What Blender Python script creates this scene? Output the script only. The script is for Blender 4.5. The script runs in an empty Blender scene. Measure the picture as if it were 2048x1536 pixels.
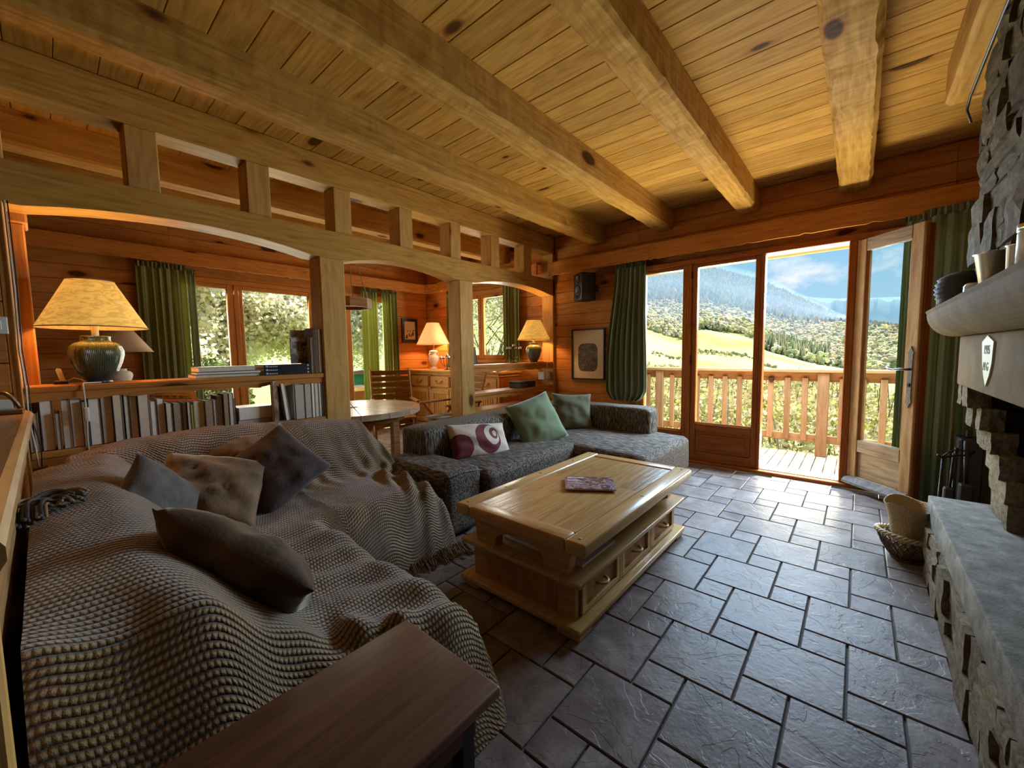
import bpy, bmesh, math, random
import numpy as np
from mathutils import Vector, Matrix, noise

random.seed(7)
NR = np.random.default_rng(7)
SC = bpy.context.scene
COL = SC.collection

# ---------------------------------------------------------------- camera
F_PX = 803.98
YAW, PITCH, ROLL = 0.711749721, -0.0773138586, -0.0150321151
_f = Vector((math.cos(YAW)*math.cos(PITCH), math.sin(YAW)*math.cos(PITCH), math.sin(PITCH)))
_r = Vector((math.sin(YAW), -math.cos(YAW), 0))
_u = _r.cross(_f)
_r2 = math.cos(ROLL)*_r + math.sin(ROLL)*_u
_u2 = -math.sin(ROLL)*_r + math.cos(ROLL)*_u
cam_d = bpy.data.cameras.new('camera')
cam_d.sensor_width = 36
cam_d.lens = F_PX/2048*36
cam_d.clip_start = 0.02
cam_d.clip_end = 20000
cam = bpy.data.objects.new('camera', cam_d)
COL.objects.link(cam)
cam.matrix_world = Matrix(((_r2.x, _u2.x, -_f.x, 0), (_r2.y, _u2.y, -_f.y, 0), (_r2.z, _u2.z, -_f.z, 1.25), (0, 0, 0, 1)))
SC.camera = cam

# ---------------------------------------------------------------- view, world, sun
SC.view_settings.view_transform = 'Standard'
SC.view_settings.look = 'None'
SC.view_settings.gamma = 1
SC.view_settings.use_curve_mapping = False
SC.view_settings.exposure = 0.7
SC.cycles.diffuse_bounces = 5
SC.cycles.max_bounces = 9
SC.cycles.transparent_max_bounces = 16
SC.cycles.sample_clamp_indirect = 6
SC.cycles.use_denoising = True
SC.cycles.use_adaptive_sampling = True
SC.cycles.adaptive_threshold = 0.04

def build_world():
    w = bpy.data.worlds.new('sky'); SC.world = w
    w.use_nodes = True
    nt = w.node_tree; nt.nodes.clear()
    N = nt.nodes.new; L = nt.links.new
    out = N('ShaderNodeOutputWorld'); bg = N('ShaderNodeBackground')
    tc = N('ShaderNodeTexCoord'); sep = N('ShaderNodeSeparateXYZ')
    L(tc.outputs['Generated'], sep.inputs[0])
    ramp = N('ShaderNodeValToRGB')
    e = ramp.color_ramp.elements
    e[0].position = 0.0; e[0].color = (0.46, 0.70, 0.86, 1)
    e[1].position = 0.75; e[1].color = (0.13, 0.40, 0.80, 1)
    m = e.new(0.24); m.color = (0.27, 0.57, 0.84, 1)
    L(sep.outputs['Z'], ramp.inputs[0])
    # cumulus: noise over the sky vault, stretched along the horizon
    mp = N('ShaderNodeMapping'); mp.inputs['Scale'].default_value = (1, 1, 2.0)
    mp.inputs['Location'].default_value = (0.30, 0.02, 0.10)
    L(tc.outputs['Generated'], mp.inputs[0])
    nz = N('ShaderNodeTexNoise'); nz.inputs['Scale'].default_value = 3.4; nz.inputs['Detail'].default_value = 9
    nz.inputs['Roughness'].default_value = 0.6
    L(mp.outputs[0], nz.inputs['Vector'])
    cr = N('ShaderNodeValToRGB')
    cr.color_ramp.elements[0].position = 0.56; cr.color_ramp.elements[0].color = (0, 0, 0, 1)
    cr.color_ramp.elements[1].position = 0.68; cr.color_ramp.elements[1].color = (1, 1, 1, 1)
    L(nz.outputs['Fac'], cr.inputs[0])
    mix = N('ShaderNodeMixRGB'); mix.inputs[2].default_value = (0.97, 0.98, 1.0, 1)
    L(cr.outputs[0], mix.inputs[0]); L(ramp.outputs[0], mix.inputs[1])
    L(mix.outputs[0], bg.inputs['Color'])
    bg.inputs['Strength'].default_value = 0.66
    L(bg.outputs[0], out.inputs[0])
build_world()

SUN_DIR = Vector((0.58, -0.12, 0.92)).normalized()     # from the scene towards the sun
sd = bpy.data.lights.new('sun', 'SUN'); sd.energy = 9.0; sd.angle = 0.009; sd.color = (1.0, 0.93, 0.82)
sun = bpy.data.objects.new('sun', sd); COL.objects.link(sun)
sun.rotation_euler = SUN_DIR.to_track_quat('Z', 'Y').to_euler()
sun.location = SUN_DIR*50

def area(name, loc, aim, sx, sy, energy, color):
    """added area lamp standing in for daylight at an opening or bounce off the deck"""
    d = bpy.data.lights.new(name, 'AREA'); d.shape = 'RECTANGLE'; d.size = sx; d.size_y = sy
    d.energy = energy; d.color = color
    o = bpy.data.objects.new(name, d); COL.objects.link(o)
    o.location = loc
    v = Vector(loc)-Vector(aim)
    o.rotation_euler = v.to_track_quat('Z', 'Y').to_euler()
    return o
area('terrace_daylight_fill', (5.45, 0.75, 1.95), (4.45, 0.75, 0.55), 2.5, 1.1, 270, (0.52, 0.74, 1.0))  # added panel above the deck, boosting the skylight that reaches the floor
area('deck_bounce_fill', (5.12, 0.75, 0.12), (3.2, 0.75, 2.4), 2.4, 0.5, 118, (1.0, 0.96, 0.72))  # added lamp imitating sunlight bounced off the deck onto the ceiling
area('dining_daylight_fill', (2.5, 6.32, 1.25), (2.5, 2.0, 0.2), 2.7, 1.8, 105, (1.0, 0.90, 0.72))  # extra lamp outside the dining panes, strengthening their daylight
area('side_daylight_fill', (4.92, 4.65, 1.65), (0, 4.65, 1.4), 0.95, 0.9, 30, (1.0, 0.95, 0.85))  # unseen fill lamp added behind the side window

# ---------------------------------------------------------------- helpers
WL = {}
def _link(o, par, c):
    COL.objects.link(o)
    c = Vector(c)
    if par is not None:
        o.parent = par
        o.location = c-WL[par]
    else:
        o.location = c
    WL[o] = c
    return o
def thing(name, label, cat, loc, group=None, rz=0.0, local=False):
    """an Empty at the base of a thing; parts are given in world metres (or in local ones)"""
    o = bpy.data.objects.new(name, None); COL.objects.link(o)
    o.empty_display_size = 0.05
    o.location = loc; o.rotation_euler = (0, 0, rz)
    o['label'] = label; o['category'] = cat
    if group: o['group'] = group
    WL[o] = Vector((0, 0, 0)) if local else Vector(loc)
    return o
def tag(o, label, cat, group=None):
    o['label'] = label; o['category'] = cat
    if group: o['group'] = group
    return o
def struct(o): o['kind'] = 'structure'; return o
def root(name):
    o = bpy.data.objects.new(name, None); COL.objects.link(o); o.empty_display_size = 0.05
    o['kind'] = 'structure'; WL[o] = Vector((0, 0, 0)); return o
def obj(name, verts, faces, mat, par=None, c=(0, 0, 0), smooth=False, uvs=None):
    me = bpy.data.meshes.new(name)
    me.from_pydata([tuple(v) for v in verts], [], [tuple(f) for f in faces])
    if mat is not None: me.materials.append(mat)
    if smooth: me.polygons.foreach_set('use_smooth', [True]*len(me.polygons))
    me.update()
    if uvs is not None:
        uv = me.uv_layers.new(name='UVMap')
        vi = np.empty(len(me.loops), dtype=np.int32); me.loops.foreach_get('vertex_index', vi)
        uv.data.foreach_set('uv', np.asarray(uvs, dtype=np.float32)[vi].ravel())
    return _link(bpy.data.objects.new(name, me), par, c)
def bm_obj(name, bm, mat, par=None, c=(0, 0, 0), smooth=False):
    me = bpy.data.meshes.new(name); bm.to_mesh(me); bm.free()
    if mat is not None: me.materials.append(mat)
    if smooth: me.polygons.foreach_set('use_smooth', [True]*len(me.polygons))
    return _link(bpy.data.objects.new(name, me), par, c)
BOXF = ((0, 3, 2, 1), (4, 5, 6, 7), (0, 1, 5, 4), (1, 2, 6, 5), (2, 3, 7, 6), (3, 0, 4, 7))
def box_v(lo, hi):
    x0, y0, z0 = lo; x1, y1, z1 = hi
    return [(x0, y0, z0), (x1, y0, z0), (x1, y1, z0), (x0, y1, z0), (x0, y0, z1), (x1, y0, z1), (x1, y1, z1), (x0, y1, z1)]
def box_bm(size, bev=0.0, seg=1):
    bm = bmesh.new()
    bmesh.ops.create_cube(bm, size=1)
    for v in bm.verts: v.co = Vector((v.co.x*size[0], v.co.y*size[1], v.co.z*size[2]))
    if bev > 0:
        bmesh.ops.bevel(bm, geom=list(bm.edges), offset=min(bev, min(size)*0.45), segments=seg, affect='EDGES', profile=0.5)
    return bm
def box(name, lo, hi, mat, par=None, bev=0.003, seg=1):
    lo = Vector(lo); hi = Vector(hi)
    return bm_obj(name, box_bm(hi-lo, bev, seg), mat, par, (lo+hi)/2, smooth=seg > 1)
def shared(name, me, par, c, rot=None, scale=None):
    o = bpy.data.objects.new(name, me); _link(o, par, c)
    if rot is not None: o.rotation_euler = rot
    if scale is not None: o.scale = scale
    return o
def prism(name, pts, axis, a, b, mat, par=None, bev=0.0, smooth=False):
    """extrude a 2-D outline along x, y or z from a to b"""
    n = len(pts)
    def P(p, t):
        return {'x': (t, p[0], p[1]), 'y': (p[0], t, p[1]), 'z': (p[0], p[1], t)}[axis]
    vs = [Vector(P(p, a)) for p in pts]+[Vector(P(p, b)) for p in pts]
    c = (Vector([min(v[i] for v in vs) for i in range(3)])+Vector([max(v[i] for v in vs) for i in range(3)]))/2
    fs = [tuple(range(n)), tuple(range(2*n-1, n-1, -1))]+[(i, i+n, (i+1) % n+n, (i+1) % n) for i in range(n)]
    bm = bmesh.new()
    bv = [bm.verts.new(v-c) for v in vs]
    for f in fs:
        bm.faces.new([bv[i] for i in f])
    bmesh.ops.recalc_face_normals(bm, faces=bm.faces)
    if bev > 0:
        es = [e for e in bm.edges if len(e.link_faces) == 2 and e.calc_face_angle(0) > 0.6]
        bmesh.ops.bevel(bm, geom=es, offset=bev, segments=1, affect='EDGES', profile=0.5)
    return bm_obj(name, bm, mat, par, c, smooth)
def tube_vf(path, rad, n=8, cap=True):
    path = [Vector(p) for p in path]; m = len(path)
    if not isinstance(rad, (list, tuple)): rad = [rad]*m
    vs = []; fs = []
    ref = None
    for i, p in enumerate(path):
        t = (path[min(i+1, m-1)]-path[max(i-1, 0)])
        if t.length < 1e-9: t = Vector((0, 0, 1))
        t.normalize()
        if ref is None:
            ref = Vector((0, 0, 1)) if abs(t.z) < 0.9 else Vector((1, 0, 0))
        a = (ref-t*ref.dot(t))
        if a.length < 1e-6: a = t.orthogonal()
        a.normalize(); b = t.cross(a); ref = a
        for k in range(n):
            q = 2*math.pi*k/n
            vs.append(p+(a*math.cos(q)+b*math.sin(q))*rad[i])
    for i in range(m-1):
        for k in range(n):
            k2 = (k+1) % n
            fs.append((i*n+k, i*n+k2, (i+1)*n+k2, (i+1)*n+k))
    if cap:
        fs.append(tuple(range(n-1, -1, -1))); fs.append(tuple(range((m-1)*n, m*n)))
    return vs, fs
def tube(name, path, rad, mat, par=None, n=8):
    vs, fs = tube_vf(path, rad, n)
    c = sum((Vector(p) for p in path), Vector())/len(path)
    return obj(name, [v-c for v in vs], fs, mat, par, c, smooth=True)
def join_vf(parts):
    V = []; Fc = []
    for vs, fs in parts:
        o = len(V); V += list(vs); Fc += [tuple(i+o for i in f) for f in fs]
    return V, Fc
def lathe_vf(prof, n=32, c=(0, 0, 0), rib=0.0, nrib=0):
    vs = []; fs = []
    for r, z in prof:
        for k in range(n):
            q = 2*math.pi*k/n
            rr = r
            vs.append((c[0]+rr*math.cos(q), c[1]+rr*math.sin(q), c[2]+z))
    m = len(prof)
    for i in range(m-1):
        for k in range(n):
            k2 = (k+1) % n
            fs.append((i*n+k, i*n+k2, (i+1)*n+k2, (i+1)*n+k))
    if prof[0][0] > 1e-5: fs.append(tuple(range(n-1, -1, -1)))
    if prof[-1][0] > 1e-5: fs.append(tuple(range((m-1)*n, m*n)))
    return vs, fs
def lathe(name, prof, c, mat, par=None, n=32, cap=True):
    vs, fs = lathe_vf(prof, n)
    if not cap: fs = [f for f in fs if len(f) == 4]
    return obj(name, vs, fs, mat, par, c, smooth=True)
def rbox(name, lo, hi, r, mat, par=None, puff=(0, 0, 0), n=14, noise_a=0.0, side_puff=0.0):
    """soft upholstery block: rounded box whose faces swell"""
    lo = Vector(lo); hi = Vector(hi); c = (lo+hi)/2; h = (hi-lo)/2
    bm = bmesh.new(); bmesh.ops.create_cube(bm, size=2)
    bmesh.ops.subdivide_edges(bm, edges=list(bm.edges), cuts=n, use_grid_fill=True)
    for v in bm.verts:
        # push grid lines towards the edges so that the rounding is smooth
        q = Vector([math.copysign(abs(t)**0.7, t) for t in v.co])
        p = Vector((q.x*h.x, q.y*h.y, q.z*h.z))
        inn = Vector([max(-(h[i]-r), min(h[i]-r, p[i])) for i in range(3)])
        d = p-inn
        s = Vector((1-q.x*q.x, 1-q.y*q.y, 1-q.z*q.z))
        if d.length > 1e-9: p = inn+d.normalized()*r
        for i in range(3):
            j, k = [(1, 2), (0, 2), (0, 1)][i]
            if abs(q[i]) > 0.999: p[i] += math.copysign(puff[i]*max(0, s[j]*s[k])**0.5, q[i])
        if noise_a:
            w = c+p
            p = p+Vector((0, 0, 1))*noise_a*noise.noise(w*5) + Vector((1, 1, 0))*noise_a*0.6*noise.noise(w*7+Vector((9, 3, 1)))
        v.co = p
    return bm_obj(name, bm, mat, par, c, smooth=True)
def cushion(name, w, h, t, mat, par, c, rot, n=22, pinch=0.06, seed=0, crease=0.012):
    """square cushion lying in its local xy plane, thickness t along z"""
    vs = []; fs = []
    for side in (1, -1):
        for i in range(n+1):
            for j in range(n+1):
                u = i/n*2-1; v = j/n*2-1
                k = (max(0, 1-u*u)*max(0, 1-v*v))**0.42
                e = 1-pinch*(1-abs(u)**2.5)*abs(v)**3
                e2 = 1-pinch*(1-abs(v)**2.5)*abs(u)**3
                x = u*w/2*e2; y = v*h/2*e
                nz = noise.noise(Vector((u*2.2+seed*3.1, v*2.2-seed, side*1.7)))+0.5*noise.noise(Vector((u*5+seed, v*5, side*2.7)))
                fold = math.sin((u*4+v*7+seed)+2*nz)*crease*0.5
                vs.append((x, y, side*(k*t/2+k*crease*nz+k*fold)))
    m = (n+1)*(n+1)
    for s in (0, 1):
        for i in range(n):
            for j in range(n):
                a = s*m+i*(n+1)+j; q = (a, a+n+1, a+n+2, a+1)
                fs.append(q if s == 0 else q[::-1])
    bm = bmesh.new()
    bv = [bm.verts.new(v) for v in vs]
    for f in fs: bm.faces.new([bv[i] for i in f])
    bmesh.ops.remove_doubles(bm, verts=bm.verts, dist=1e-4)
    bmesh.ops.recalc_face_normals(bm, faces=bm.faces)
    o = bm_obj(name, bm, mat, par, c, smooth=True)
    o.rotation_euler = rot if not isinstance(rot, Matrix) else rot.to_euler()
    return o
def curtain_vf(p0, p1, z0, z1, nfold, amp, pinch=1.0, flare=1.0, seed=0, nu=None, nv=26, droop=0.0, shape=None):
    """gathered cloth hanging between two plan points; returns a closed two-sided sheet"""
    p0 = Vector((p0[0], p0[1], 0)); p1 = Vector((p1[0], p1[1], 0))
    d = p1-p0; nrm = Vector((-d.y, d.x, 0)).normalized()
    nu = nu or nfold*12
    vs = []; fs = []
    rnd = random.Random(seed)
    ph = [rnd.uniform(-0.5, 0.5) for _ in range(nfold+3)]
    th = 0.004
    for lay in (0, 1):
        for j in range(nv+1):
            v = j/nv
            z = z1+(z0-z1)*v
            for i in range(nu+1):
                u = i/nu
                a = u*nfold*2*math.pi+0.6*math.sin(u*9+seed)+0.5*v*math.sin(u*14+seed*2)
                g = amp*(0.55+0.6*min(1, v*3))*(0.75+0.5*noise.noise(Vector((u*5, v*1.3, seed))))
                if v < 0.05: g = amp*0.5
                off = g*math.sin(a)+0.35*g*math.sin(2.3*a+1+seed)
                sp = 1.0
                uu = u
                if shape is not None:
                    l, rr = shape(v)
                    uu = l+(rr-l)*u
                p = p0+d*uu+nrm*(off+(th if lay else 0))
                zz = z
                if droop and v > 0.86: zz = z
                vs.append((p.x, p.y, zz))
    m = (nu+1)*(nv+1)
    for lay in (0, 1):
        for j in range(nv):
            for i in range(nu):
                a = lay*m+j*(nu+1)+i
                q = (a, a+1, a+nu+2, a+nu+1)
                fs.append(q if lay == 0 else q[::-1])
    def rim(idx):
        for a, b in zip(idx[:-1], idx[1:]): fs.append((a, b, b+m, a+m))
    rim(list(range(nu+1))); rim([nv*(nu+1)+i for i in range(nu+1)][::-1])
    rim([j*(nu+1) for j in range(nv+1)][::-1]); rim([j*(nu+1)+nu for j in range(nv+1)])
    return vs, fs
def copy_tree(o, par=None):
    c = o.copy(); COL.objects.link(c); c.parent = par
    WL[c] = WL.get(o, Vector((0, 0, 0)))
    for ch in [k for k in o.children]: copy_tree(ch, c)
    return c
# ---------------------------------------------------------------- materials (all procedural)
def _new(name):
    m = bpy.data.materials.new(name); m.use_nodes = True
    nt = m.node_tree; nt.nodes.clear()
    N = nt.nodes.new; L = nt.links.new
    out = N('ShaderNodeOutputMaterial'); b = N('ShaderNodeBsdfPrincipled')
    L(b.outputs[0], out.inputs[0])
    return m, nt, N, L, b, out
def ramp_node(N, stops):
    r = N('ShaderNodeValToRGB'); e = r.color_ramp.elements
    while len(e) < len(stops): e.new(0.5)
    for k, (p, c) in enumerate(stops):
        e[k].position = p; e[k].color = (*c, 1)
    return r
def plain(name, col, rough=0.6, metal=0.0, spec=0.5, var=0.0, bump=0.0, scale=40, sheen=0.0):
    m, nt, N, L, b, out = _new(name)
    b.inputs['Base Color'].default_value = (*col, 1); b.inputs['Roughness'].default_value = rough
    b.inputs['Metallic'].default_value = metal
    b.inputs['Specular IOR Level'].default_value = spec
    if sheen: b.inputs['Sheen Weight'].default_value = sheen
    if var or bump:
        tc = N('ShaderNodeTexCoord'); nz = N('ShaderNodeTexNoise'); nz.inputs['Scale'].default_value = scale
        nz.inputs['Detail'].default_value = 6
        L(tc.outputs['Object'], nz.inputs['Vector'])
        if var:
            r = ramp_node(N, [(0.3, tuple(c*(1-var) for c in col)), (0.7, tuple(min(1, c*(1+var)) for c in col))])
            L(nz.outputs['Fac'], r.inputs[0]); L(r.outputs[0], b.inputs['Base Color'])
        if bump:
            bp = N('ShaderNodeBump'); bp.inputs['Strength'].default_value = bump; bp.inputs['Distance'].default_value = 0.01
            L(nz.outputs['Fac'], bp.inputs['Height']); L(bp.outputs[0], b.inputs['Normal'])
    return m
def wood(name, dark, mid, light, axis='x', rough=0.45, knots=1.0, grain=1.0, bump=0.25, spec=0.06, hew=0.0, var=0.12, coat=0.0):
    """softwood: stretched noise grain, growth bands and scattered dark knots, along one local axis"""
    m, nt, N, L, b, out = _new(name)
    tc = N('ShaderNodeTexCoord'); oi = N('ShaderNodeObjectInfo')
    mul = N('ShaderNodeVectorMath'); mul.operation = 'SCALE'; mul.inputs['Scale'].default_value = 1.0
    cmb = N('ShaderNodeCombineXYZ')
    mm = N('ShaderNodeMath'); mm.operation = 'MULTIPLY'; mm.inputs[1].default_value = 53.0
    L(oi.outputs['Random'], mm.inputs[0])
    for i in range(3): L(mm.outputs[0], cmb.inputs[i])
    add = N('ShaderNodeVectorMath'); add.operation = 'ADD'
    L(tc.outputs['Object'], add.inputs[0]); L(cmb.outputs[0], add.inputs[1])
    ai = 'xyz'.index(axis)
    def mapping(al, ac):
        mp = N('ShaderNodeMapping'); s = [ac, ac, ac]; s[ai] = al
        mp.inputs['Scale'].default_value = s
        L(add.outputs[0], mp.inputs[0]); return mp
    # fine grain
    g = N('ShaderNodeTexNoise'); g.inputs['Scale'].default_value = 1; g.inputs['Detail'].default_value = 7
    g.inputs['Roughness'].default_value = 0.62; g.inputs['Distortion'].default_value = 0.4
    L(mapping(2.2, 42*grain).outputs[0], g.inputs['Vector'])
    # growth bands (cathedral figure)
    g2 = N('ShaderNodeTexNoise'); g2.inputs['Scale'].default_value = 1; g2.inputs['Detail'].default_value = 3
    L(mapping(0.9, 6*grain).outputs[0], g2.inputs['Vector'])
    w = N('ShaderNodeMath'); w.operation = 'MULTIPLY'; w.inputs[1].default_value = 70.0
    L(g2.outputs['Fac'], w.inputs[0])
    sn = N('ShaderNodeMath'); sn.operation = 'SINE'; L(w.outputs[0], sn.inputs[0])
    a1 = N('ShaderNodeMath'); a1.operation = 'MULTIPLY_ADD'; a1.inputs[1].default_value = 0.07; L(sn.outputs[0], a1.inputs[0]); L(g.outputs['Fac'], a1.inputs[2])
    cr = ramp_node(N, [(0.16, dark), (0.5, mid), (0.86, light)])
    L(a1.outputs[0], cr.inputs[0])
    # large tonal drift and board-to-board difference
    hv = N('ShaderNodeHueSaturation')
    vv = N('ShaderNodeMapRange'); vv.inputs['To Min'].default_value = 1-var; vv.inputs['To Max'].default_value = 1+var
    L(oi.outputs['Random'], vv.inputs[0]); L(vv.outputs[0], hv.inputs['Value'])
    L(cr.outputs[0], hv.inputs['Color'])
    col = hv.outputs[0]
    if knots > 0:
        vo = N('ShaderNodeTexVoronoi'); vo.feature = 'F1'; vo.inputs['Scale'].default_value = 1
        vo.inputs['Randomness'].default_value = 1
        L(mapping(2.4, 5.2).outputs[0], vo.inputs['Vector'])
        # only some cells carry a knot, each of its own size
        sp = N('ShaderNodeSeparateColor'); L(vo.outputs['Color'], sp.inputs[0])
        th = N('ShaderNodeMapRange'); th.inputs['From Min'].default_value = 1-0.60*knots; th.inputs['From Max'].default_value = 1
        th.inputs['To Min'].default_value = 0.0; th.inputs['To Max'].default_value = 0.25
        L(sp.outputs[0], th.inputs[0])
        df = N('ShaderNodeMath'); df.operation = 'SUBTRACT'; L(th.outputs[0], df.inputs[0]); L(vo.outputs['Distance'], df.inputs[1])
        kr = N('ShaderNodeMapRange'); kr.inputs['From Min'].default_value = -0.03; kr.inputs['From Max'].default_value = 0.03
        L(df.outputs[0], kr.inputs[0])
        mk = N('ShaderNodeMixRGB'); mk.inputs[2].default_value = (dark[0]*0.20, dark[1]*0.17, dark[2]*0.2, 1)
        kk = N('ShaderNodeMath'); kk.operation = 'MULTIPLY'; kk.inputs[1].default_value = 0.88
        L(kr.outputs[0], kk.inputs[0]); L(kk.outputs[0], mk.inputs[0]); L(col, mk.inputs[1]); col = mk.outputs[0]
        hr = N('ShaderNodeMapRange'); hr.inputs['From Min'].default_value = -0.16; hr.inputs['From Max'].default_value = 0.0
        L(df.outputs[0], hr.inputs[0])
        mh = N('ShaderNodeMixRGB'); mh.blend_type = 'MULTIPLY'; mh.inputs[2].default_value = (0.72, 0.58, 0.5, 1)
        h2 = N('ShaderNodeMath'); h2.operation = 'MULTIPLY'; h2.inputs[1].default_value = 0.8
        L(hr.outputs[0], h2.inputs[0]); L(h2.outputs[0], mh.inputs[0]); L(col, mh.inputs[1]); col = mh.outputs[0]
    L(col, b.inputs['Base Color'])
    b.inputs['Roughness'].default_value = rough; b.inputs['Specular IOR Level'].default_value = spec
    if coat: b.inputs['Coat Weight'].default_value = coat; b.inputs['Coat Roughness'].default_value = 0.18
    bp = N('ShaderNodeBump'); bp.inputs['Strength'].default_value = bump; bp.inputs['Distance'].default_value = 0.004
    L(a1.outputs[0], bp.inputs['Height'])
    nrm = bp.outputs[0]
    if hew:
        hz = N('ShaderNodeTexNoise'); hz.inputs['Scale'].default_value = 1; hz.inputs['Detail'].default_value = 2
        L(mapping(9, 5).outputs[0], hz.inputs['Vector'])
        b2 = N('ShaderNodeBump'); b2.inputs['Strength'].default_value = hew; b2.inputs['Distance'].default_value = 0.03
        L(hz.outputs['Fac'], b2.inputs['Height']); L(nrm, b2.inputs['Normal']); nrm = b2.outputs[0]
    L(nrm, b.inputs['Normal'])
    return m
def stone(name, c1, c2, c3, scale=6, bump=0.7, rough=0.85, fine=90):
    m, nt, N, L, b, out = _new(name)
    tc = N('ShaderNodeTexCoord'); oi = N('ShaderNodeObjectInfo')
    cmb = N('ShaderNodeVectorMath'); cmb.operation = 'ADD'
    mm = N('ShaderNodeMath'); mm.operation = 'MULTIPLY'; mm.inputs[1].default_value = 31
    L(oi.outputs['Random'], mm.inputs[0]); L(tc.outputs['Object'], cmb.inputs[0]); L(mm.outputs[0], cmb.inputs[1])
    a = N('ShaderNodeTexNoise'); a.inputs['Scale'].default_value = scale; a.inputs['Detail'].default_value = 8; a.inputs['Roughness'].default_value = 0.65
    f = N('ShaderNodeTexNoise'); f.inputs['Scale'].default_value = fine; f.inputs['Detail'].default_value = 4
    L(cmb.outputs[0], a.inputs['Vector']); L(cmb.outputs[0], f.inputs['Vector'])
    mx = N('ShaderNodeMath'); mx.operation = 'MULTIPLY_ADD'; mx.inputs[1].default_value = 0.35
    L(f.outputs['Fac'], mx.inputs[0]); L(a.outputs['Fac'], mx.inputs[2])
    cr = ramp_node(N, [(0.45, c1), (0.67, c2), (0.9, c3)]); L(mx.outputs[0], cr.inputs[0])
    hv = N('ShaderNodeHueSaturation'); vv = N('ShaderNodeMapRange'); vv.inputs['To Min'].default_value = 0.75; vv.inputs['To Max'].default_value = 1.25
    L(oi.outputs['Random'], vv.inputs[0]); L(vv.outputs[0], hv.inputs['Value']); L(cr.outputs[0], hv.inputs['Color'])
    L(hv.outputs[0], b.inputs['Base Color']); b.inputs['Roughness'].default_value = rough; b.inputs['Specular IOR Level'].default_value = 0.03
    bp = N('ShaderNodeBump'); bp.inputs['Strength'].default_value = bump; bp.inputs['Distance'].default_value = 0.012
    L(mx.outputs[0], bp.inputs['Height']); L(bp.outputs[0], b.inputs['Normal'])
    return m
def slate(name):
    """glazed stoneware tile with cleft slate relief"""
    m, nt, N, L, b, out = _new(name)
    tc = N('ShaderNodeTexCoord'); oi = N('ShaderNodeObjectInfo')
    mm = N('ShaderNodeMath'); mm.operation = 'MULTIPLY'; mm.inputs[1].default_value = 17
    ad = N('ShaderNodeVectorMath'); ad.operation = 'ADD'
    L(oi.outputs['Random'], mm.inputs[0]); L(tc.outputs['Object'], ad.inputs[0]); L(mm.outputs[0], ad.inputs[1])
    a = N('ShaderNodeTexNoise'); a.inputs['Scale'].default_value = 7; a.inputs['Detail'].default_value = 9; a.inputs['Roughness'].default_value = 0.62; a.inputs['Distortion'].default_value = 0.6
    L(ad.outputs[0], a.inputs['Vector'])
    # clefts: thin ridges where a low-frequency noise crosses a level
    c = N('ShaderNodeTexNoise'); c.inputs['Scale'].default_value = 4.5; c.inputs['Detail'].default_value = 5; c.inputs['Distortion'].default_value = 1.0
    L(ad.outputs[0], c.inputs['Vector'])
    st = ramp_node(N, [(0.0, (0, 0, 0)), (0.40, (0.1, 0.1, 0.1)), (0.415, (0.5, 0.5, 0.5)), (0.54, (0.55, 0.55, 0.55)), (0.552, (0.9, 0.9, 0.9)), (1, (1, 1, 1))])
    L(c.outputs['Fac'], st.inputs[0])
    cr = ramp_node(N, [(0.25, (0.085, 0.064, 0.056)), (0.5, (0.165, 0.130, 0.115)), (0.75, (0.26, 0.215, 0.19))]); L(a.outputs['Fac'], cr.inputs[0])
    hv = N('ShaderNodeHueSaturation'); vv = N('ShaderNodeMapRange'); vv.inputs['To Min'].default_value = 0.8; vv.inputs['To Max'].default_value = 1.2
    L(oi.outputs['Random'], vv.inputs[0]); L(vv.outputs[0], hv.inputs['Value']); L(cr.outputs[0], hv.inputs['Color'])
    L(hv.outputs[0], b.inputs['Base Color'])
    rr = N('ShaderNodeMapRange'); rr.inputs['To Min'].default_value = 0.26; rr.inputs['To Max'].default_value = 0.5
    L(a.outputs['Fac'], rr.inputs[0]); L(rr.outputs[0], b.inputs['Roughness'])
    b.inputs['Specular IOR Level'].default_value = 0.085
    f = N('ShaderNodeTexNoise'); f.inputs['Scale'].default_value = 60; f.inputs['Detail'].default_value = 5
    L(ad.outputs[0], f.inputs['Vector'])
    h1 = N('ShaderNodeMath'); h1.operation = 'MULTIPLY_ADD'; h1.inputs[1].default_value = 0.5; L(f.outputs['Fac'], h1.inputs[0])
    h2 = N('ShaderNodeMath'); h2.operation = 'MULTIPLY_ADD'; h2.inputs[1].default_value = 1.2; L(a.outputs['Fac'], h2.inputs[0]); L(st.outputs[0], h2.inputs[2])
    L(h2.outputs[0], h1.inputs[2])
    bp = N('ShaderNodeBump'); bp.inputs['Strength'].default_value = 0.42; bp.inputs['Distance'].default_value = 0.006
    L(h1.outputs[0], bp.inputs['Height']); L(bp.outputs[0], b.inputs['Normal'])
    return m
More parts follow.
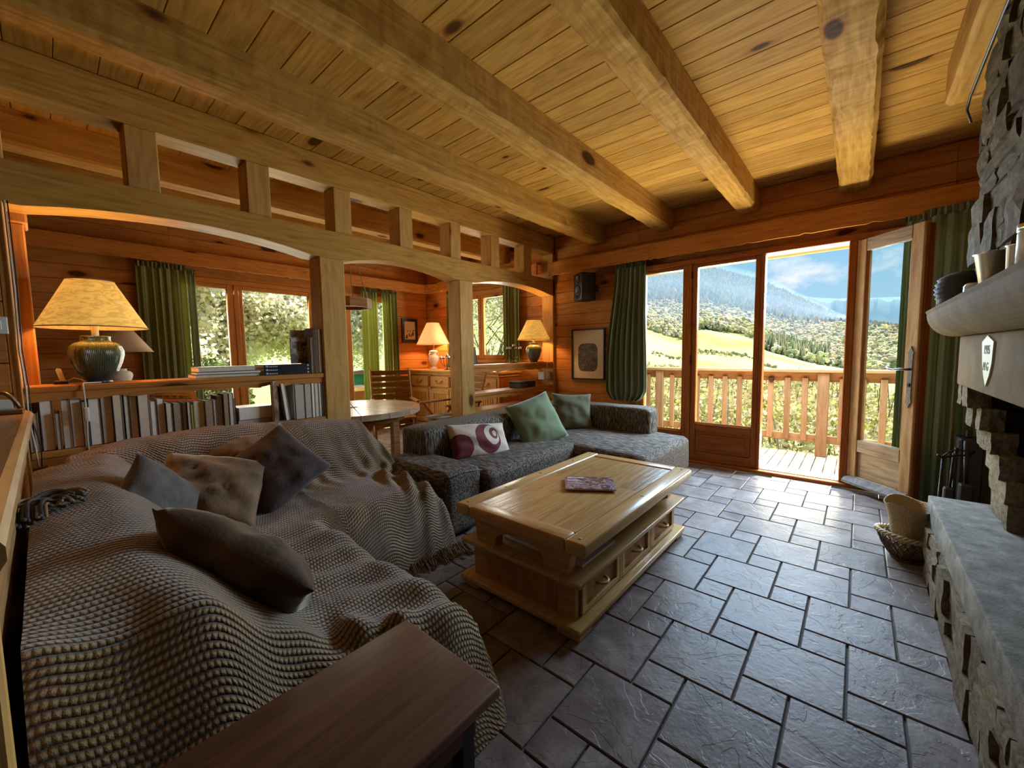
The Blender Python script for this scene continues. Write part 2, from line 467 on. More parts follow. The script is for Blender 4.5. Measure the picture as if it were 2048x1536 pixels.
def tweed(name, dark, light, along='x', sheen=0.3, sa=8, sc=260):
    """coarse woven upholstery with streaky melange yarn"""
    m, nt, N, L, b, out = _new(name)
    tc = N('ShaderNodeTexCoord'); ge = N('ShaderNodeNewGeometry')
    def nz(s, d=3):
        mp = N('ShaderNodeMapping'); mp.inputs['Scale'].default_value = s
        L(ge.outputs['Position'], mp.inputs[0]) if False else L(tc.outputs['Object'], mp.inputs[0])
        t = N('ShaderNodeTexNoise'); t.inputs['Scale'].default_value = 1; t.inputs['Detail'].default_value = d
        L(mp.outputs[0], t.inputs['Vector']); return t
    sc_l, sc_w = 16, 105
    sc = {'x': (sc_l, sc_w, sc_w), 'y': (sc_w, sc_l, sc_w), 'z': (sc_w, sc_w, sc_l)}[along]
    a = nz(sc, 2)
    v = nz((300, 300, 300), 2)
    mx = N('ShaderNodeMath'); mx.operation = 'MULTIPLY_ADD'; mx.inputs[1].default_value = 0.30
    L(v.outputs['Fac'], mx.inputs[0]); L(a.outputs['Fac'], mx.inputs[2])
    cr = ramp_node(N, [(0.46, dark), (0.60, tuple(p*0.75+q*0.25 for p, q in zip(dark, light))), (0.80, light)])
    L(mx.outputs[0], cr.inputs[0]); L(cr.outputs[0], b.inputs['Base Color'])
    b.inputs['Roughness'].default_value = 0.9; b.inputs['Sheen Weight'].default_value = sheen; b.inputs['Specular IOR Level'].default_value = 0.15
    bp = N('ShaderNodeBump'); bp.inputs['Strength'].default_value = 0.5; bp.inputs['Distance'].default_value = 0.004
    L(mx.outputs[0], bp.inputs['Height']); L(bp.outputs[0], b.inputs['Normal'])
    return m
def knit(name, dark, light, rows=54, cols=80):
    """chunky knitted wool: rows of yarn loops laid out over the throw's own UV metres"""
    m, nt, N, L, b, out = _new(name)
    uv = N('ShaderNodeUVMap'); sx = N('ShaderNodeSeparateXYZ'); L(uv.outputs[0], sx.inputs[0])
    nz = N('ShaderNodeTexNoise'); nz.inputs['Scale'].default_value = 9; nz.inputs['Detail'].default_value = 3
    L(uv.outputs[0], nz.inputs['Vector'])
    def M(op, a, bb=None, c=None):
        t = N('ShaderNodeMath'); t.operation = op
        for k, q in enumerate((a, bb, c)):
            if q is None: continue
            if isinstance(q, (int, float)): t.inputs[k].default_value = q
            else: L(q, t.inputs[k])
        return t.outputs[0]
    vv = M('MULTIPLY_ADD', nz.outputs['Fac'], 0.016, sx.outputs['Y'])
    row = M('MULTIPLY', vv, rows)
    rs = M('ABSOLUTE', M('SINE', M('MULTIPLY', row, math.pi)))
    rowi = M('FLOOR', row)
    colp = M('MULTIPLY_ADD', rowi, 0.5, M('MULTIPLY', sx.outputs['X'], cols))
    cs = M('ABSOLUTE', M('SINE', M('MULTIPLY', colp, math.pi)))
    hgt = M('MULTIPLY', M('POWER', rs, 0.8), M('MULTIPLY_ADD', cs, 0.35, 0.65))
    fz = N('ShaderNodeTexNoise'); fz.inputs['Scale'].default_value = 260; fz.inputs['Detail'].default_value = 3; L(uv.outputs[0], fz.inputs['Vector'])
    pat = N('ShaderNodeTexNoise'); pat.inputs['Scale'].default_value = 5; pat.inputs['Detail'].default_value = 4; L(uv.outputs[0], pat.inputs['Vector'])
    t = M('MULTIPLY_ADD', hgt, 0.62, M('MULTIPLY_ADD', fz.outputs['Fac'], 0.34, M('MULTIPLY_ADD', pat.outputs['Fac'], 0.5, -0.3)))
    cr = ramp_node(N, [(0.12, tuple(d*0.45 for d in dark)), (0.42, dark), (0.85, light)]); L(t, cr.inputs[0])
    L(cr.outputs[0], b.inputs['Base Color'])
    b.inputs['Roughness'].default_value = 0.95; b.inputs['Sheen Weight'].default_value = 0.35; b.inputs['Sheen Roughness'].default_value = 0.5
    b.inputs['Specular IOR Level'].default_value = 0.1
    bp = N('ShaderNodeBump'); bp.inputs['Strength'].default_value = 0.9; bp.inputs['Distance'].default_value = 0.010
    hh = M('MULTIPLY_ADD', fz.outputs['Fac'], 0.35, hgt)
    L(hh, bp.inputs['Height']); L(bp.outputs[0], b.inputs['Normal'])
    return m
def velvet(name, col, sheen=0.8, tint=(1, 1, 1), mottle=0.3):
    m, nt, N, L, b, out = _new(name)
    tc = N('ShaderNodeTexCoord'); a = N('ShaderNodeTexNoise'); a.inputs['Scale'].default_value = 7; a.inputs['Detail'].default_value = 5
    a.inputs['Distortion'].default_value = 0.8
    L(tc.outputs['Object'], a.inputs['Vector'])
    cr = ramp_node(N, [(0.3, tuple(c*(1-mottle) for c in col)), (0.7, tuple(min(1, c*(1+mottle)) for c in col))])
    L(a.outputs['Fac'], cr.inputs[0]); L(cr.outputs[0], b.inputs['Base Color'])
    b.inputs['Roughness'].default_value = 0.75; b.inputs['Sheen Weight'].default_value = sheen; b.inputs['Sheen Roughness'].default_value = 0.35
    b.inputs['Sheen Tint'].default_value = (*tint, 1); b.inputs['Specular IOR Level'].default_value = 0.15
    fz = N('ShaderNodeTexNoise'); fz.inputs['Scale'].default_value = 90; fz.inputs['Detail'].default_value = 4; L(tc.outputs['Object'], fz.inputs['Vector'])
    ad = N('ShaderNodeMath'); ad.operation = 'MULTIPLY_ADD'; ad.inputs[1].default_value = 0.25; L(fz.outputs['Fac'], ad.inputs[0]); L(a.outputs['Fac'], ad.inputs[2])
    bp = N('ShaderNodeBump'); bp.inputs['Strength'].default_value = 0.45; bp.inputs['Distance'].default_value = 0.015
    L(ad.outputs[0], bp.inputs['Height']); L(bp.outputs[0], b.inputs['Normal'])
    return m
def cloth(name, col, trans=0.0, weave=500, var=0.15):
    m, nt, N, L, b, out = _new(name)
    tc = N('ShaderNodeTexCoord'); a = N('ShaderNodeTexNoise'); a.inputs['Scale'].default_value = weave; a.inputs['Detail'].default_value = 2
    L(tc.outputs['Object'], a.inputs['Vector'])
    cr = ramp_node(N, [(0.3, tuple(c*(1-var) for c in col)), (0.7, tuple(min(1, c*(1+var)) for c in col))])
    L(a.outputs['Fac'], cr.inputs[0]); L(cr.outputs[0], b.inputs['Base Color'])
    b.inputs['Roughness'].default_value = 0.8; b.inputs['Sheen Weight'].default_value = 0.25; b.inputs['Specular IOR Level'].default_value = 0.2
    if trans:
        tr = N('ShaderNodeBsdfTranslucent'); L(cr.outputs[0], tr.inputs[0])
        mx = N('ShaderNodeMixShader'); mx.inputs[0].default_value = trans
        L(b.outputs[0], mx.inputs[1]); L(tr.outputs[0], mx.inputs[2]); L(mx.outputs[0], out.inputs[0])
    return m
def glass_pane(name='window_glass'):
    m, nt, N, L, b, out = _new(name)
    nt.nodes.remove(b)
    t = N('ShaderNodeBsdfTransparent'); t.inputs[0].default_value = (0.97, 0.985, 0.975, 1)
    g = N('ShaderNodeBsdfGlossy'); g.inputs['Roughness'].default_value = 0.02
    fr = N('ShaderNodeFresnel'); fr.inputs[0].default_value = 1.07
    mx = N('ShaderNodeMixShader'); L(fr.outputs[0], mx.inputs[0]); L(t.outputs[0], mx.inputs[1]); L(g.outputs[0], mx.inputs[2])
    L(mx.outputs[0], out.inputs[0])
    return m
def shade_mat(name, col, emit, fleck=True):
    """paper lamp shade, lit from the bulb inside"""
    m, nt, N, L, b, out = _new(name)
    tc = N('ShaderNodeTexCoord'); a = N('ShaderNodeTexNoise'); a.inputs['Scale'].default_value = 16 if fleck else 6; a.inputs['Detail'].default_value = 3
    mp = N('ShaderNodeMapping'); mp.inputs['Scale'].default_value = (1, 1, 2.6); mp.inputs['Rotation'].default_value = (0.5, 0.3, 0)
    a.inputs['Distortion'].default_value = 1.6
    L(tc.outputs['Object'], mp.inputs[0]); L(mp.outputs[0], a.inputs['Vector'])
    lo = tuple(c*(0.72 if fleck else 0.97) for c in col)
    cr = ramp_node(N, [(0.42, lo), (0.56, col)]); L(a.outputs['Fac'], cr.inputs[0])
    L(cr.outputs[0], b.inputs['Base Color']); b.inputs['Roughness'].default_value = 0.8
    L(cr.outputs[0], b.inputs['Emission Color']); b.inputs['Emission Strength'].default_value = emit
    return m

HONEY = ((0.27, 0.120, 0.022), (0.44, 0.230, 0.050), (0.56, 0.325, 0.085))
AMBER = ((0.30, 0.105, 0.022), (0.46, 0.185, 0.042), (0.56, 0.255, 0.070))
RED = ((0.20, 0.055, 0.014), (0.33, 0.105, 0.026), (0.43, 0.16, 0.045))
PALE = ((0.35, 0.168, 0.044), (0.49, 0.265, 0.078), (0.59, 0.35, 0.12))
M = {}
M['beam'] = wood('pine_beam', *HONEY, axis='x', knots=0.9, hew=0.35, bump=0.35, rough=0.7, var=0.06)
M['ceil'] = wood('ceiling_pine', *HONEY, axis='y', knots=1.0, bump=0.2, rough=0.6, var=0.13)
M['planky'] = wood('wall_pine_y', *AMBER, axis='y', knots=1.0, bump=0.2, rough=0.45, var=0.12)
M['plankx'] = wood('wall_pine_x', *AMBER, axis='x', knots=1.0, bump=0.2, rough=0.45, var=0.12)
M['trimy'] = wood('trim_pine_y', *AMBER, axis='y', knots=0.5, bump=0.2, rough=0.45, var=0.04)
M['trimx'] = wood('trim_pine_x', *AMBER, axis='x', knots=0.5, bump=0.2, rough=0.45, var=0.04)
M['fix'] = wood('frame_beam_pine', *HONEY, axis='x', knots=0.8, bump=0.3, rough=0.5, var=0.04)
M['post'] = wood('post_pine', *PALE, axis='z', knots=0.6, bump=0.3, rough=0.5, var=0.05, grain=0.7)
M['winz'] = wood('window_oak_z', *RED, axis='z', knots=0.15, bump=0.15, rough=0.4, var=0.06, grain=1.4)
M['winy'] = wood('window_oak_y', *RED, axis='y', knots=0.15, bump=0.15, rough=0.4, var=0.06, grain=1.4)
M['winx'] = wood('window_oak_x', *AMBER, axis='x', knots=0.15, bump=0.15, rough=0.4, var=0.06, grain=1.4)
M['winzd'] = wood('window_oak_zd', *AMBER, axis='z', knots=0.15, bump=0.15, rough=0.4, var=0.06, grain=1.4)
M['leafw'] = wood('weathered_door_wood', (0.16, 0.115, 0.075), (0.34, 0.245, 0.15), (0.50, 0.38, 0.25), axis='x', knots=0.4, bump=0.6, rough=0.7, grain=0.8)
M['leafz'] = wood('weathered_door_stile', (0.22, 0.12, 0.055), (0.40, 0.24, 0.11), (0.52, 0.34, 0.17), axis='z', knots=0.1, bump=0.6, rough=0.65, grain=0.6)
M['oak'] = wood('oak_top', (0.24, 0.130, 0.045), (0.36, 0.21, 0.080), (0.46, 0.29, 0.125), axis='x', knots=0.12, bump=0.35, rough=0.22, grain=1.2, spec=0.14, var=0.22, coat=0.05)
M['oakx'] = wood('oak_frame_x', (0.34, 0.195, 0.070), (0.46, 0.285, 0.115), (0.56, 0.37, 0.165), axis='x', knots=0.12, bump=0.15, rough=0.25, spec=0.14, var=0.05, coat=0.05)
M['oaky'] = wood('oak_frame_y', (0.32, 0.155, 0.055), (0.45, 0.24, 0.09), (0.55, 0.31, 0.13), axis='y', knots=0.12, bump=0.15, rough=0.25, spec=0.14, var=0.05, coat=0.05)
M['oakz'] = wood('oak_panel_z', (0.22, 0.10, 0.034), (0.33, 0.16, 0.055), (0.42, 0.22, 0.085), axis='z', knots=0.1, bump=0.2, rough=0.4, var=0.08)
M['dresser'] = wood('dresser_pine', (0.42, 0.19, 0.05), (0.60, 0.31, 0.09), (0.70, 0.40, 0.14), axis='y', knots=0.25, bump=0.2, rough=0.4, var=0.06)
M['dresserz'] = wood('dresser_pine_z', (0.38, 0.16, 0.04), (0.56, 0.27, 0.08), (0.66, 0.36, 0.12), axis='z', knots=0.2, bump=0.2, rough=0.4, var=0.06)
M['dark_table'] = wood('walnut_side_table', (0.070, 0.030, 0.016), (0.115, 0.052, 0.028), (0.165, 0.078, 0.042), axis='x', knots=0, bump=0.08, rough=0.38, grain=1.6, spec=0.15, var=0.03)
M['slatw'] = wood('slat_chair_wood', (0.16, 0.070, 0.024), (0.30, 0.14, 0.050), (0.42, 0.22, 0.085), axis='x', knots=0.1, bump=0.3, rough=0.5, var=0.15)
M['teak'] = wood('table_teak', (0.26, 0.16, 0.085), (0.42, 0.28, 0.16), (0.54, 0.39, 0.25), axis='x', knots=0.0, bump=0.2, rough=0.32, var=0.22, spec=0.5)
M['deck'] = wood('deck_larch', (0.20, 0.14, 0.08), (0.31, 0.235, 0.145), (0.40, 0.315, 0.21), axis='x', knots=0.2, bump=0.3, rough=0.75, var=0.12)
M['rail'] = wood('railing_larch', (0.20, 0.105, 0.040), (0.30, 0.17, 0.070), (0.38, 0.23, 0.105), axis='z', knots=0.4, bump=0.3, rough=0.7, var=0.18)
M['raily'] = wood('railing_larch_y', (0.20, 0.105, 0.040), (0.30, 0.17, 0.070), (0.38, 0.23, 0.105), axis='y', knots=0.3, bump=0.3, rough=0.7, var=0.1)
M['eave'] = plain('eave_paint', (0.75, 0.62, 0.22), 0.7)
M['tile'] = slate('slate_tile')
M['grout'] = plain('grout', (0.10, 0.092, 0.085), 0.9, var=0.2, bump=0.3, scale=80)
M['stone'] = stone('field_stone', (0.040, 0.029, 0.015), (0.100, 0.073, 0.038), (0.175, 0.13, 0.072), scale=5)
M['stone_l'] = stone('pale_stone', (0.090, 0.068, 0.040), (0.20, 0.158, 0.10), (0.31, 0.255, 0.17), scale=6)
M['brick'] = stone('dark_firebrick', (0.012, 0.009, 0.007), (0.030, 0.022, 0.017), (0.055, 0.042, 0.032), scale=8, bump=0.3)  # very dark mottled brick of the firebox
M['mortar'] = plain('stone_mortar', (0.115, 0.097, 0.075), 0.95, var=0.3, bump=0.6, scale=50)
M['slab'] = stone('granite_slab', (0.10, 0.090, 0.074), (0.165, 0.15, 0.125), (0.26, 0.24, 0.205), scale=14, bump=0.35, rough=0.75, fine=160)
M['cast'] = stone('cast_stone', (0.105, 0.066, 0.024), (0.155, 0.100, 0.040), (0.21, 0.14, 0.062), scale=5, bump=0.25, rough=0.85, fine=220)
M['sofa_x'] = tweed('charcoal_tweed_x', (0.016, 0.012, 0.009), (0.215, 0.172, 0.135), 'y', 0.0)
M['sofa_z'] = tweed('charcoal_tweed_z', (0.016, 0.012, 0.009), (0.26, 0.215, 0.17), 'z', 0.0)
M['throw'] = knit('brown_knit', (0.140, 0.078, 0.032), (0.43, 0.285, 0.140))
M['fur'] = velvet('brown_fur', (0.165, 0.096, 0.048), 1.0, (0.9, 0.75, 0.58), 0.45)
M['furd'] = velvet('dark_brown_fur', (0.075, 0.042, 0.020), 0.9, (0.8, 0.65, 0.5), 0.5)
M['velv'] = velvet('mauve_velvet', (0.075, 0.050, 0.043), 0.7, (0.75, 0.62, 0.58), 0.2)
M['taupe'] = velvet('taupe_velvet', (0.11, 0.088, 0.072), 0.6, (0.8, 0.75, 0.7), 0.2)
M['piping'] = plain('tan_piping', (0.26, 0.17, 0.075), 0.8)
M['green_c'] = cloth('sage_cushion', (0.165, 0.215, 0.110), 0, 300, 0.12)
M['olive_c'] = cloth('olive_cushion', (0.115, 0.118, 0.060), 0, 300, 0.12)
M['curt'] = cloth('green_curtain', (0.21, 0.245, 0.135), 0.22, 700, 0.12)
M['curt_d'] = cloth('olive_curtain', (0.33, 0.35, 0.13), 0.45, 700, 0.12)
M['glass'] = glass_pane()
M['black'] = plain('black_plastic', (0.012, 0.012, 0.013), 0.45)
M['blackm'] = plain('black_iron', (0.018, 0.017, 0.016), 0.5, 0.6)
M['iron'] = plain('old_iron', (0.16, 0.15, 0.14), 0.45, 0.85, var=0.3, scale=60)
M['steel'] = plain('brushed_steel', (0.62, 0.58, 0.50), 0.28, 1.0)
M['brass'] = plain('old_brass', (0.22, 0.15, 0.07), 0.4, 0.9)
M['white'] = plain('white_ceramic', (0.78, 0.74, 0.66), 0.18)
M['whitep'] = plain('white_plastic', (0.70, 0.68, 0.62), 0.4)
M['paper'] = plain('page_paper', (0.62, 0.58, 0.50), 0.85, var=0.08, scale=30)
M['wax'] = plain('candle_wax', (0.78, 0.72, 0.60), 0.5)
M['mount'] = plain('cream_poster_paper', (0.62, 0.50, 0.34), 0.7, var=0.04, scale=5)
M['cord'] = plain('cream_cord', (0.60, 0.54, 0.42), 0.5)
M['greenp'] = plain('green_barrel', (0.03, 0.34, 0.16), 0.45)
M['straw'] = plain('woven_straw', (0.36, 0.25, 0.115), 0.8, var=0.3, bump=0.8, scale=140)
M['wick'] = plain('pale_wicker', (0.52, 0.40, 0.22), 0.6, var=0.25, scale=70)
M['wickd'] = plain('dark_wicker', (0.13, 0.065, 0.030), 0.55, var=0.4, scale=70)
M['shade'] = shade_mat('fleck_paper_shade', (0.90, 0.47, 0.085), 0.44)
M['shade_w'] = shade_mat('plain_fabric_shade', (0.95, 0.50, 0.17), 0.52, False)
M['shade_off'] = plain('unlit_shade', (0.42, 0.28, 0.15), 0.8)
M['plaque'] = plain('cream_plaque', (0.72, 0.66, 0.46), 0.6)
M['ink'] = plain('dark_ink', (0.05, 0.04, 0.03), 0.7)
def glaze(name, top, mid, low, z0, z1, ribbed=False):
    """two-tone reactive glaze running down the pot (the pot's own colour)"""
    m, nt, N, L, b, out = _new(name)
    tc = N('ShaderNodeTexCoord'); sp = N('ShaderNodeSeparateXYZ'); L(tc.outputs['Object'], sp.inputs[0])
    mr = N('ShaderNodeMapRange'); mr.inputs['From Min'].default_value = z0; mr.inputs['From Max'].default_value = z1
    nz = N('ShaderNodeTexNoise'); nz.inputs['Scale'].default_value = 12; nz.inputs['Detail'].default_value = 4; L(tc.outputs['Object'], nz.inputs['Vector'])
    L(sp.outputs['Z'], mr.inputs[0])
    a = N('ShaderNodeMath'); a.operation = 'MULTIPLY_ADD'; a.inputs[1].default_value = 0.22; L(nz.outputs['Fac'], a.inputs[0]); L(mr.outputs[0], a.inputs[2])
    cr = ramp_node(N, [(0.1, low), (0.55, mid), (0.95, top)]); L(a.outputs[0], cr.inputs[0]); L(cr.outputs[0], b.inputs['Base Color'])
    b.inputs['Roughness'].default_value = 0.22
    if ribbed:
        at = N('ShaderNodeMath'); at.operation = 'ARCTAN2'; L(sp.outputs['Y'], at.inputs[0]); L(sp.outputs['X'], at.inputs[1])
        mu = N('ShaderNodeMath'); mu.operation = 'MULTIPLY'; mu.inputs[1].default_value = 96; L(at.outputs[0], mu.inputs[0])
        sn = N('ShaderNodeMath'); sn.operation = 'SINE'; L(mu.outputs[0], sn.inputs[0])
        bp = N('ShaderNodeBump'); bp.inputs['Strength'].default_value = 0.7; bp.inputs['Distance'].default_value = 0.004
        L(sn.outputs[0], bp.inputs['Height']); L(bp.outputs[0], b.inputs['Normal'])
    return m
M['pot'] = glaze('ribbed_green_glaze', (0.085, 0.105, 0.030), (0.035, 0.066, 0.045), (0.020, 0.042, 0.048), 0.02, 0.24, True)
M['pot2'] = glaze('smooth_green_glaze', (0.15, 0.18, 0.085), (0.065, 0.11, 0.085), (0.040, 0.075, 0.075), 0.02, 0.26)
# ---------------------------------------------------------------- the shell of the house
XW, YD, YS, XR, ZC = 4.70, 6.13, -0.98, -3.0, 2.82
ZB = 2.60                                                   # underside of the beams

def planks_y(par, x0, x1, rects, mat, h=0.152, zoff=0.09):
    """horizontal boards on a wall that runs along y"""
    for (y0, y1, z0, z1) in rects:
        k = math.floor((z0-zoff)/h)
        while True:
            a = max(z0, zoff+k*h); b = min(z1, zoff+(k+1)*h); k += 1
            if a >= z1: break
            if b-a > 0.012: box('plank', (x0, y0, a+0.0015), (x1, y1, b-0.0015), mat, par, 0.0035)
def planks_x(par, y0, y1, rects, mat, h=0.152, zoff=0.09):
    for (x0, x1, z0, z1) in rects:
        k = math.floor((z0-zoff)/h)
        while True:
            a = max(z0, zoff+k*h); b = min(z1, zoff+(k+1)*h); k += 1
            if a >= z1: break
            if b-a > 0.012: box('plank', (x0, y0, a+0.0015), (x1, y1, b-0.0015), mat, par, 0.0035)

# floor: screed plus the two-size tile pattern
floor = struct(box('floor', (XR, YS-0.2, -0.12), (4.62, YD, -0.012), M['grout'], None, 0))
P_, Q_ = 0.3085, 0.154
def tile_mesh(s, seed):
    bm = box_bm((s-0.0075, s-0.0075, 0.014), 0)
    top = [f for f in bm.faces if f.normal.z > 0.9]
    bmesh.ops.inset_region(bm, faces=top, thickness=0.004)
    rn = random.Random(seed)
    for v in bm.verts:
        if v.co.z > 0 and abs(abs(v.co.x)-(s-0.0075)/2) < 1e-5 or v.co.z > 0 and abs(abs(v.co.y)-(s-0.0075)/2) < 1e-5:
            v.co.z -= 0.003
    me = bpy.data.meshes.new('tile'); bm.to_mesh(me); bm.free(); me.materials.append(M['tile']); return me
big_t = tile_mesh(P_, 1); small_t = tile_mesh(Q_, 2)
vis = []; rest = []
for i in range(-40, 60):
    for j in range(-40, 60):
        ox = 1.673+i*(-Q_)+j*P_; oy = -0.0115+i*P_+j*Q_
        for (cx, cy, s, me) in ((ox+P_/2, oy+P_/2, P_, big_t), (ox-Q_/2, oy+P_-Q_/2, Q_, small_t)):
            if not (XR+0.2 < cx < 4.58 and YS < cy < YD-0.05): continue
            d = math.hypot(cx, cy)
            ang = math.degrees(math.atan2(cy, cx))
            # what the photograph shows of the floor: the free strip beside the table and a patch by the dining table
            seen = (-14 < ang < 62 and cx > 0.45 and cy < 2.15 and cy > -0.6 and not (cx < 0.75 and cy > 1.0))
            seen = seen or (1.7 < cx < 3.1 and 3.3 < cy < 5.4)
            (vis if seen else rest).append((d, cx, cy, me, s))
vis.sort(key=lambda t: t[0])
if len(vis) > 300:
    rest += vis[300:]; vis = vis[:300]
for d, cx, cy, me, s in vis:
    o = shared('tile', me, floor, (cx, cy, -0.007), (NR.uniform(-.002, .002), NR.uniform(-.002, .002), 0))
V, Fc = [], []
for d, cx, cy, me, s in rest:
    n = len(V); h = s/2-0.00375
    V += box_v((cx-h, cy-h, -0.014), (cx+h, cy+h, 0.0)); Fc += [tuple(n+k for k in f) for f in BOXF]
o = obj('more_tiles', V, Fc, M['tile'], floor, (0, 0, 0)); o['kind'] = 'stuff'
o.location = -WL[floor]

# ceiling: boards laid across the beams
ceiling = struct(box('ceiling', (XR, YS-0.2, ZC+0.022), (XW+0.02, YD+0.05, ZC+0.12), M['mortar'], None, 0))
bw = 0.1635
k = -34
while 2.424+k*bw < XW:
    a = max(XR, 2.424+k*bw); b = min(XW, 2.424+(k+1)*bw); k += 1
    if b-a < 0.02: continue
    box('board', (a+0.0012, YS, ZC), (b-0.0012, YD, ZC+0.02), M['ceil'], ceiling, 0.003)

# beams: hewn timbers with wavering arrises
def beam(y0, y1, x0, x1, z0, z1, label, rough=0.012, seed=0, mat=None, taper_end=False):
    n = max(2, int((x1-x0)/0.045))
    vs = []; fs = []
    cx, cy, cz = (x0+x1)/2, (y0+y1)/2, (z0+z1)/2
    ch = 0.018
    for i in range(n+1):
        x = x0+(x1-x0)*i/n
        nz = [noise.noise(Vector((x*3.1, seed*7.3+q*2.1, q)))*rough+noise.noise(Vector((x*9.0, seed*3.3+q, q*5)))*rough*0.6 for q in range(6)]
        c0 = ch+abs(nz[0]); c1 = ch+abs(nz[1])
        ring = [(y0, z1), (y0+nz[4]*0.3, z0+c0), (y0+c0*0.9, z0+nz[2]*0.6), ((y0+y1)/2, z0+nz[5]*0.5), (y1-c1*0.9, z0+nz[3]*0.6), (y1+nz[4]*0.3, z0+c1), (y1, z1)]
        vs += [(x-cx, y-cy, z-cz) for y, z in ring]
    m = 7
    for i in range(n):
        for q in range(m-1):
            fs.append((i*m+q, i*m+q+1, (i+1)*m+q+1, (i+1)*m+q))
        fs.append((i*m+m-1, i*m, (i+1)*m, (i+1)*m+m-1))
    fs.append(tuple(range(m))); fs.append(tuple(range(n*m+m-1, n*m-1, -1)))
    o = obj('ceiling_beam', vs, fs, mat or M['beam'], None, (cx, cy, cz))
    bm = bmesh.new(); bm.from_mesh(o.data); bmesh.ops.recalc_face_normals(bm, faces=bm.faces); bm.to_mesh(o.data); bm.free()
    return tag(o, label, 'beam', 'exposed ceiling beams')
beam(2.465, 2.64, XR, 4.69, ZB, ZC, 'hewn pine ceiling beam nearest to the slotted timber partition', 0.012, 1)
beam(1.635, 1.81, XR, 4.69, ZB, ZC, 'knotty pine ceiling beam running out between the wall speaker and the green curtain', 0.014, 2)
beam(0.80, 0.975, XR, 4.69, ZB, ZC, 'pine ceiling beam with ragged edges ending above the closed terrace door', 0.020, 3)
beam(-0.03, 0.184, XR, 4.69, ZB, ZC, 'widest ceiling beam with a long crack, ending above the open terrace doorway', 0.024, 4)
beam(-0.47, -0.315, XR, 3.42, ZB, ZC, 'short ceiling beam beside the stone chimney breast', 0.008, 5)
beam(4.07, 4.25, XR, 4.69, ZB, ZC, 'dining room ceiling beam seen through the slots above the partition', 0.008, 6)
beam(4.92, 5.10, XR, 4.69, ZB, ZC, 'dining room ceiling beam nearer to the dining windows', 0.008, 7)
tube('cable', [(-1, -0.39, ZB-0.006), (2.6, -0.39, ZB-0.006), (3.35, -0.40, ZB-0.008), (3.42, -0.40, ZB-0.05), (3.43, -0.42, ZB-0.12)], 0.006, M['black'])
tag(bpy.data.objects['cable'], 'thin dark cable along the underside of the beam by the chimney', 'cable')

# east wall (towards the terrace)
wall_e = struct(box('wall_east', (XW+0.04, 2.03, 0), (XW+0.26, 4.08, ZC+0.1), M['mortar'], None, 0))
for lo, hi in (((4.74, -1.2, 2.2), (4.96, 2.03, ZC+.1)), ((4.74, -1.2, 0), (4.96, -.52, 2.2)),
               ((4.74, 4.08, 0), (4.96, 5.27, 1.10)), ((4.74, 4.08, 2.26), (4.96, 5.27, ZC+.1)), ((4.74, 5.27, 0), (4.96, 6.4, ZC+.1))):
    box('masonry', lo, hi, M['mortar'], wall_e, 0)
planks_y(wall_e, XW, XW+0.04, [(2.03, 3.24, 0.02, ZC), (3.43, 4.08, 0.02, ZC), (4.08, 5.27, 0.02, 1.10), (4.08, 5.27, 2.26, ZC),
                              (5.27, YD, 0.02, ZC), (-0.52, 2.03, 2.2, ZC), (YS, -0.52, 0.02, ZC)], M['planky'])
box('trim_strip', (4.67, -0.735, 0.05), (4.70, -0.675, 0.93), M['post'], wall_e, 0.004)
box('trim_block', (4.60, -0.60, 0.90), (4.70, -0.55, 0.97), M['post'], wall_e, 0.006)

# north wall (dining windows)
wall_n = struct(box('wall_north', (XR, YD+0.04, 0), (1.04, YD+0.26, ZC+.1), M['mortar'], None, 0))
for lo, hi in (((1.04, YD+.04, 2.23), (4.05, YD+.26, ZC+.1)), ((4.05, YD+.04, 0), (4.96, YD+.26, ZC+.1))):
    box('masonry', lo, hi, M['mortar'], wall_n, 0)
planks_x(wall_n, YD, YD+0.04, [(-0.9, 1.04, 0.02, ZC), (1.04, 4.05, 2.23, ZC), (4.05, XW, 0.02, ZC)], M['plankx'])

# south wall, west wall and the short wall beside the partition
wall_s = struct(box('wall_south', (XR, YS-.2, 0), (XW+.2, YS, ZC+.1), M['mortar'], None, 0))
planks_x(wall_s, YS, YS+.03, [(3.0, XW, 0.02, ZC)], M['plankx'])
wall_w = struct(box('wall_west', (XR-.2, YS-.2, 0), (XR, YD+.26, ZC+.1), M['planky'], None, 0))
wall_l = struct(box('wall_left', (XR, 3.24, 0), (-0.115, 3.40, 2.03), M['plankx'], None, 0.004))
box('corner_board', (-0.115, 3.20, 0), (-0.082, 3.40, 2.03), M['post'], wall_l, 0.004)
planks_x(wall_l, 3.20, 3.24, [(-1.6, -0.115, 0.02, 2.03)], M['plankx'], 0.152, 0.02)
box('end_post', (-0.16, 3.43, 0), (-0.022, 3.60, 1.98), M['winzd'], wall_l, 0.006)
box('post_capital', (-0.17, 3.42, 1.98), (-0.008, 3.62, 2.16), M['winzd'], wall_l, 0.008)

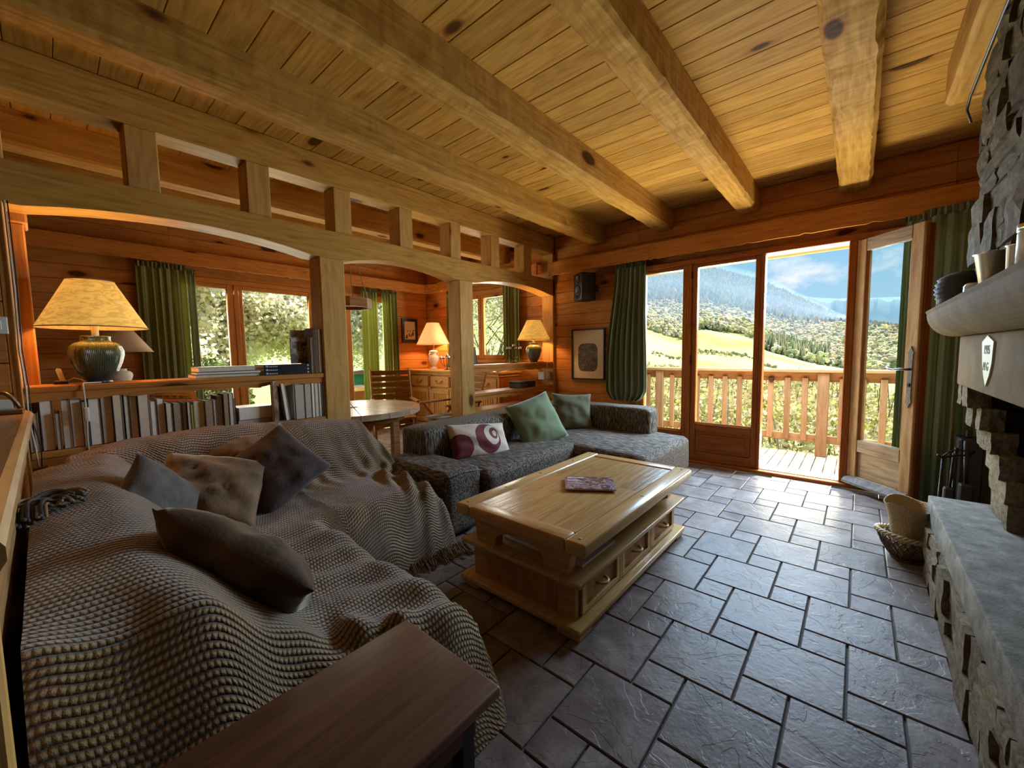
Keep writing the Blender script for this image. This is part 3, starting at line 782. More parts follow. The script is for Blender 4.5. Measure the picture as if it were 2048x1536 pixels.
# ---------------------------------------------------------------- timber partition with arches
part = thing('timber_partition', 'open pine timber frame with arched beam, posts and shelves dividing living and dining room', 'partition', (2.3, 3.33, 0))
box('upper_plate', (XR, 3.24, ZB), (4.69, 3.43, ZC-0.002), M['fix'], part, 0.008)
def arch_pts():
    pts = [(XR, 2.03)]
    pts.append((-0.09, 2.03))
    for a, b in ((-0.08, 1.462), (1.663, 2.927), (3.12, 4.65)):
        n = 26
        for i in range(n+1):
            t = i/n
            s = (t-0.06)/0.88
            z = 2.03 if s < 0 or s > 1 else 2.035+0.068*math.sin(math.pi*s)**0.8
            pts.append((a+(b-a)*t, z))
    pts.append((4.69, 2.03))
    return pts
ap = arch_pts()
prism('arched_beam', ap+[(4.69, 2.245), (XR, 2.245)], 'y', 3.24, 3.43, M['fix'], part)
for x0, x1 in ((1.462, 1.663), (2.925, 3.122)):
    box('post', (x0, 3.24, 0), (x1, 3.43, 2.032), M['post'], part, 0.006)
box('post', (4.65, 3.24, 0), (4.72, 3.43, 2.6), M['post'], part, 0.006)
for k in range(8):
    x0 = -0.215+0.61*k if k == 0 else 0.385+0.6095*(k-1)
    box('strut', (x0, 3.25, 2.243), (x0+0.148, 3.42, ZB+0.002), M['post'], part, 0.006)
def scallop(x0, x1, ztop, depth, period, ph=0.0):
    """outline of an apron whose lower edge is cut into shallow ogee waves"""
    n = int((x1-x0)/0.012); pts = []
    for i in range(n+1):
        x = x0+(x1-x0)*i/n
        q = ((x-x0)/period+ph) % 1.0
        d = 1.0
        if q > 0.72: d = 0.55+0.45*abs(math.cos((q-0.72)/0.28*math.pi*1.0))*0.6
        e = 0.5-0.5*math.cos(min(1, q/0.72)*2*math.pi)
        pts.append((x, ztop-depth*(0.75*d+0.25-0.22*e)))
    return pts+[(x1, ztop), (x0, ztop)]
def shelf(x0, x1, zt, apron=0.055, ph=0.0):
    box('shelf', (x0, 3.25, zt-0.036), (x1, 3.50, zt), M['trimx'], part, 0.005)
    prism('shelf_apron', scallop(x0, x1, zt-0.036, apron, 0.40, ph), 'y', 3.262, 3.284, M['trimx'], part)
shelf(-0.08, 1.462, 1.112, 0.05)
shelf(-0.08, 1.462, 0.762, 0.045)
shelf(3.122, 4.65, 1.118, 0.06)
shelf(3.122, 4.65, 0.795, 0.05, 0.3)
shelf(3.122, 4.65, 0.600, 0.045)

# ---------------------------------------------------------------- pelmets (curtain boards) and baseboards
def pelmet_pts(a, b, z0, z1, period=0.46):
    n = int(abs(b-a)/0.015); pts = []
    for i in range(n+1):
        t = a+(b-a)*i/n
        q = (t/period) % 1.0
        d = 0.0 if q < 0.78 else 0.011*math.sin((q-0.78)/0.22*math.pi)**2
        s = 0.008*math.sin(min(1, q/0.78)*math.pi)
        pts.append((t, z0+d+s*0.6))
    return pts+[(b, z1), (a, z1)]
t1 = struct(prism('trim_1', pelmet_pts(-0.95, 1.84, 2.275, 2.435), 'x', 4.535, 4.56, M['trimy']))
box('pelmet_board', (4.535, 1.842, 2.285), (4.562, 3.235, 2.44), M['trimy'], t1, 0.002)
box('pelmet_top', (4.535, -0.95, 2.436), (4.70, 3.235, 2.452), M['trimy'], t1, 0.002)
t2 = struct(prism('trim_2', pelmet_pts(XR, 4.545, 2.325, 2.475), 'y', 5.965, 5.99, M['trimx']))
box('pelmet_top', (XR, 5.965, 2.476), (4.70, 6.13, 2.49), M['trimx'], t2, 0.002)
t3 = struct(prism('trim_3', pelmet_pts(3.44, 5.96, 2.325, 2.475), 'x', 4.545, 4.57, M['trimy']))
box('pelmet_top', (4.545, 3.44, 2.476), (4.70, 5.965, 2.49), M['trimy'], t3, 0.002)
struct(box('baseboard_east', (4.675, 2.03, 0), (4.70, 3.23, 0.07), M['trimy'], None, 0.004))
struct(box('baseboard_north', (-0.9, 6.105, 0), (1.03, 6.13, 0.07), M['trimx'], None, 0.004))

# ---------------------------------------------------------------- terrace glazing
def fx(name, y0, y1, z0, z1, par, x0=4.645, x1=4.715, mat=None, bev=0.006):
    mt = mat or (M['winz'] if (z1-z0) > (y1-y0) else M['winy'])
    return box(name, (x0, y0, z0), (x1, y1, z1), mt, par, bev)
def pane_e(y0, y1, z0, z1, par, x=4.68):
    return box('pane', (x-0.004, y0, z0), (x+0.004, y1, z1), M['glass'], par, 0)
w1 = root('window_1')
fx('head', -0.52, 2.03, 2.172, 2.23, w1, 4.63, 4.74)
fx('jamb', 1.985, 2.03, 0, 2.172, w1, 4.63, 4.74); fx('jamb', -0.52, -0.475, 0, 2.172, w1, 4.63, 4.74)
fx('threshold', -0.52, 2.03, 0, 0.035, w1, 4.60, 4.86, M['winy'])
box('threshold_cap', (4.66, 0.10, 0.035), (4.84, 0.72, 0.042), M['iron'], w1, 0.001)
fx('mullion', 1.402, 1.447, 0.035, 2.172, w1, 4.63, 4.74)
fx('mullion', 0.722, 0.752, 0.035, 2.172, w1, 4.63, 4.74)
fx('mullion', 0.042, 0.100, 0.035, 2.172, w1, 4.63, 4.74)
def light_bay(par, ya, yb, zsill, panel=True, sw=0.052):
    fx('stile', ya, ya+sw, 0.035, 2.172, par); fx('stile', yb-sw, yb, 0.035, 2.172, par)
    fx('top_rail', ya+sw, yb-sw, 2.134, 2.172, par)
    fx('mid_rail', ya+sw, yb-sw, zsill-0.085, zsill, par); fx('bottom_rail', ya+sw, yb-sw, 0.035, 0.13, par)
    fx('panel', ya+sw, yb-sw, 0.13, zsill-0.085, par, 4.665, 4.70, M['winy'])
    fx('panel_field', ya+sw+0.045, yb-sw-0.045, 0.16, zsill-0.115, par, 4.657, 4.668, M['winy'], 0.005)
    pane_e(ya+sw, yb-sw, zsill, 2.134, par)
    fx('glazing_bead', ya+sw, yb-sw, zsill, zsill+0.012, par, 4.655, 4.672)
light_bay(w1, 1.447, 1.985, 0.345)
light_bay(w1, -0.475, 0.042, 0.345)
d2 = root('door_2')
light_bay(d2, 0.752, 1.402, 0.447, True, 0.055)
tube('hinge', [(4.640, 1.404, 2.02), (4.640, 1.404, 2.10)], 0.009, M['blackm'], d2)
tube('hinge', [(4.640, 1.404, 1.10), (4.640, 1.404, 1.20)], 0.009, M['blackm'], d2)

# the open leaf, swung into the room, weathered outer face towards us
d1 = root('door_1')
d1.location = (4.632, 0.045, 0); d1.rotation_euler = (0, 0, math.atan2(-0.375, -0.382))
LW, LT = 0.535, 0.058
def lf(name, x0, x1, z0, z1, mat, y0=0.0, y1=LT, bev=0.005): return box(name, (x0, y0, z0), (x1, y1, z1), mat, d1, bev)
lf('hinge_stile', 0.0, 0.085, 0.045, 2.165, M['leafz'])
lf('lock_stile', LW-0.085, LW, 0.045, 2.165, M['leafz'])
lf('lock_edge', LW, LW+0.014, 0.05, 2.15, wood('door_edge_oak', (0.09, 0.032, 0.012), (0.16, 0.06, 0.022), (0.22, 0.09, 0.035), axis='z', knots=0, grain=1.5), 0.018, LT+0.016)
lf('top_rail', 0.085, LW-0.085, 2.06, 2.165, M['leafw'])
lf('mid_rail', 0.085, LW-0.085, 0.345, 0.45, M['leafw'])
lf('bottom_rail', 0.085, LW-0.085, 0.05, 0.125, M['leafw'])
lf('panel', 0.085, LW-0.085, 0.125, 0.345, M['leafw'], 0.016, 0.04)
prism('weather_bar', [(-0.045, 0.055), (0.0, 0.055), (0.0, 0.12), (-0.012, 0.115), (-0.045, 0.075)], 'x', 0.0, LW-0.01, plain('grey_weathered', (0.15, 0.145, 0.14), 0.8, var=0.4, scale=25), d1)
lf('pane', 0.085, LW-0.085, 0.45, 2.06, M['glass'], 0.026, 0.034, 0)
lf('glazing_bead', 0.085, 0.100, 0.45, 2.06, M['winz'], 0.008, 0.026)
lf('glazing_bead', LW-0.100, LW-0.085, 0.45, 2.06, M['leafz'], 0.008, 0.026)
pl = prism('escutcheon', [(LW-0.042+dx, 1.02+dz) for dx, dz in ((-.016, -.16), (-.022, -.19), (-.010, -.205), (0, -.235), (.010, -.205), (.022, -.19), (.016, -.16), (.016, .16), (.022, .19), (.010, .205), (0, .235), (-.010, .205), (-.022, .19), (-.016, .16))], 'y', -0.006, 0.0, M['iron'], d1)
hc = LW-0.042
tube('lever_handle', [(hc, 0, 1.08), (hc, -0.05, 1.08), (hc-0.03, -0.062, 1.082), (hc-0.07, -0.062, 1.074), (hc-0.105, -0.062, 1.078), (hc-0.125, -0.062, 1.09)], [0.010, 0.009, 0.008, 0.008, 0.009, 0.006], M['iron'], d1)
box('keyhole', (hc-0.010, -0.012, 0.945), (hc+0.010, 0.0, 0.975), M['blackm'], d1, 0.003)

# ---------------------------------------------------------------- dining glazing (north) and side window (east)
def fn(name, x0, x1, z0, z1, par, y0=YD-0.02, y1=YD+0.07, mat=None, bev=0.006):
    mt = mat or (M['winzd'] if (z1-z0) > (x1-x0) else M['winx'])
    return box(name, (x0, y0, z0), (x1, y1, z1), mt, par, bev)
w2 = root('window_2')
fn('head', 1.04, 4.05, 2.172, 2.23, w2); fn('threshold', 1.04, 4.05, 0, 0.04, w2)
fn('jamb', 1.04, 1.085, 0.04, 2.172, w2); fn('jamb', 4.0, 4.05, 0.04, 2.172, w2)
for a, b in ((1.645, 1.70), (2.62, 2.68)): fn('mullion', a, b, 0.04, 2.172, w2)
def bay_n(par, xa, xb, zs, sw=0.075, ztop=2.118):
    fn('stile', xa, xa+sw, 0.04, 2.172, par, YD-0.01, YD+0.05); fn('stile', xb-sw, xb, 0.04, 2.172, par, YD-0.01, YD+0.05)
    fn('top_rail', xa+sw, xb-sw, ztop, 2.172, par, YD-0.01, YD+0.05); fn('bottom_rail', xa+sw, xb-sw, 0.04, zs, par, YD-0.01, YD+0.05)
    box('pane', (xa+sw, YD+0.016, zs), (xb-sw, YD+0.024, ztop), M['glass'], par, 0)
bay_n(w2, 1.085, 1.645, 0.40); bay_n(w2, 1.70, 2.62, 0.40, 0.045)
d3 = root('door_3')
bay_n(d3, 3.12, 3.98, 0.30, 0.10)
fn('stile', 2.68, 3.12, 0.04, 2.172, w2, YD-0.01, YD+0.05)
box('lock_plate', (3.90, YD-0.018, 0.95), (3.945, YD-0.01, 1.22), M['blackm'], d3, 0.002)
tube('lever_handle', [(3.92, YD-0.018, 1.13), (3.92, YD-0.06, 1.13), (3.80, YD-0.065, 1.12)], 0.009, M['iron'], d3)
w3 = root('window_3')
fx('head', 4.08, 5.27, 2.19, 2.26, w3, 4.66, 4.76, M['trimy']); fx('sill', 4.06, 5.29, 1.10, 1.15, w3, 4.62, 4.76, M['trimy'])
fx('jamb', 4.08, 4.13, 1.15, 2.19, w3, 4.66, 4.76, M['winzd']); fx('jamb', 5.22, 5.27, 1.15, 2.19, w3, 4.66, 4.76, M['winzd'])
for ya, yb in ((4.13, 4.675), (4.675, 5.22)):
    fx('stile', ya, ya+0.062, 1.15, 2.19, w3, 4.665, 4.72, M['winzd']); fx('stile', yb-0.062, yb, 1.15, 2.19, w3, 4.665, 4.72, M['winzd'])
    fx('rail', ya+0.062, yb-0.062, 2.13, 2.19, w3, 4.665, 4.72, M['trimy']); fx('rail', ya+0.062, yb-0.062, 1.15, 1.225, w3, 4.665, 4.72, M['trimy'])
    box('pane', (4.688, ya+0.062, 1.225), (4.696, yb-0.062, 2.13), M['glass'], w3, 0)
tube('window_catch', [(4.665, 4.69, 1.66), (4.635, 4.69, 1.66), (4.632, 4.66, 1.65), (4.632, 4.63, 1.66)], 0.008, M['iron'], w3)

# ---------------------------------------------------------------- terrace deck, railing and eaves
deck = struct(box('floor_deck', (4.96, -4.0, -0.26), (6.02, 7.5, -0.06), M['raily'], None, 0))
yk = -3.6
while yk < 7.0:
    box('deck_board', (4.87, yk+0.003, -0.058), (6.06, yk+0.095, -0.03), M['deck'], deck, 0.003)
    yk += 0.0985
railing = thing('balcony_railing', 'weathered larch balcony railing with square balusters beyond the terrace doors', 'railing', (5.97, 1.2, -0.03))
box('handrail', (5.88, -3.9, 0.965), (6.06, 7.0, 1.004), M['raily'], railing, 0.006)
box('top_board', (5.955, -3.9, 0.855), (5.995, 7.0, 0.965), M['raily'], railing, 0.005)
box('bottom_board', (5.955, -3.9, 0.125), (5.995, 7.0, 0.215), M['raily'], railing, 0.005)
for k in range(-20, 36):
    y = 0.30+0.1745*k
    if k % 11 == 0: box('post', (5.90, y-0.055, -0.03), (5.955, y+0.055, 0.963), M['rail'], railing, 0.006)
    else: box('baluster', (5.925, y-0.030, 0.14), (5.955, y+0.030, 0.90), M['rail'], railing, 0.004)
eave = struct(box('roof_eave', (4.9, -4, 2.42), (5.95, 7.4, 2.50), M['raily'], None, 0.005))
box('fascia', (5.95, -4, 2.36), (5.98, 7.4, 2.56), M['eave'], eave, 0.004)
eave2 = struct(box('roof_eave_dining', (-3, YD+0.26, 2.50), (4.9, YD+0.95, 2.58), M['raily'], None, 0.005))
# ---------------------------------------------------------------- coffee table
ct = thing('coffee_table', 'solid oak coffee table with three drawers and an open magazine shelf', 'table', (2.09, 1.22, 0))
TX0, TX1, TY0, TY1, TZ = 1.395, 2.80, 0.825, 1.62, 0.452
fw = 0.10
for n, lo, hi, m in (('top_frame', (TX0, TY0, TZ-0.062), (TX1, TY0+fw, TZ), 'oakx'), ('top_frame', (TX0, TY1-fw, TZ-0.062), (TX1, TY1, TZ), 'oakx'),
                     ('top_frame', (TX0, TY0+fw, TZ-0.062), (TX0+fw, TY1-fw, TZ), 'oaky'), ('top_frame', (TX1-fw, TY0+fw, TZ-0.062), (TX1, TY1-fw, TZ), 'oaky')):
    box(n, lo, hi, M[m], ct, 0.014, 3)
for sx in (0, 1):
    xa = TX0+fw if sx == 0 else 2.17; xb = 2.17 if sx == 0 else TX1-fw
    wy = (TY1-TY0-2*fw)/5
    for k in range(5):
        xs = 0.07*(k % 2) if sx == 0 else 0
        box('top_plank', (xa, TY0+fw+k*wy+0.0008, TZ-0.045), (xb, TY0+fw+(k+1)*wy-0.0008, TZ-0.006), M['oak'], ct, 0)
for x, y in ((TX0+.05, TY0+.05), (TX1-.05, TY0+.05), (TX0+.05, TY1-.05), (TX1-.05, TY1-.05), (1.75, TY1-.05), (2.1, TY1-.05), (2.5, TY1-.05), (2.1, TY0+.05)):
    lathe('peg', [(0.009, -0.004), (0.009, 0.001), (0, 0.0012)], (x, y, TZ), M['oakz'], ct, 10)
# end frames: curved brackets around an arched opening
def end_frame(xa, xb):
    z0, z1 = 0.262, 0.392
    out = [(0.965, z0), (0.965-0.02, z0+0.015)]
    L = []
    def curve(a, b, n, f): return [f(i/n) for i in range(n+1)]
    ya, yb = 0.90, 1.545
    left = [(ya+0.035-0.055*(1-math.cos(t*math.pi/2)), z0+(z1-z0)*math.sin(t*math.pi/2)**0.9) for t in [i/8 for i in range(9)]]
    right = [(ya+yb-p[0], p[1]) for p in left][::-1]
    arch = [(yb-0.17, z0)]+[((ya+yb)/2+(yb-ya-0.34)/2*math.cos(t*math.pi)**1.0 if True else 0, z0+0.092*math.sin(t*math.pi)**0.55) for t in [i/14 for i in range(15)]]+[(ya+0.17, z0)]
    pts = left+right+arch
    prism('end_frame', pts, 'x', xa, xb, M['oaky'], ct)
end_frame(1.445, 1.50); end_frame(2.665, 2.72)
box('shelf', (1.405, 0.855, 0.240), (2.755, 1.59, 0.264), M['oakx'], ct, 0.006, 2)
box('carcass_end', (1.452, 0.905, 0.06), (1.485, 1.54, 0.24), M['oaky'], ct, 0.003)
box('carcass_end', (2.675, 0.905, 0.06), (2.71, 1.54, 0.24), M['oaky'], ct, 0.003)
box('end_panel', (1.446, 1.00, 0.075), (1.456, 1.44, 0.23), M['oakz'], ct, 0.003)
box('carcass_back', (1.485, 1.52, 0.06), (2.675, 1.535, 0.24), M['oakx'], ct, 0.003)
box('plinth', (1.40, 0.85, 0.030), (2.76, 1.60, 0.062), M['oakx'], ct, 0.008, 2)
for x0 in (1.41, 2.63):
    for y0 in (0.86, 1.47):
        box('foot', (x0, y0, 0.0), (x0+0.12, y0+0.12, 0.032), M['oakx'], ct, 0.008)
dw = (2.675-1.485)/3
for k in range(3):
    xa = 1.485+k*dw+0.012; xb = 1.485+(k+1)*dw-0.012
    dr = box('drawer', (xa, 0.905, 0.07), (xb, 0.93, 0.232), M['oakz'], ct, 0.002)
    for n, lo, hi in (('drawer_rail', (xa, 0.893, 0.07), (xb, 0.906, 0.098)), ('drawer_rail', (xa, 0.893, 0.206), (xb, 0.906, 0.232)),
                      ('drawer_stile', (xa, 0.893, 0.098), (xa+0.035, 0.906, 0.206)), ('drawer_stile', (xb-0.035, 0.893, 0.098), (xb, 0.906, 0.206))):
        box(n, lo, hi, M['oakx'], dr, 0.003)
    xc = (xa+xb)/2
    tube('pull', [(xc+0.036*math.cos(t), 0.903-0.034*math.sin(t), 0.152) for t in [math.pi*i/10 for i in range(11)]], 0.0075, M['oakx'], dr, 8)
    if k: box('divider', (1.485+k*dw-0.010, 0.893, 0.062), (1.485+k*dw+0.010, 0.94, 0.24), M['oakx'], ct, 0.003)
# magazine on top
def mag_cover():
    m, nt, N, L, b, out = _new('magazine_cover')
    tc = N('ShaderNodeTexCoord'); a = N('ShaderNodeTexNoise'); a.inputs['Scale'].default_value = 13; a.inputs['Detail'].default_value = 3; a.inputs['Distortion'].default_value = 1.5
    L(tc.outputs['Object'], a.inputs['Vector'])
    cr = ramp_node(N, [(0.3, (0.05, 0.06, 0.10)), (0.45, (0.16, 0.07, 0.06)), (0.55, (0.42, 0.30, 0.28)), (0.62, (0.10, 0.09, 0.14)), (0.75, (0.36, 0.36, 0.42))])
    L(a.outputs['Fac'], cr.inputs[0]); L(cr.outputs[0], b.inputs['Base Color']); b.inputs['Roughness'].default_value = 0.25
    return m
M['magc'] = mag_cover()
ang = math.atan2(1.148-1.391, 2.268-2.105)
mg = thing('magazine', 'glossy dark magazine lying on the oak coffee table top', 'magazine', (2.092, 1.20, TZ), rz=ang, local=True)
box('pages', (-0.144, -0.112, 0.0015), (0.143, 0.111, 0.0095), M['paper'], mg, 0)
cv = box('cover', (-0.146, -0.114, 0.0095), (0.146, 0.114, 0.0112), M['magc'], mg, 0)
for k, (x0, x1, yy, hh) in enumerate(((-0.13, -0.03, 0.085, 0.016), (-0.13, -0.06, 0.05, 0.008), (-0.13, -0.05, 0.034, 0.008), (-0.13, -0.07, 0.018, 0.008), (-0.13, -0.045, -0.02, 0.011), (-0.13, -0.06, -0.05, 0.008))):
    box('headline_block', (x0, yy, 0.0112), (x1, yy+hh, 0.0115), plain('cover_print_%d' % k, (0.62, 0.55, 0.52), 0.3), cv, 0)
# papers on the table's shelf
m2 = thing('magazine_pile', 'magazines lying on the open shelf inside the coffee table', 'magazines', (1.75, 1.30, 0.264))
for k in range(4):
    box('magazine', (1.54+0.02*k, 1.16-0.01*k, 0.264+0.011*k), (1.80+0.015*k, 1.40-0.02*k, 0.274+0.011*k), M['paper'] if k < 3 else M['magc'], m2, 0.001)
m3 = thing('magazine', 'white magazine near the drawer side of the coffee table shelf', 'magazine', (1.72, 1.0, 0.264))
box('pages', (1.54, 0.92, 0.2645), (1.86, 1.10, 0.276), M['paper'], m3, 0.001)
box('cover', (1.538, 0.918, 0.276), (1.862, 1.102, 0.278), plain('pale_cover', (0.45, 0.47, 0.5), 0.3), m3, 0)

# ---------------------------------------------------------------- charcoal tweed sofa with chaise
so = thing('sectional_sofa', 'charcoal tweed corner sofa with chaise standing under the terrace windows', 'sofa', (3.0, 2.4, 0))
rbox('left_arm', (1.655, 2.005, 0.02), (1.985, 2.78, 0.455), 0.045, M['sofa_x'], so, (0.006, 0.006, 0.014), 14, 0.006)
rbox('seat_base', (1.96, 2.03, 0.03), (3.20, 2.80, 0.26), 0.03, M['sofa_z'], so, (0, 0.004, 0))
rbox('seat_cushion', (1.985, 1.955, 0.235), (3.20, 2.60, 0.405), 0.05, M['sofa_x'], so, (0, 0.012, 0.022), 18, 0.008)
rbox('chaise', (3.10, 1.26, 0.03), (4.205, 2.60, 0.385), 0.06, M['sofa_x'], so, (0.004, 0.01, 0.028), 18, 0.010)
rbox('backrest', (1.875, 2.515, 0.30), (4.24, 2.84, 0.665), 0.045, M['sofa_z'], so, (0.004, 0.015, 0.010), 18, 0.008)
rbox('end_backrest', (3.965, 1.595, 0.30), (4.225, 2.60, 0.655), 0.045, M['sofa_z'], so, (0.006, 0.01, 0.010), 16, 0.008)
box('underframe', (1.75, 2.08, 0.0), (4.15, 2.78, 0.03), M['black'], so, 0)
box('underframe', (3.2, 1.36, 0.0), (4.12, 2.1, 0.03), M['black'], so, 0)
def seam(name, pts, par): tube(name, pts, 0.0035, M['sofa_z'], par, 6)
seam('arm_seam', [(1.66, 2.008, 0.425), (1.80, 2.000, 0.450), (1.98, 2.008, 0.425)], so)

def orient(n, spin):
    n = Vector(n).normalized()
    up = Vector((0, 0, 1)); y = (up-n*up.dot(n))
    if y.length < 1e-4: y = Vector((0, 1, 0))
    y.normalize(); x = y.cross(n)
    a = math.radians(spin)
    x2 = x*math.cos(a)+y*math.sin(a); y2 = -x*math.sin(a)+y*math.cos(a)
    return Matrix(((x2.x, y2.x, n.x), (x2.y, y2.y, n.y), (x2.z, y2.z, n.z)))
def orient_axes(long, n):
    y = Vector(long).normalized(); n = Vector(n); n = (n-y*n.dot(y)).normalized(); x = y.cross(n)
    return Matrix(((x.x, y.x, n.x), (x.y, y.y, n.y), (x.z, y.z, n.z)))
def pattern_cushion():
    m, nt, N, L, b, out = _new('maroon_ring_print')
    tc = N('ShaderNodeTexCoord'); sp = N('ShaderNodeSeparateXYZ'); L(tc.outputs['Object'], sp.inputs[0])
    def Mt(op, a, bb=0.0, c=None):
        t = N('ShaderNodeMath'); t.operation = op
        for k, q in enumerate((a, bb, c)):
            if q is None: continue
            if isinstance(q, (int, float)): t.inputs[k].default_value = q
            else: L(q, t.inputs[k])
        return t.outputs[0]
    X, Y = sp.outputs['X'], sp.outputs['Y']
    def ell(cx, cy, rx, ry):
        dx = Mt('DIVIDE', Mt('SUBTRACT', X, cx), rx); dy = Mt('DIVIDE', Mt('SUBTRACT', Y, cy), ry)
        d = Mt('SQRT', Mt('ADD', Mt('MULTIPLY', dx, dx), Mt('MULTIPLY', dy, dy)))
        return Mt('LESS_THAN', d, 1.0)
    e1 = ell(0.055, 0.0, 0.120, 0.135); e2 = ell(0.095, 0.02, 0.070, 0.090); e3 = ell(0.118, 0.035, 0.040, 0.055); e4 = ell(0.128, 0.035, 0.018, 0.028)
    e5 = ell(-0.20, -0.06, 0.105, 0.105)
    s = Mt('ADD', Mt('SUBTRACT', e1, e2), Mt('SUBTRACT', e3, e4)); s = Mt('MAXIMUM', s, e5)
    edge = Mt('GREATER_THAN', Mt('ABSOLUTE', Y), 0.148)
    s = Mt('MAXIMUM', s, edge)
    nz = N('ShaderNodeTexNoise'); nz.inputs['Scale'].default_value = 260; L(tc.outputs['Object'], nz.inputs['Vector'])
    mx = N('ShaderNodeMixRGB'); mx.inputs[1].default_value = (0.58, 0.47, 0.37, 1); mx.inputs[2].default_value = (0.13, 0.006, 0.012, 1)
    L(s, mx.inputs[0])
    mv = N('ShaderNodeMixRGB'); mv.blend_type = 'MULTIPLY'; mv.inputs[0].default_value = 0.6
    L(mx.outputs[0], mv.inputs[1]); cr = ramp_node(N, [(0.3, (0.72, 0.70, 0.68)), (0.6, (1, 1, 1))]); L(nz.outputs['Fac'], cr.inputs[0]); L(cr.outputs[0], mv.inputs[2])
    L(mv.outputs[0], b.inputs['Base Color']); b.inputs['Roughness'].default_value = 0.9; b.inputs['Sheen Weight'].default_value = 0.2
    return m
M['rings'] = pattern_cushion()
c = cushion('cushion', 0.56, 0.32, 0.14, M['rings'], None, (2.335, 2.385, 0.520), orient((-0.18, -0.80, 0.56), -5), seed=2)
tag(c, 'oblong cream cushion with dark maroon ring print on grey sofa', 'cushion')
c = cushion('cushion', 0.50, 0.50, 0.16, M['green_c'], None, (3.06, 2.33, 0.585), orient((-0.40, -0.75, 0.42), 17), seed=4)
tag(c, 'pale sage green cushion tilted on its corner in the middle of the grey sofa', 'cushion')
c = cushion('cushion', 0.46, 0.44, 0.15, M['olive_c'], None, (3.80, 2.40, 0.580), orient((-0.62, -0.66, 0.36), -3), seed=5, pinch=0.09)
tag(c, 'darker olive green cushion upright in the corner of the grey sofa', 'cushion')

# ---------------------------------------------------------------- corner sofa under the knitted throw
def seg_dist(px, py, a, b):
    ax, ay = a[:2]; bx, by = b[:2]
    dx, dy = bx-ax, by-ay; l2 = dx*dx+dy*dy
    t = np.clip(((px-ax)*dx+(py-ay)*dy)/l2, 0, 1)
    qx = ax+t*dx; qy = ay+t*dy
    d = np.hypot(px-qx, py-qy); s = (px-ax)*dy-(py-ay)*dx
    return d, t, s
def smooth(e0, e1, x):
    t = np.clip((x-e0)/(e1-e0), 0, 1); return t*t*(3-2*t)
RIDGE = [(1.66, 2.96, 0.60), (1.56, 2.97, 0.745), (1.30, 2.99, 0.785), (0.62, 3.01, 0.825), (0.28, 2.96, 0.815), (0.07, 2.82, 0.795), (0.03, 2.30, 0.775),
         (0.03, 1.95, 0.765), (0.03, 1.60, 0.755), (0.02, 1.30, 0.745), (0.03, 1.02, 0.70)]
SEAT = [(1.60, 3.06), (-0.04, 3.06), (-0.04, 1.0), (0.57, 0.98), (0.60, 0.95), (0.90, 0.95), (0.90, 1.99), (1.60, 1.99)]
def fnoise(x, y, s, seed):
    f = np.vectorize(lambda a, b: noise.noise(Vector((a*s+seed*7.7, b*s-seed*3.1, seed))))
    return f(x, y)
gx = np.arange(-0.0625, 1.795, 0.0125); gy = np.arange(0.80, 3.215, 0.0125)
GX, GY = np.meshgrid(gx, gy, indexing='ij')
best = np.full(GX.shape, 9.0); zt = np.zeros(GX.shape); side = np.zeros(GX.shape); tt = np.zeros(GX.shape)
for k in range(len(RIDGE)-1):
    d, t, s = seg_dist(GX, GY, RIDGE[k], RIDGE[k+1])
    z = RIDGE[k][2]+(RIDGE[k+1][2]-RIDGE[k][2])*t
    m = d < best
    best = np.where(m, d, best); zt = np.where(m, z, zt); side = np.where(m, np.sign(s), side); tt = np.where(m, k+t, tt)
insd = np.full(GX.shape, 9.0); inside = np.zeros(GX.shape, bool)
for k in range(len(SEAT)):
    a = SEAT[k]; b = SEAT[(k+1) % len(SEAT)]
    d, t, s = seg_dist(GX, GY, a, b); insd = np.minimum(insd, d)
    cond = ((a[1] > GY) != (b[1] > GY)); dy = (b[1]-a[1]) if b[1] != a[1] else 1e-9
    inside ^= cond & (GX < (b[0]-a[0])*(GY-a[1])/dy+a[0])
sdd = np.where(inside, insd, -insd)
n1 = fnoise(GX, GY, 2.3, 1); n2 = fnoise(GX, GY, 6.0, 2); n3 = fnoise(GX, GY, 14.0, 3)
sd2 = sdd+0.02*n2
edge = np.clip((sd2+0.02)/0.13, 0, 1)
zs = 0.30+0.125*(1-(1-edge)**2.4)
fall = np.clip(-(sd2+0.015)/(0.075+0.03*n1), 0, 1)
zs = np.where(sd2 < -0.015, 0.30*(1-fall)**0.75, zs)
zs = zs+(0.012*n1+0.006*n2)*(sdd > 0)
# the side of the ridge that looks into the sofa is where the seat lies
inner = (side > 0)
# ridge order runs from the right end round to the near end: the seat is on its left-hand side or right-hand side
ref = seg_dist(np.array([0.9]), np.array([2.5]), RIDGE[3], RIDGE[4])[2][0]
inner = (np.sign(side) == np.sign(ref))
w_in = 0.44+0.04*smooth(6.5, 8.5, tt)
w_out = 0.115
bi = 0.40+(zt-0.40)*(0.5+0.5*np.cos(np.pi*np.clip(np.maximum(best-0.07, 0)/w_in, 0, 1)))
bo = zt*np.clip(1-np.maximum(best-0.03, 0)/w_out, 0, 1)**0.45
bo = np.where((tt > 5.3) & (GX < 0.06), zt*(1-1.2*best*best), bo)
near = np.clip((GY-(0.90+0.03*n1))/0.20, 0, 1)**0.5          # the cloth hangs down at the near end
end = np.clip(1-np.maximum(GX-1.66, 0)/0.11, 0, 1)**0.5
zb = np.where(inner, bi, bo)
zb = np.where(inner & (best > w_in+0.07), 0, zb)
gyc = np.maximum(GY, 1.06); ztn = np.interp(gyc.ravel(), [1.02, 1.30, 1.60], [0.70, 0.745, 0.755]).reshape(GX.shape)
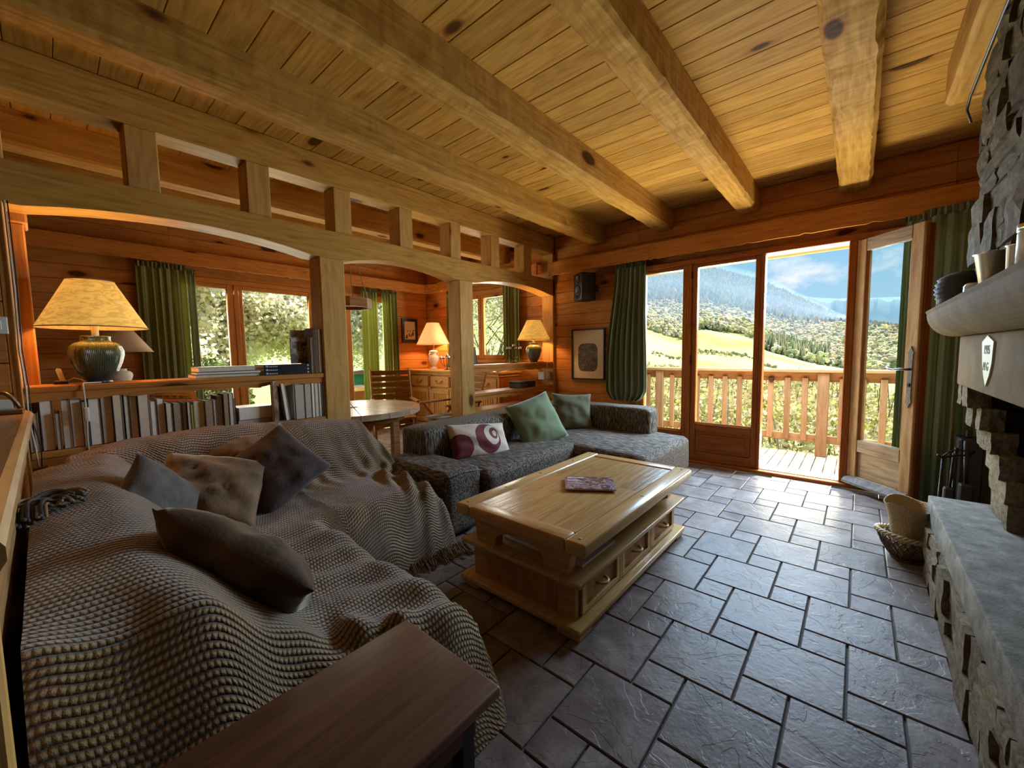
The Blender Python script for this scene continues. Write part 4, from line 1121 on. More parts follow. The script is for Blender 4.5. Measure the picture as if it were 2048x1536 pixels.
prof_n = 0.40+(ztn-0.40)*(0.5+0.5*np.cos(np.pi*np.clip(np.maximum(GX-0.10, 0)/0.48, 0, 1)))
wn = smooth(1.10, 1.40, GY)
zb = np.where(GY < 1.40, np.where(GX < 0.58, prof_n, 0)*near*(1-wn)+zb*wn, zb)
k_ = 0.05
h_ = np.clip(0.5+0.5*(zb-zs)/k_, 0, 1)
Z0 = zs*(1-h_)+zb*h_+k_*h_*(1-h_)*np.clip(np.minimum(zs, zb)/0.1, 0, 1)
Z0 = Z0*np.where(GX > 1.66, end, 1)
# folds: soft creases over the near arm, pleats over the front seat, bunched cloth at the far right corner
f1 = 0.016*np.sin((GY*0.9+GX*0.35)*34+3*n1)*smooth(0.45, 0.75, GX)*(1-smooth(1.0, 1.2, GX))*(1-smooth(1.9, 2.1, GY))*(sdd > -0.05)
f2 = 0.022*np.sin((GX*1.0-GY*0.55)*48+4*n1)*smooth(1.30, 1.5, GX)*(1-smooth(2.45, 2.75, GY))
f2 += 0.030*np.maximum(0, np.sin((GX+0.45*GY)*30+3*n2))*smooth(1.38, 1.55, GX)*(1-smooth(2.35, 2.6, GY))*(sdd > 0.0)
f3 = 0.022*np.sin(GX*24+2.5*n1+GY*3)*(1-smooth(1.05, 1.35, GY))*(1-smooth(0.45, 0.6, GX))
f4 = 0.010*np.sin(GX*60+GY*20+3*n2)*np.exp(-((GY-2.62)/0.12)**2)*smooth(0.15, .4, GX)
f5 = 0.05*np.exp(-(((GX-0.55)/0.05)**2+((GY-1.10)/0.09)**2))+0.035*np.exp(-(((GX-0.66)/0.04)**2+((GY-1.02)/0.08)**2))
liv = smooth(0.05, 0.2, Z0)
Z1 = Z0+(f1+f2+f3+f4+f5+0.008*n2+0.003*n3)*liv
Z1 = np.maximum(Z1, 0.004)
keep = (Z0 > 0.006)
nx_, ny_ = GX.shape
du = np.hypot(np.diff(GX, axis=0), np.diff(Z1, axis=0)); dv = np.hypot(np.diff(GY, axis=1), np.diff(Z1, axis=1))
U = np.vstack([np.zeros((1, ny_)), np.cumsum(du, 0)]); VV = np.hstack([np.zeros((nx_, 1)), np.cumsum(dv, 1)])
# reference the row count to the middle of the sofa so that rows stay continuous
U = U-U[60:61, :]+GX[60:61, :]
VV = VV-VV[:, 90:91]+GY[:, 90:91]
idx = -np.ones(GX.shape, int); keepv = keep.copy()
keepv[1:, :] |= keep[:-1, :]; keepv[:-1, :] |= keep[1:, :]; keepv[:, 1:] |= keep[:, :-1]; keepv[:, :-1] |= keep[:, 1:]
idx[keepv] = np.arange(keepv.sum())
Zf = np.where(keep, Z1, 0.004)
verts = np.stack([GX[keepv], GY[keepv], Zf[keepv]], 1); uvs = np.stack([U[keepv], VV[keepv]], 1)
a = idx[:-1, :-1]; b = idx[1:, :-1]; c_ = idx[1:, 1:]; d_ = idx[:-1, 1:]
ok = (a >= 0) & (b >= 0) & (c_ >= 0) & (d_ >= 0)
faces = np.stack([a[ok], b[ok], c_[ok], d_[ok]], 1)
cs = thing('corner_sofa', 'big rounded corner sofa wrapped in a brown ribbed knitted throw', 'sofa', (0.8, 2.2, 0))
th = obj('throw', verts-np.array([0.8, 2.2, 0]), faces.tolist(), M['throw'], cs, (0.8, 2.2, 0), smooth=True, uvs=uvs)
# fringe along the hem on the floor
pr = []
for k in range(95):
    x = 1.15+0.53*k/94+NR.uniform(-.004, .004); y = 1.925-0.05*max(0, (x-1.4)/0.28)+NR.uniform(-.01, .01)
    l = NR.uniform(0.06, 0.12); a = NR.uniform(-0.5, 0.5)+0.5*(x-1.3)
    p = [Vector((x, y, 0.055)), Vector((x+0.2*l*a, y-0.3*l, 0.028)), Vector((x+0.5*l*a, y-0.7*l, 0.008)), Vector((x+l*a, y-l, 0.005))]
    pr.append(tube_vf(p, [0.003, 0.0028, 0.0024, 0.0016], 5))
V, Fc = join_vf(pr)
o = obj('fringe', [Vector(v)-Vector((0.8, 2.2, 0)) for v in V], Fc, M['fur'], cs, (0.8, 2.2, 0)); o['kind'] = 'stuff'
# knotted dark fringe of a scarf lying over the back, next to the cabinet
sc_ = thing('scarf_tassels', 'bunch of dark twisted scarf fringe over the sofa back beside the cabinet', 'scarf', (0.05, 2.1, 0.76))
for k in range(13):
    pts = []
    r = 0.022+0.0065*k
    for i in range(11):
        an = math.radians(200-175*i/10)
        pts.append((-0.01+r*math.cos(an)*0.85+0.004*math.sin(k*5), 1.96+1.7*r*math.sin(an)-0.06, 0.792+0.008*math.sin(an*3+k)+0.012*math.sin(k*2.3)-0.03*(i < 2)))
    v_, f_ = tube_vf(pts, [0.0045+0.0015*(k % 2)]*11, 6)
    obj('strand', [Vector(q)-Vector((0.05, 2.1, 0.76)) for q in v_], f_, M['ink'] if k % 4 else M['piping'], sc_, (0.05, 2.1, 0.76), True)

def cush(label, w, h, t, mat, c, n, spin, seed, pinch=0.06, crease=0.016):
    o = cushion('cushion', w, h, t, mat, None, c, orient(n, spin), seed=seed, pinch=pinch, crease=crease)
    return tag(o, label, 'cushion')
cush('mauve brown velvet cushion standing on its corner on the knitted throw', 0.43, 0.43, 0.15, M['velv'], (0.82, 2.51, 0.61), (-0.30, -0.72, 0.62), 40, 11)
cush('brown plush cushion lying between the taupe and the mauve cushions', 0.47, 0.43, 0.15, M['fur'], (0.50, 2.45, 0.585), (-0.02, -0.62, 0.78), -24, 12, crease=0.022)
cush('light brown plush cushion half hidden behind the mauve one', 0.40, 0.40, 0.12, M['fur'], (0.68, 2.74, 0.63), (-0.1, -0.62, 0.78), 8, 13)
cush('small grey and taupe cushion with one corner up, left of the plush cushions', 0.34, 0.34, 0.13, M['taupe'], (0.27, 2.20, 0.64), (0.62, -0.62, 0.34), 38, 14)
o = cushion('cushion', 0.42, 0.50, 0.20, M['furd'], None, (0.365, 1.46, 0.580), orient_axes((0.33, -0.36, -0.29), (0.40, 0.45, 0.70)), seed=15, crease=0.02)
tag(o, 'large dark brown fur cushion lying on the near arm of the throw covered sofa', 'cushion')

# ---------------------------------------------------------------- dark side table in the foreground
ST = (-0.02, 0.545, 0.582, 0.885)
stb = thing('side_table', 'dark walnut side table at the bottom edge beside the knitted throw', 'side table', (0.25, 0.71, 0))
box('top', (ST[0]-0.12, ST[1], 0.525), (ST[2], ST[3], 0.55), M['dark_table'], stb, 0.006, 2)
box('apron', (ST[0]-0.10, ST[1]+0.03, 0.455), (ST[2]-0.045, ST[3]-0.03, 0.525), M['dark_table'], stb, 0.003)
for x in (ST[0]-0.08, ST[2]-0.085):
    for y in (ST[1]+0.03, ST[3]-0.065):
        box('leg', (x, y, 0), (x+0.035, y+0.035, 0.525), M['black'], stb, 0.003)
def stripe_mat():
    m, nt, N, L, b, out = _new('woven_black_white')
    tc = N('ShaderNodeTexCoord'); w = N('ShaderNodeTexChecker'); w.inputs['Scale'].default_value = 160
    w.inputs[1].default_value = (0.55, 0.53, 0.48, 1); w.inputs[2].default_value = (0.02, 0.02, 0.02, 1)
    L(tc.outputs['Object'], w.inputs['Vector']); L(w.outputs[0], b.inputs['Base Color']); b.inputs['Roughness'].default_value = 0.8
    return m
bk = thing('basket', 'small black and white woven box under the dark side table', 'basket', (0.44, 0.66, 0))
box('body', (0.33, 0.59, 0.0), (0.50, 0.74, 0.40), stripe_mat(), bk, 0.006)
box('lid', (0.325, 0.585, 0.40), (0.505, 0.745, 0.42), M['black'], bk, 0.005)

# ---------------------------------------------------------------- cabinet at the left edge
cb = thing('sideboard_cabinet', 'tall pine cabinet with a rounded polished top edge at the left picture border', 'cabinet', (-0.3, 1.9, 0))
box('body', (-0.52, 0.93, 0), (-0.088, 3.02, 0.95), M['oaky'], cb, 0.004)
box('corner_stile', (-0.115, 0.895, 0), (-0.068, 0.935, 0.95), M['oakz'] if False else M['post'], cb, 0.005)
prism('top', [(-0.55, 0.95), (-0.075, 0.95), (-0.060, 0.957), (-0.053, 0.970), (-0.053, 0.990), (-0.060, 1.003), (-0.075, 1.010), (-0.55, 1.010)], 'y', 0.895, 3.04, M['oaky'], cb)
fr = thing('photo_stand', 'small old metal photo stand on the far end of the left cabinet', 'photo stand', (-0.12, 2.9, 1.01))
box('base', (-0.20, 2.83, 1.01), (-0.075, 2.97, 1.03), M['brass'], fr, 0.004)
tube('arch', [(-0.185+0.10*(i/10), 2.90, 1.03+0.075*math.sin(math.pi*i/10)) for i in range(11)], 0.008, M['brass'], fr)
box('card', (-0.165, 2.895, 1.03), (-0.105, 2.905, 1.075), M['paper'], fr, 0.001)
sw = thing('light_switch', 'pale square light switch on the dark wall at the left border', 'light switch', (-0.15, 3.198, 1.42))
box('plate', (-0.185, 3.19, 1.38), (-0.105, 3.20, 1.465), M['whitep'], sw, 0.003)
box('rocker', (-0.165, 3.186, 1.40), (-0.125, 3.19, 1.445), M['whitep'], sw, 0.002)
# ---------------------------------------------------------------- table lamps
def table_lamp(label, loc, pot_prof, pot_mat, sh_r0, sh_r1, sh_z0, sh_z1, shade_mt, lit, neck_mat, energy, handles=False):
    t = thing('table_lamp', label, 'lamp', loc, local=True)
    WL[t] = Vector((0, 0, 0))
    po = lathe('base', pot_prof, (0, 0, 0), pot_mat, t, 48)
    zt = pot_prof[-1][1]
    lathe('socket', [(0.016, zt-0.005), (0.016, zt+0.045), (0.020, zt+0.05), (0.020, sh_z0+0.06), (0.0, sh_z0+0.062)], (0, 0, 0), neck_mat, t, 16)
    # thin open cone
    n = 48; vs = []; fs = []
    for lay, e in ((0, 0.0), (1, -0.003)):
        for r, z in ((sh_r0+e, sh_z0), ((sh_r0+sh_r1)/2+e, (sh_z0+sh_z1)/2), (sh_r1+e, sh_z1)):
            for k in range(n):
                q = 2*math.pi*k/n; vs.append((r*math.cos(q), r*math.sin(q), z))
    for lay in (0, 1):
        for i in range(2):
            for k in range(n):
                k2 = (k+1) % n; b0 = lay*3*n+i*n
                f = (b0+k, b0+k2, b0+n+k2, b0+n+k); fs.append(f if lay == 0 else f[::-1])
    for k in range(n):
        k2 = (k+1) % n
        fs.append((k, 3*n+k, 3*n+k2, k2)); fs.append((2*n+k, 2*n+k2, 5*n+k2, 5*n+k))
    s = obj('shade', vs, fs, shade_mt, t, (0, 0, 0), True)
    for r, z in ((sh_r0, sh_z0), (sh_r1, sh_z1)):
        tube('shade_trim', [(r*math.cos(2*math.pi*k/32), r*math.sin(2*math.pi*k/32), z) for k in range(33)], 0.003, M['piping'] if lit else M['shade_off'], s, 6)
    tube('harp', [(0, 0, sh_z0+0.05), (0, 0, sh_z1-0.02), (sh_r1*0.98, 0, sh_z1-0.012)], 0.003, M['iron'], t, 6)
    if lit:
        b = lathe('bulb', [(0.0, -0.02), (0.022, -0.005), (0.028, 0.02), (0.018, 0.05), (0, 0.058)], (0, 0, sh_z0+0.085), M['bulb'], t, 16)
        ld = bpy.data.lights.new('bulb_light', 'POINT'); ld.energy = energy; ld.color = (1.0, 0.62, 0.28); ld.shadow_soft_size = 0.045
        lo = bpy.data.objects.new('bulb_light', ld); COL.objects.link(lo); lo.parent = t; lo.location = (0, 0, sh_z0+0.16)
    if handles:
        for sx in (-1, 1):
            tube('handle', [(sx*0.055, 0, zt-0.055), (sx*0.085, 0, zt-0.05), (sx*0.10, 0, zt-0.075), (sx*0.085, 0, zt-0.11), (sx*0.07, 0, zt-0.13)], 0.009, pot_mat, t)
    return t
def bulb_mat():
    m, nt, N, L, b, out = _new('lit_bulb'); b.inputs['Emission Color'].default_value = (1, 0.75, 0.4, 1); b.inputs['Emission Strength'].default_value = 6
    return m
M['bulb'] = bulb_mat()
POT = [(0.050, 0.0), (0.052, 0.006), (0.050, 0.012), (0.064, 0.030), (0.086, 0.065), (0.106, 0.115), (0.117, 0.160), (0.117, 0.185), (0.108, 0.212), (0.090, 0.230), (0.068, 0.238), (0.063, 0.245), (0.063, 0.262), (0.067, 0.268), (0.060, 0.270), (0.0, 0.270)]
table_lamp('large lit lamp with ribbed green pot and wide flecked yellow shade on the left shelf', (0.203, 3.36, 1.112), POT, M['pot'], 0.232, 0.100, 0.318, 0.585, M['shade'], True, M['wax'], 11)
table_lamp('lit lamp with smooth green pot at the right end of the partition shelf', (4.375, 3.37, 1.118), [(r*0.93, z*0.98) for r, z in POT], M['pot2'], 0.225, 0.092, 0.305, 0.57, M['shade'], True, M['wax'], 11)
URN = [(0.075, 0.0), (0.078, 0.012), (0.060, 0.025), (0.034, 0.045), (0.030, 0.062), (0.040, 0.075), (0.066, 0.11), (0.088, 0.16), (0.092, 0.20), (0.084, 0.228), (0.058, 0.245), (0.050, 0.262), (0.060, 0.285), (0.078, 0.300), (0.080, 0.312), (0.060, 0.320), (0.045, 0.330), (0.0, 0.332)]
table_lamp('lit lamp with white urn base and smooth cream shade on the pine dresser', (4.42, 5.60, 0.986), URN, M['white'], 0.285, 0.105, 0.43, 0.80, M['shade_w'], True, M['brass'], 22, True)
table_lamp('unlit brown shaded lamp partly hidden behind the ribbed green lamp', (0.50, 5.72, 0.96), [(r*0.8, z*0.7) for r, z in POT], M['wax'], 0.27, 0.11, 0.36, 0.60, M['shade_off'], False, M['brass'], 0)
# cords of the lamps
o = tube('lamp_cord', [(0.26, 3.40, 1.118), (0.20, 3.30, 1.117), (0.135, 3.268, 1.118), (0.130, 3.245, 1.113), (0.131, 3.240, 1.08), (0.133, 3.240, 0.97), (0.132, 3.240, 0.90), (0.128, 3.243, 0.80), (0.13, 3.25, 0.70)], 0.004, M['cord'])
tag(o, 'cream cord hanging from the ribbed green lamp in front of the books', 'cord')
o = box('cord_switch', (0.122, 3.222, 0.905), (0.144, 3.239, 0.985), M['cord'], None, 0.005, 2); tag(o, 'cream inline switch on the hanging lamp cord', 'switch')
o = tube('lamp_cord', [(4.42, 3.36, 1.122), (4.48, 3.30, 1.122), (4.50, 3.262, 1.12), (4.50, 3.240, 1.10), (4.505, 3.24, 0.98), (4.50, 3.24, 0.86), (4.51, 3.24, 0.70)], 0.004, M['cord'])
tag(o, 'cream cord hanging from the smooth green lamp by the end post', 'cord')
for k, (dx, w_) in enumerate(((0.0, 0.004), (0.010, 0.0025))):
    o = tube('wall_cable', [(-0.075+dx, 3.188, 2.03), (-0.072+dx, 3.188, 1.6), (-0.078+dx, 3.188, 1.3), (-0.070+dx, 3.186, 1.1), (-0.072+dx, 3.186, 0.95), (-0.060+dx*2, 3.180, 0.80), (-0.055+dx, 3.18, 0.70)], w_, M['cord'] if k == 0 else M['black'])
    tag(o, ('pale' if k == 0 else 'black')+' cable running down the edge of the left wall', 'cable')

# ---------------------------------------------------------------- books
def book_mat(i, c):
    return plain('book_cover_%d' % i, c, 0.45)
BC = [(0.10, 0.06, 0.04), (0.30, 0.26, 0.20), (0.045, 0.05, 0.07), (0.22, 0.10, 0.06), (0.42, 0.38, 0.32), (0.12, 0.09, 0.07), (0.28, 0.20, 0.14), (0.05, 0.04, 0.035)]
BM = [book_mat(i, c) for i, c in enumerate(BC)]
PG = [plain('pages_white', (0.78, 0.70, 0.58), 0.85, var=0.06, scale=60), plain('pages_cream', (0.66, 0.55, 0.40), 0.85, var=0.08, scale=60), plain('pages_grey', (0.48, 0.40, 0.30), 0.85, var=0.08, scale=60), plain('pages_tan', (0.34, 0.23, 0.13), 0.85, var=0.1, scale=60)]
def book(label, lo, hi, cov, pg, group=None, spine='back', lean=0.0):
    """standing book, page edges towards the living room"""
    lo = Vector(lo); hi = Vector(hi)
    t = thing('book', label, 'book', ((lo.x+hi.x)/2, (lo.y+hi.y)/2, lo.z), group)
    tk = min(0.0022, (hi.x-lo.x)*0.12)
    box('pages', (lo.x+tk, lo.y+0.003, lo.z+0.003), (hi.x-tk, hi.y-tk, hi.z-0.003), pg, t, 0)
    box('cover', (lo.x, lo.y, lo.z), (lo.x+tk, hi.y, hi.z), cov, t, 0)
    box('cover', (hi.x-tk, lo.y, lo.z), (hi.x, hi.y, hi.z), cov, t, 0)
    box('spine', (lo.x+tk, hi.y-tk, lo.z), (hi.x-tk, hi.y, hi.z), cov, t, 0)
    if lean: t.rotation_euler = (0, lean, 0)
    return t
BK = [(-0.079, -0.062, 0.978), (-0.061, -0.042, 0.972), (-0.036, 0.012, 1.038), (0.015, 0.036, 0.963), (0.041, 0.074, 1.03), (0.074, 0.119, 1.03), (0.118, 0.141, 1.015), (0.142, 0.191, 1.031), (0.192, 0.24, 1.041), (0.241, 0.282, 1.042), (0.287, 0.311, 1.042), (0.312, 0.346, 1.024), (0.349, 0.401, 1.038), (0.402, 0.432, 0.986), (0.435, 0.473, 0.998), (0.473, 0.506, 0.969), (0.51, 0.553, 0.964), (0.556, 0.578, 0.965), (0.578, 0.599, 0.966), (0.600, 0.615, 0.947), (0.617, 0.672, 0.96), (0.672, 0.72, 0.964), (0.72, 0.739, 0.967), (0.741, 0.775, 0.992), (0.775, 0.81, 1.002), (0.81, 0.838, 1.003), (0.839, 0.851, 0.963)]
PGI = [2, 2, 0, 2, 1, 0, 3, 0, 1, 1, 1, 0, 1, 0, 0, 1, 3, 1, 1, 1, 1, 3, 2, 2, 3, 1, 2]
LB = ['thin dark book at the very left end of the lower shelf', 'second thin book from the left wall on the lower shelf', 'thick white paged book, first tall one beside the cables',
      'short grey paged book right of the first thick white one', 'grey paged book just left of the hanging lamp cord', 'white paged book behind the hanging lamp cord',
      'narrow brown book right of the lamp cord', 'bulky white paged book under the green lamp', 'thick beige paged book below the green lamp shade edge', 'beige paged book, right one of the two thick beige ones',
      'slim upright cream book with rounded top', 'white paged book between two taller cream ones', 'tall cream book left of the bluish pair', 'bluish grey thin book left of the white one', 'white paged book standing a little proud beside the bluish one',
      'tan paged book right of the proud white one', 'dark tan book in the middle of the row', 'slim cream book left of the yellow one', 'second slim cream book touching the yellow one', 'slim book with yellow pages',
      'broad cream book right of the yellow one', 'dark brown book right of the broad cream one', 'thin grey brown book before the rising tops', 'taupe book where the tops begin to rise', 'brown book with dark cover near the row end', 'tall cream book, last but one of the long row', 'thin dark book closing the long row beside the lying book']
for k, (a, b_, zt_) in enumerate(BK):
    cov = BM[k % len(BM)]
    pg = PG[PGI[k]]
    if k == 19: pg = plain('pages_yellow', (0.50, 0.42, 0.06), 0.8); cov = pg
    book(LB[k], (a+0.001, 3.262+0.01*(k % 3), 0.762), (b_-0.001, 3.262+0.145+0.02*(k % 2), zt_), cov, pg, 'books standing on the lower left shelf')
RB = [(1.222, 1.232, 1.045, 2, 0, 'thin blue covered book right of the leaning white one'), (1.234, 1.305, 1.032, 0, 2, 'thick grey paged book in the right hand group'), (1.307, 1.357, 1.034, 5, 2, 'second grey paged book beside the thick grey one'),
      (1.359, 1.383, 1.036, 4, 0, 'narrow white paged book right of the grey pair'), (1.385, 1.413, 1.034, 4, 1, 'cream paged book left of the lavender one'), (1.415, 1.434, 1.033, 2, 0, 'lavender paged slim book'), (1.436, 1.447, 1.038, 7, 3, 'dark slim book next to the post'), (1.449, 1.459, 1.034, 0, 0, 'white slim book pressed against the post')]
for a, b_, zt_, cv_, pg_, lb in RB:
    book(lb, (a, 3.258, 0.762), (b_, 3.42, zt_), BM[cv_], PG[pg_], 'books standing on the lower left shelf')
book('white book leaning left against its neighbours', (1.164, 3.255, 0.765), (1.192, 3.42, 1.050), BM[4], PG[0], 'books standing on the lower left shelf', lean=-0.10)
def picture_cover(name, cols, s):
    m, nt, N, L, b, out = _new(name)
    tc = N('ShaderNodeTexCoord'); a = N('ShaderNodeTexNoise'); a.inputs['Scale'].default_value = s; a.inputs['Detail'].default_value = 5; a.inputs['Distortion'].default_value = 1.2
    L(tc.outputs['Object'], a.inputs['Vector'])
    cr = ramp_node(N, [(0.3+0.5*i/(len(cols)-1), c) for i, c in enumerate(cols)]); L(a.outputs['Fac'], cr.inputs[0]); L(cr.outputs[0], b.inputs['Base Color']); b.inputs['Roughness'].default_value = 0.3
    return m
M['pic1'] = picture_cover('brown_picture_cover', [(0.04, 0.025, 0.015), (0.16, 0.085, 0.045), (0.38, 0.27, 0.17), (0.10, 0.06, 0.04)], 22)
pb = thing('book', 'brown picture book leaning with its illustrated cover to the room', 'book', (1.135, 3.30, 0.764), rz=0.9, local=True)
box('cover', (-0.115, -0.004, 0.0), (0.045, 0.0, 0.305), M['pic1'], pb, 0); box('pages', (-0.113, 0.0, 0.002), (0.043, 0.011, 0.303), M['paper'], pb, 0); box('cover', (-0.115, 0.011, 0.0), (0.045, 0.014, 0.305), BM[0], pb, 0)
def flat_book(label, lo, hi, cov, pg, cat='book', spine=False, rz=0.0):
    lo = Vector(lo); hi = Vector(hi); c = Vector(((lo.x+hi.x)/2, (lo.y+hi.y)/2, lo.z))
    t = thing('book', label, cat, c, rz=rz, local=True)
    a = lo-c; b = hi-c; tk = 0.0025
    box('pages', (a.x+0.003, a.y+(0.003 if not spine else tk), a.z+tk), (b.x-0.003, b.y-0.003, b.z-tk), pg, t, 0)
    box('cover', (a.x, a.y, a.z), (b.x, b.y, a.z+tk), cov, t, 0); box('cover', (a.x, a.y, b.z-tk), (b.x, b.y, b.z), cov, t, 0)
    if spine: box('spine', (a.x, a.y, a.z+tk), (b.x, a.y+tk, b.z-tk), cov, t, 0)
    return t
flat_book('thick grey white book lying flat on the lower shelf gap', (0.862, 3.265, 0.806), (1.092, 3.45, 0.893), BM[4], PG[0])
flat_book('flat dark book at the bottom under the thick lying one', (0.856, 3.27, 0.763), (1.12, 3.46, 0.8055), BM[2], PG[2])
flat_book('lowest of the three pale picture books lying beside the black volumes', (0.632, 3.275, 1.113), (1.015, 3.47, 1.135), BM[6], PG[1], rz=0.03)
flat_book('middle one of the three pale books lying on the upper shelf', (0.645, 3.268, 1.1355), (1.018, 3.46, 1.153), BM[2], PG[0], rz=-0.02)
flat_book('topmost pale book with worn orange edge on the upper shelf', (0.650, 3.28, 1.1535), (0.985, 3.46, 1.186), BM[1], PG[1], rz=0.04)
bs = plain('black_glossy_spine', (0.010, 0.011, 0.016), 0.3)
M['gtext'] = plain('silver_print', (0.42, 0.42, 0.43), 0.4)
for k, nm in enumerate(('lowest', 'middle', 'topmost')):
    t = flat_book(nm+' of the three black volumes stacked on the upper shelf', (1.034, 3.262, 1.113+0.026*k), (1.362, 3.47, 1.138+0.026*k), bs, PG[0], spine=True)
    for i in range(6):
        w_ = (0.022, 0.012, 0.010, 0.010, 0.010, 0.010)[i]; x0 = -0.152+0.012*i+(0.010 if i else 0)
        box('spine_letter', (x0, -0.1052, 0.006), (x0+w_*0.75, -0.1042, 0.019 if i == 0 else 0.015), M['gtext'], t, 0)
    lathe('volume_mark', [(0.008, 0), (0.008, 0.0008), (0, 0.0008)], (0.142, -0.1048, 0.0125), M['gtext'], t, 14).rotation_euler = (math.pi/2, 0, 0)
MG = [(1.372, 1.380, 1.395, 1, 0, 'grey edged magazine standing left in the upper shelf row'), (1.381, 1.390, 1.40, 2, 2, 'second magazine of the upper shelf row'), (1.391, 1.400, 1.455, 7, 3, 'tall dark magazine of the upper row'), (1.401, 1.412, 1.462, 0, 3, 'tall brown edged magazine'),
      (1.413, 1.421, 1.472, 3, 1, 'rust coloured magazine, tallest of the row'), (1.422, 1.430, 1.465, 5, 2, 'dark edged magazine right of the rust one'), (1.431, 1.455, 1.462, 7, 0, 'thick white magazine binder against the post')]
for a, b_, zt_, cv_, pg_, lb in MG:
    book(lb, (a, 3.262, 1.113), (b_, 3.46, zt_), BM[cv_], PG[pg_], 'magazines standing on the upper left shelf')
M['pic2'] = picture_cover('dark_city_cover', [(0.03, 0.02, 0.012), (0.10, 0.055, 0.03), (0.45, 0.36, 0.25), (0.07, 0.045, 0.03)], 26)
M['pic3'] = picture_cover('pale_map_cover', [(0.25, 0.22, 0.15), (0.42, 0.38, 0.27), (0.33, 0.31, 0.25)], 14)
pb = thing('magazine', 'magazine with dark brown city picture facing the room above the black volumes', 'magazine', (1.31, 3.33, 1.192), rz=0.12, local=True)
box('cover', (-0.065, 0.0, 0.0), (0.065, 0.004, 0.205), M['pic2'], pb, 0); box('pages', (-0.064, 0.004, 0.001), (0.064, 0.012, 0.204), M['paper'], pb, 0)
box('headline', (-0.058, -0.0008, 0.172), (0.058, 0.0, 0.196), plain('headline_print', (0.34, 0.30, 0.24), 0.4), pb, 0)
pb = thing('magazine', 'pale map coloured magazine behind the brown city one', 'magazine', (1.325, 3.37, 1.192), rz=0.10, local=True)
box('cover', (-0.06, 0.0, 0.0), (0.045, 0.004, 0.262), M['pic3'], pb, 0); box('pages', (-0.059, 0.004, 0.001), (0.044, 0.010, 0.26), M['paper'], pb, 0)

# ---------------------------------------------------------------- things on the right shelves
bx_ = thing('storage_box', 'black lidded box on the middle shelf right of the post', 'box', (4.10, 3.36, 0.796))
box('body', (3.955, 3.27, 0.796), (4.275, 3.46, 0.855), M['black'], bx_, 0.003); box('lid', (3.952, 3.267, 0.856), (4.278, 3.463, 0.876), M['black'], bx_, 0.003)
def candelabra(label, loc, s=1.0):
    t = thing('candle_holder', label, 'candle holder', loc, local=True)
    lathe('foot', [(0.055*s, 0), (0.055*s, 0.008), (0.012*s, 0.014), (0.008*s, 0.03)], (0, 0, 0), M['blackm'], t, 16)
    tube('stem', [(0, 0, 0.02), (0, 0, 0.15*s), (0, 0, 0.20*s)], 0.006, M['blackm'], t)
    for k, (ax, ay) in enumerate(((-0.12, 0), (-0.05, 0.02), (0.05, 0.02), (0.12, 0))):
        a = tube('arm', [(0, 0, 0.05*s), (ax*0.45*s, ay, 0.055*s), (ax*0.9*s, ay, 0.10*s), (ax*s, ay, 0.165*s)], 0.0045, M['blackm'], t)
        lathe('cup', [(0.006, 0), (0.024*s, 0.006), (0.026*s, 0.012)], (ax*s, ay, 0.165*s), M['blackm'], t, 14)
        lathe('candle', [(0.020*s, 0.008), (0.020*s, 0.040*s), (0.014*s, 0.043*s), (0, 0.042*s)], (ax*s, ay, 0.165*s), M['wax'], t, 14)
    lathe('cup', [(0.006, 0), (0.024*s, 0.006), (0.026*s, 0.012)], (0, 0, 0.20*s), M['blackm'], t, 14)
    lathe('candle', [(0.020*s, 0.008), (0.020*s, 0.040*s), (0, 0.042*s)], (0, 0, 0.20*s), M['wax'], t, 14)
    return t
candelabra('black iron candle holder with five stub candles on the partition shelf', (3.99, 3.40, 1.119), 1.0)
candelabra('small black candle holder half hidden behind the white urn lamp', (4.36, 5.18, 0.986), 1.1)
mo = thing('tablet', 'thin black screen leaning at the dresser end beside the post', 'screen', (4.30, 4.52, 0.986), rz=0.0, local=True)
s_ = prism('panel', [(-0.012, 0.0), (0.0, 0.0), (-0.055, 0.36), (-0.067, 0.36)], 'y', -0.14, 0.14, M['black'], mo)
box('stand', (-0.03, -0.08, 0.0), (0.08, 0.08, 0.012), M['whitep'], mo, 0.004)
cup = thing('cup', 'white cup lying beside the black screen', 'cup', (4.32, 4.18, 0.986), local=True)
lathe('bowl', [(0.022, 0.0), (0.034, 0.01), (0.04, 0.05), (0.038, 0.055), (0.030, 0.012), (0, 0.01)], (0, 0, 0), M['white'], cup, 20)
jx = thing('socket_box', 'small white box on the end post above the grey sofa', 'box', (4.58, 3.35, 0.90))
box('body', (4.50, 3.29, 0.87), (4.65, 3.40, 0.98), M['whitep'], jx, 0.008); box('lid', (4.505, 3.285, 0.885), (4.60, 3.29, 0.965), M['whitep'], jx, 0.004)

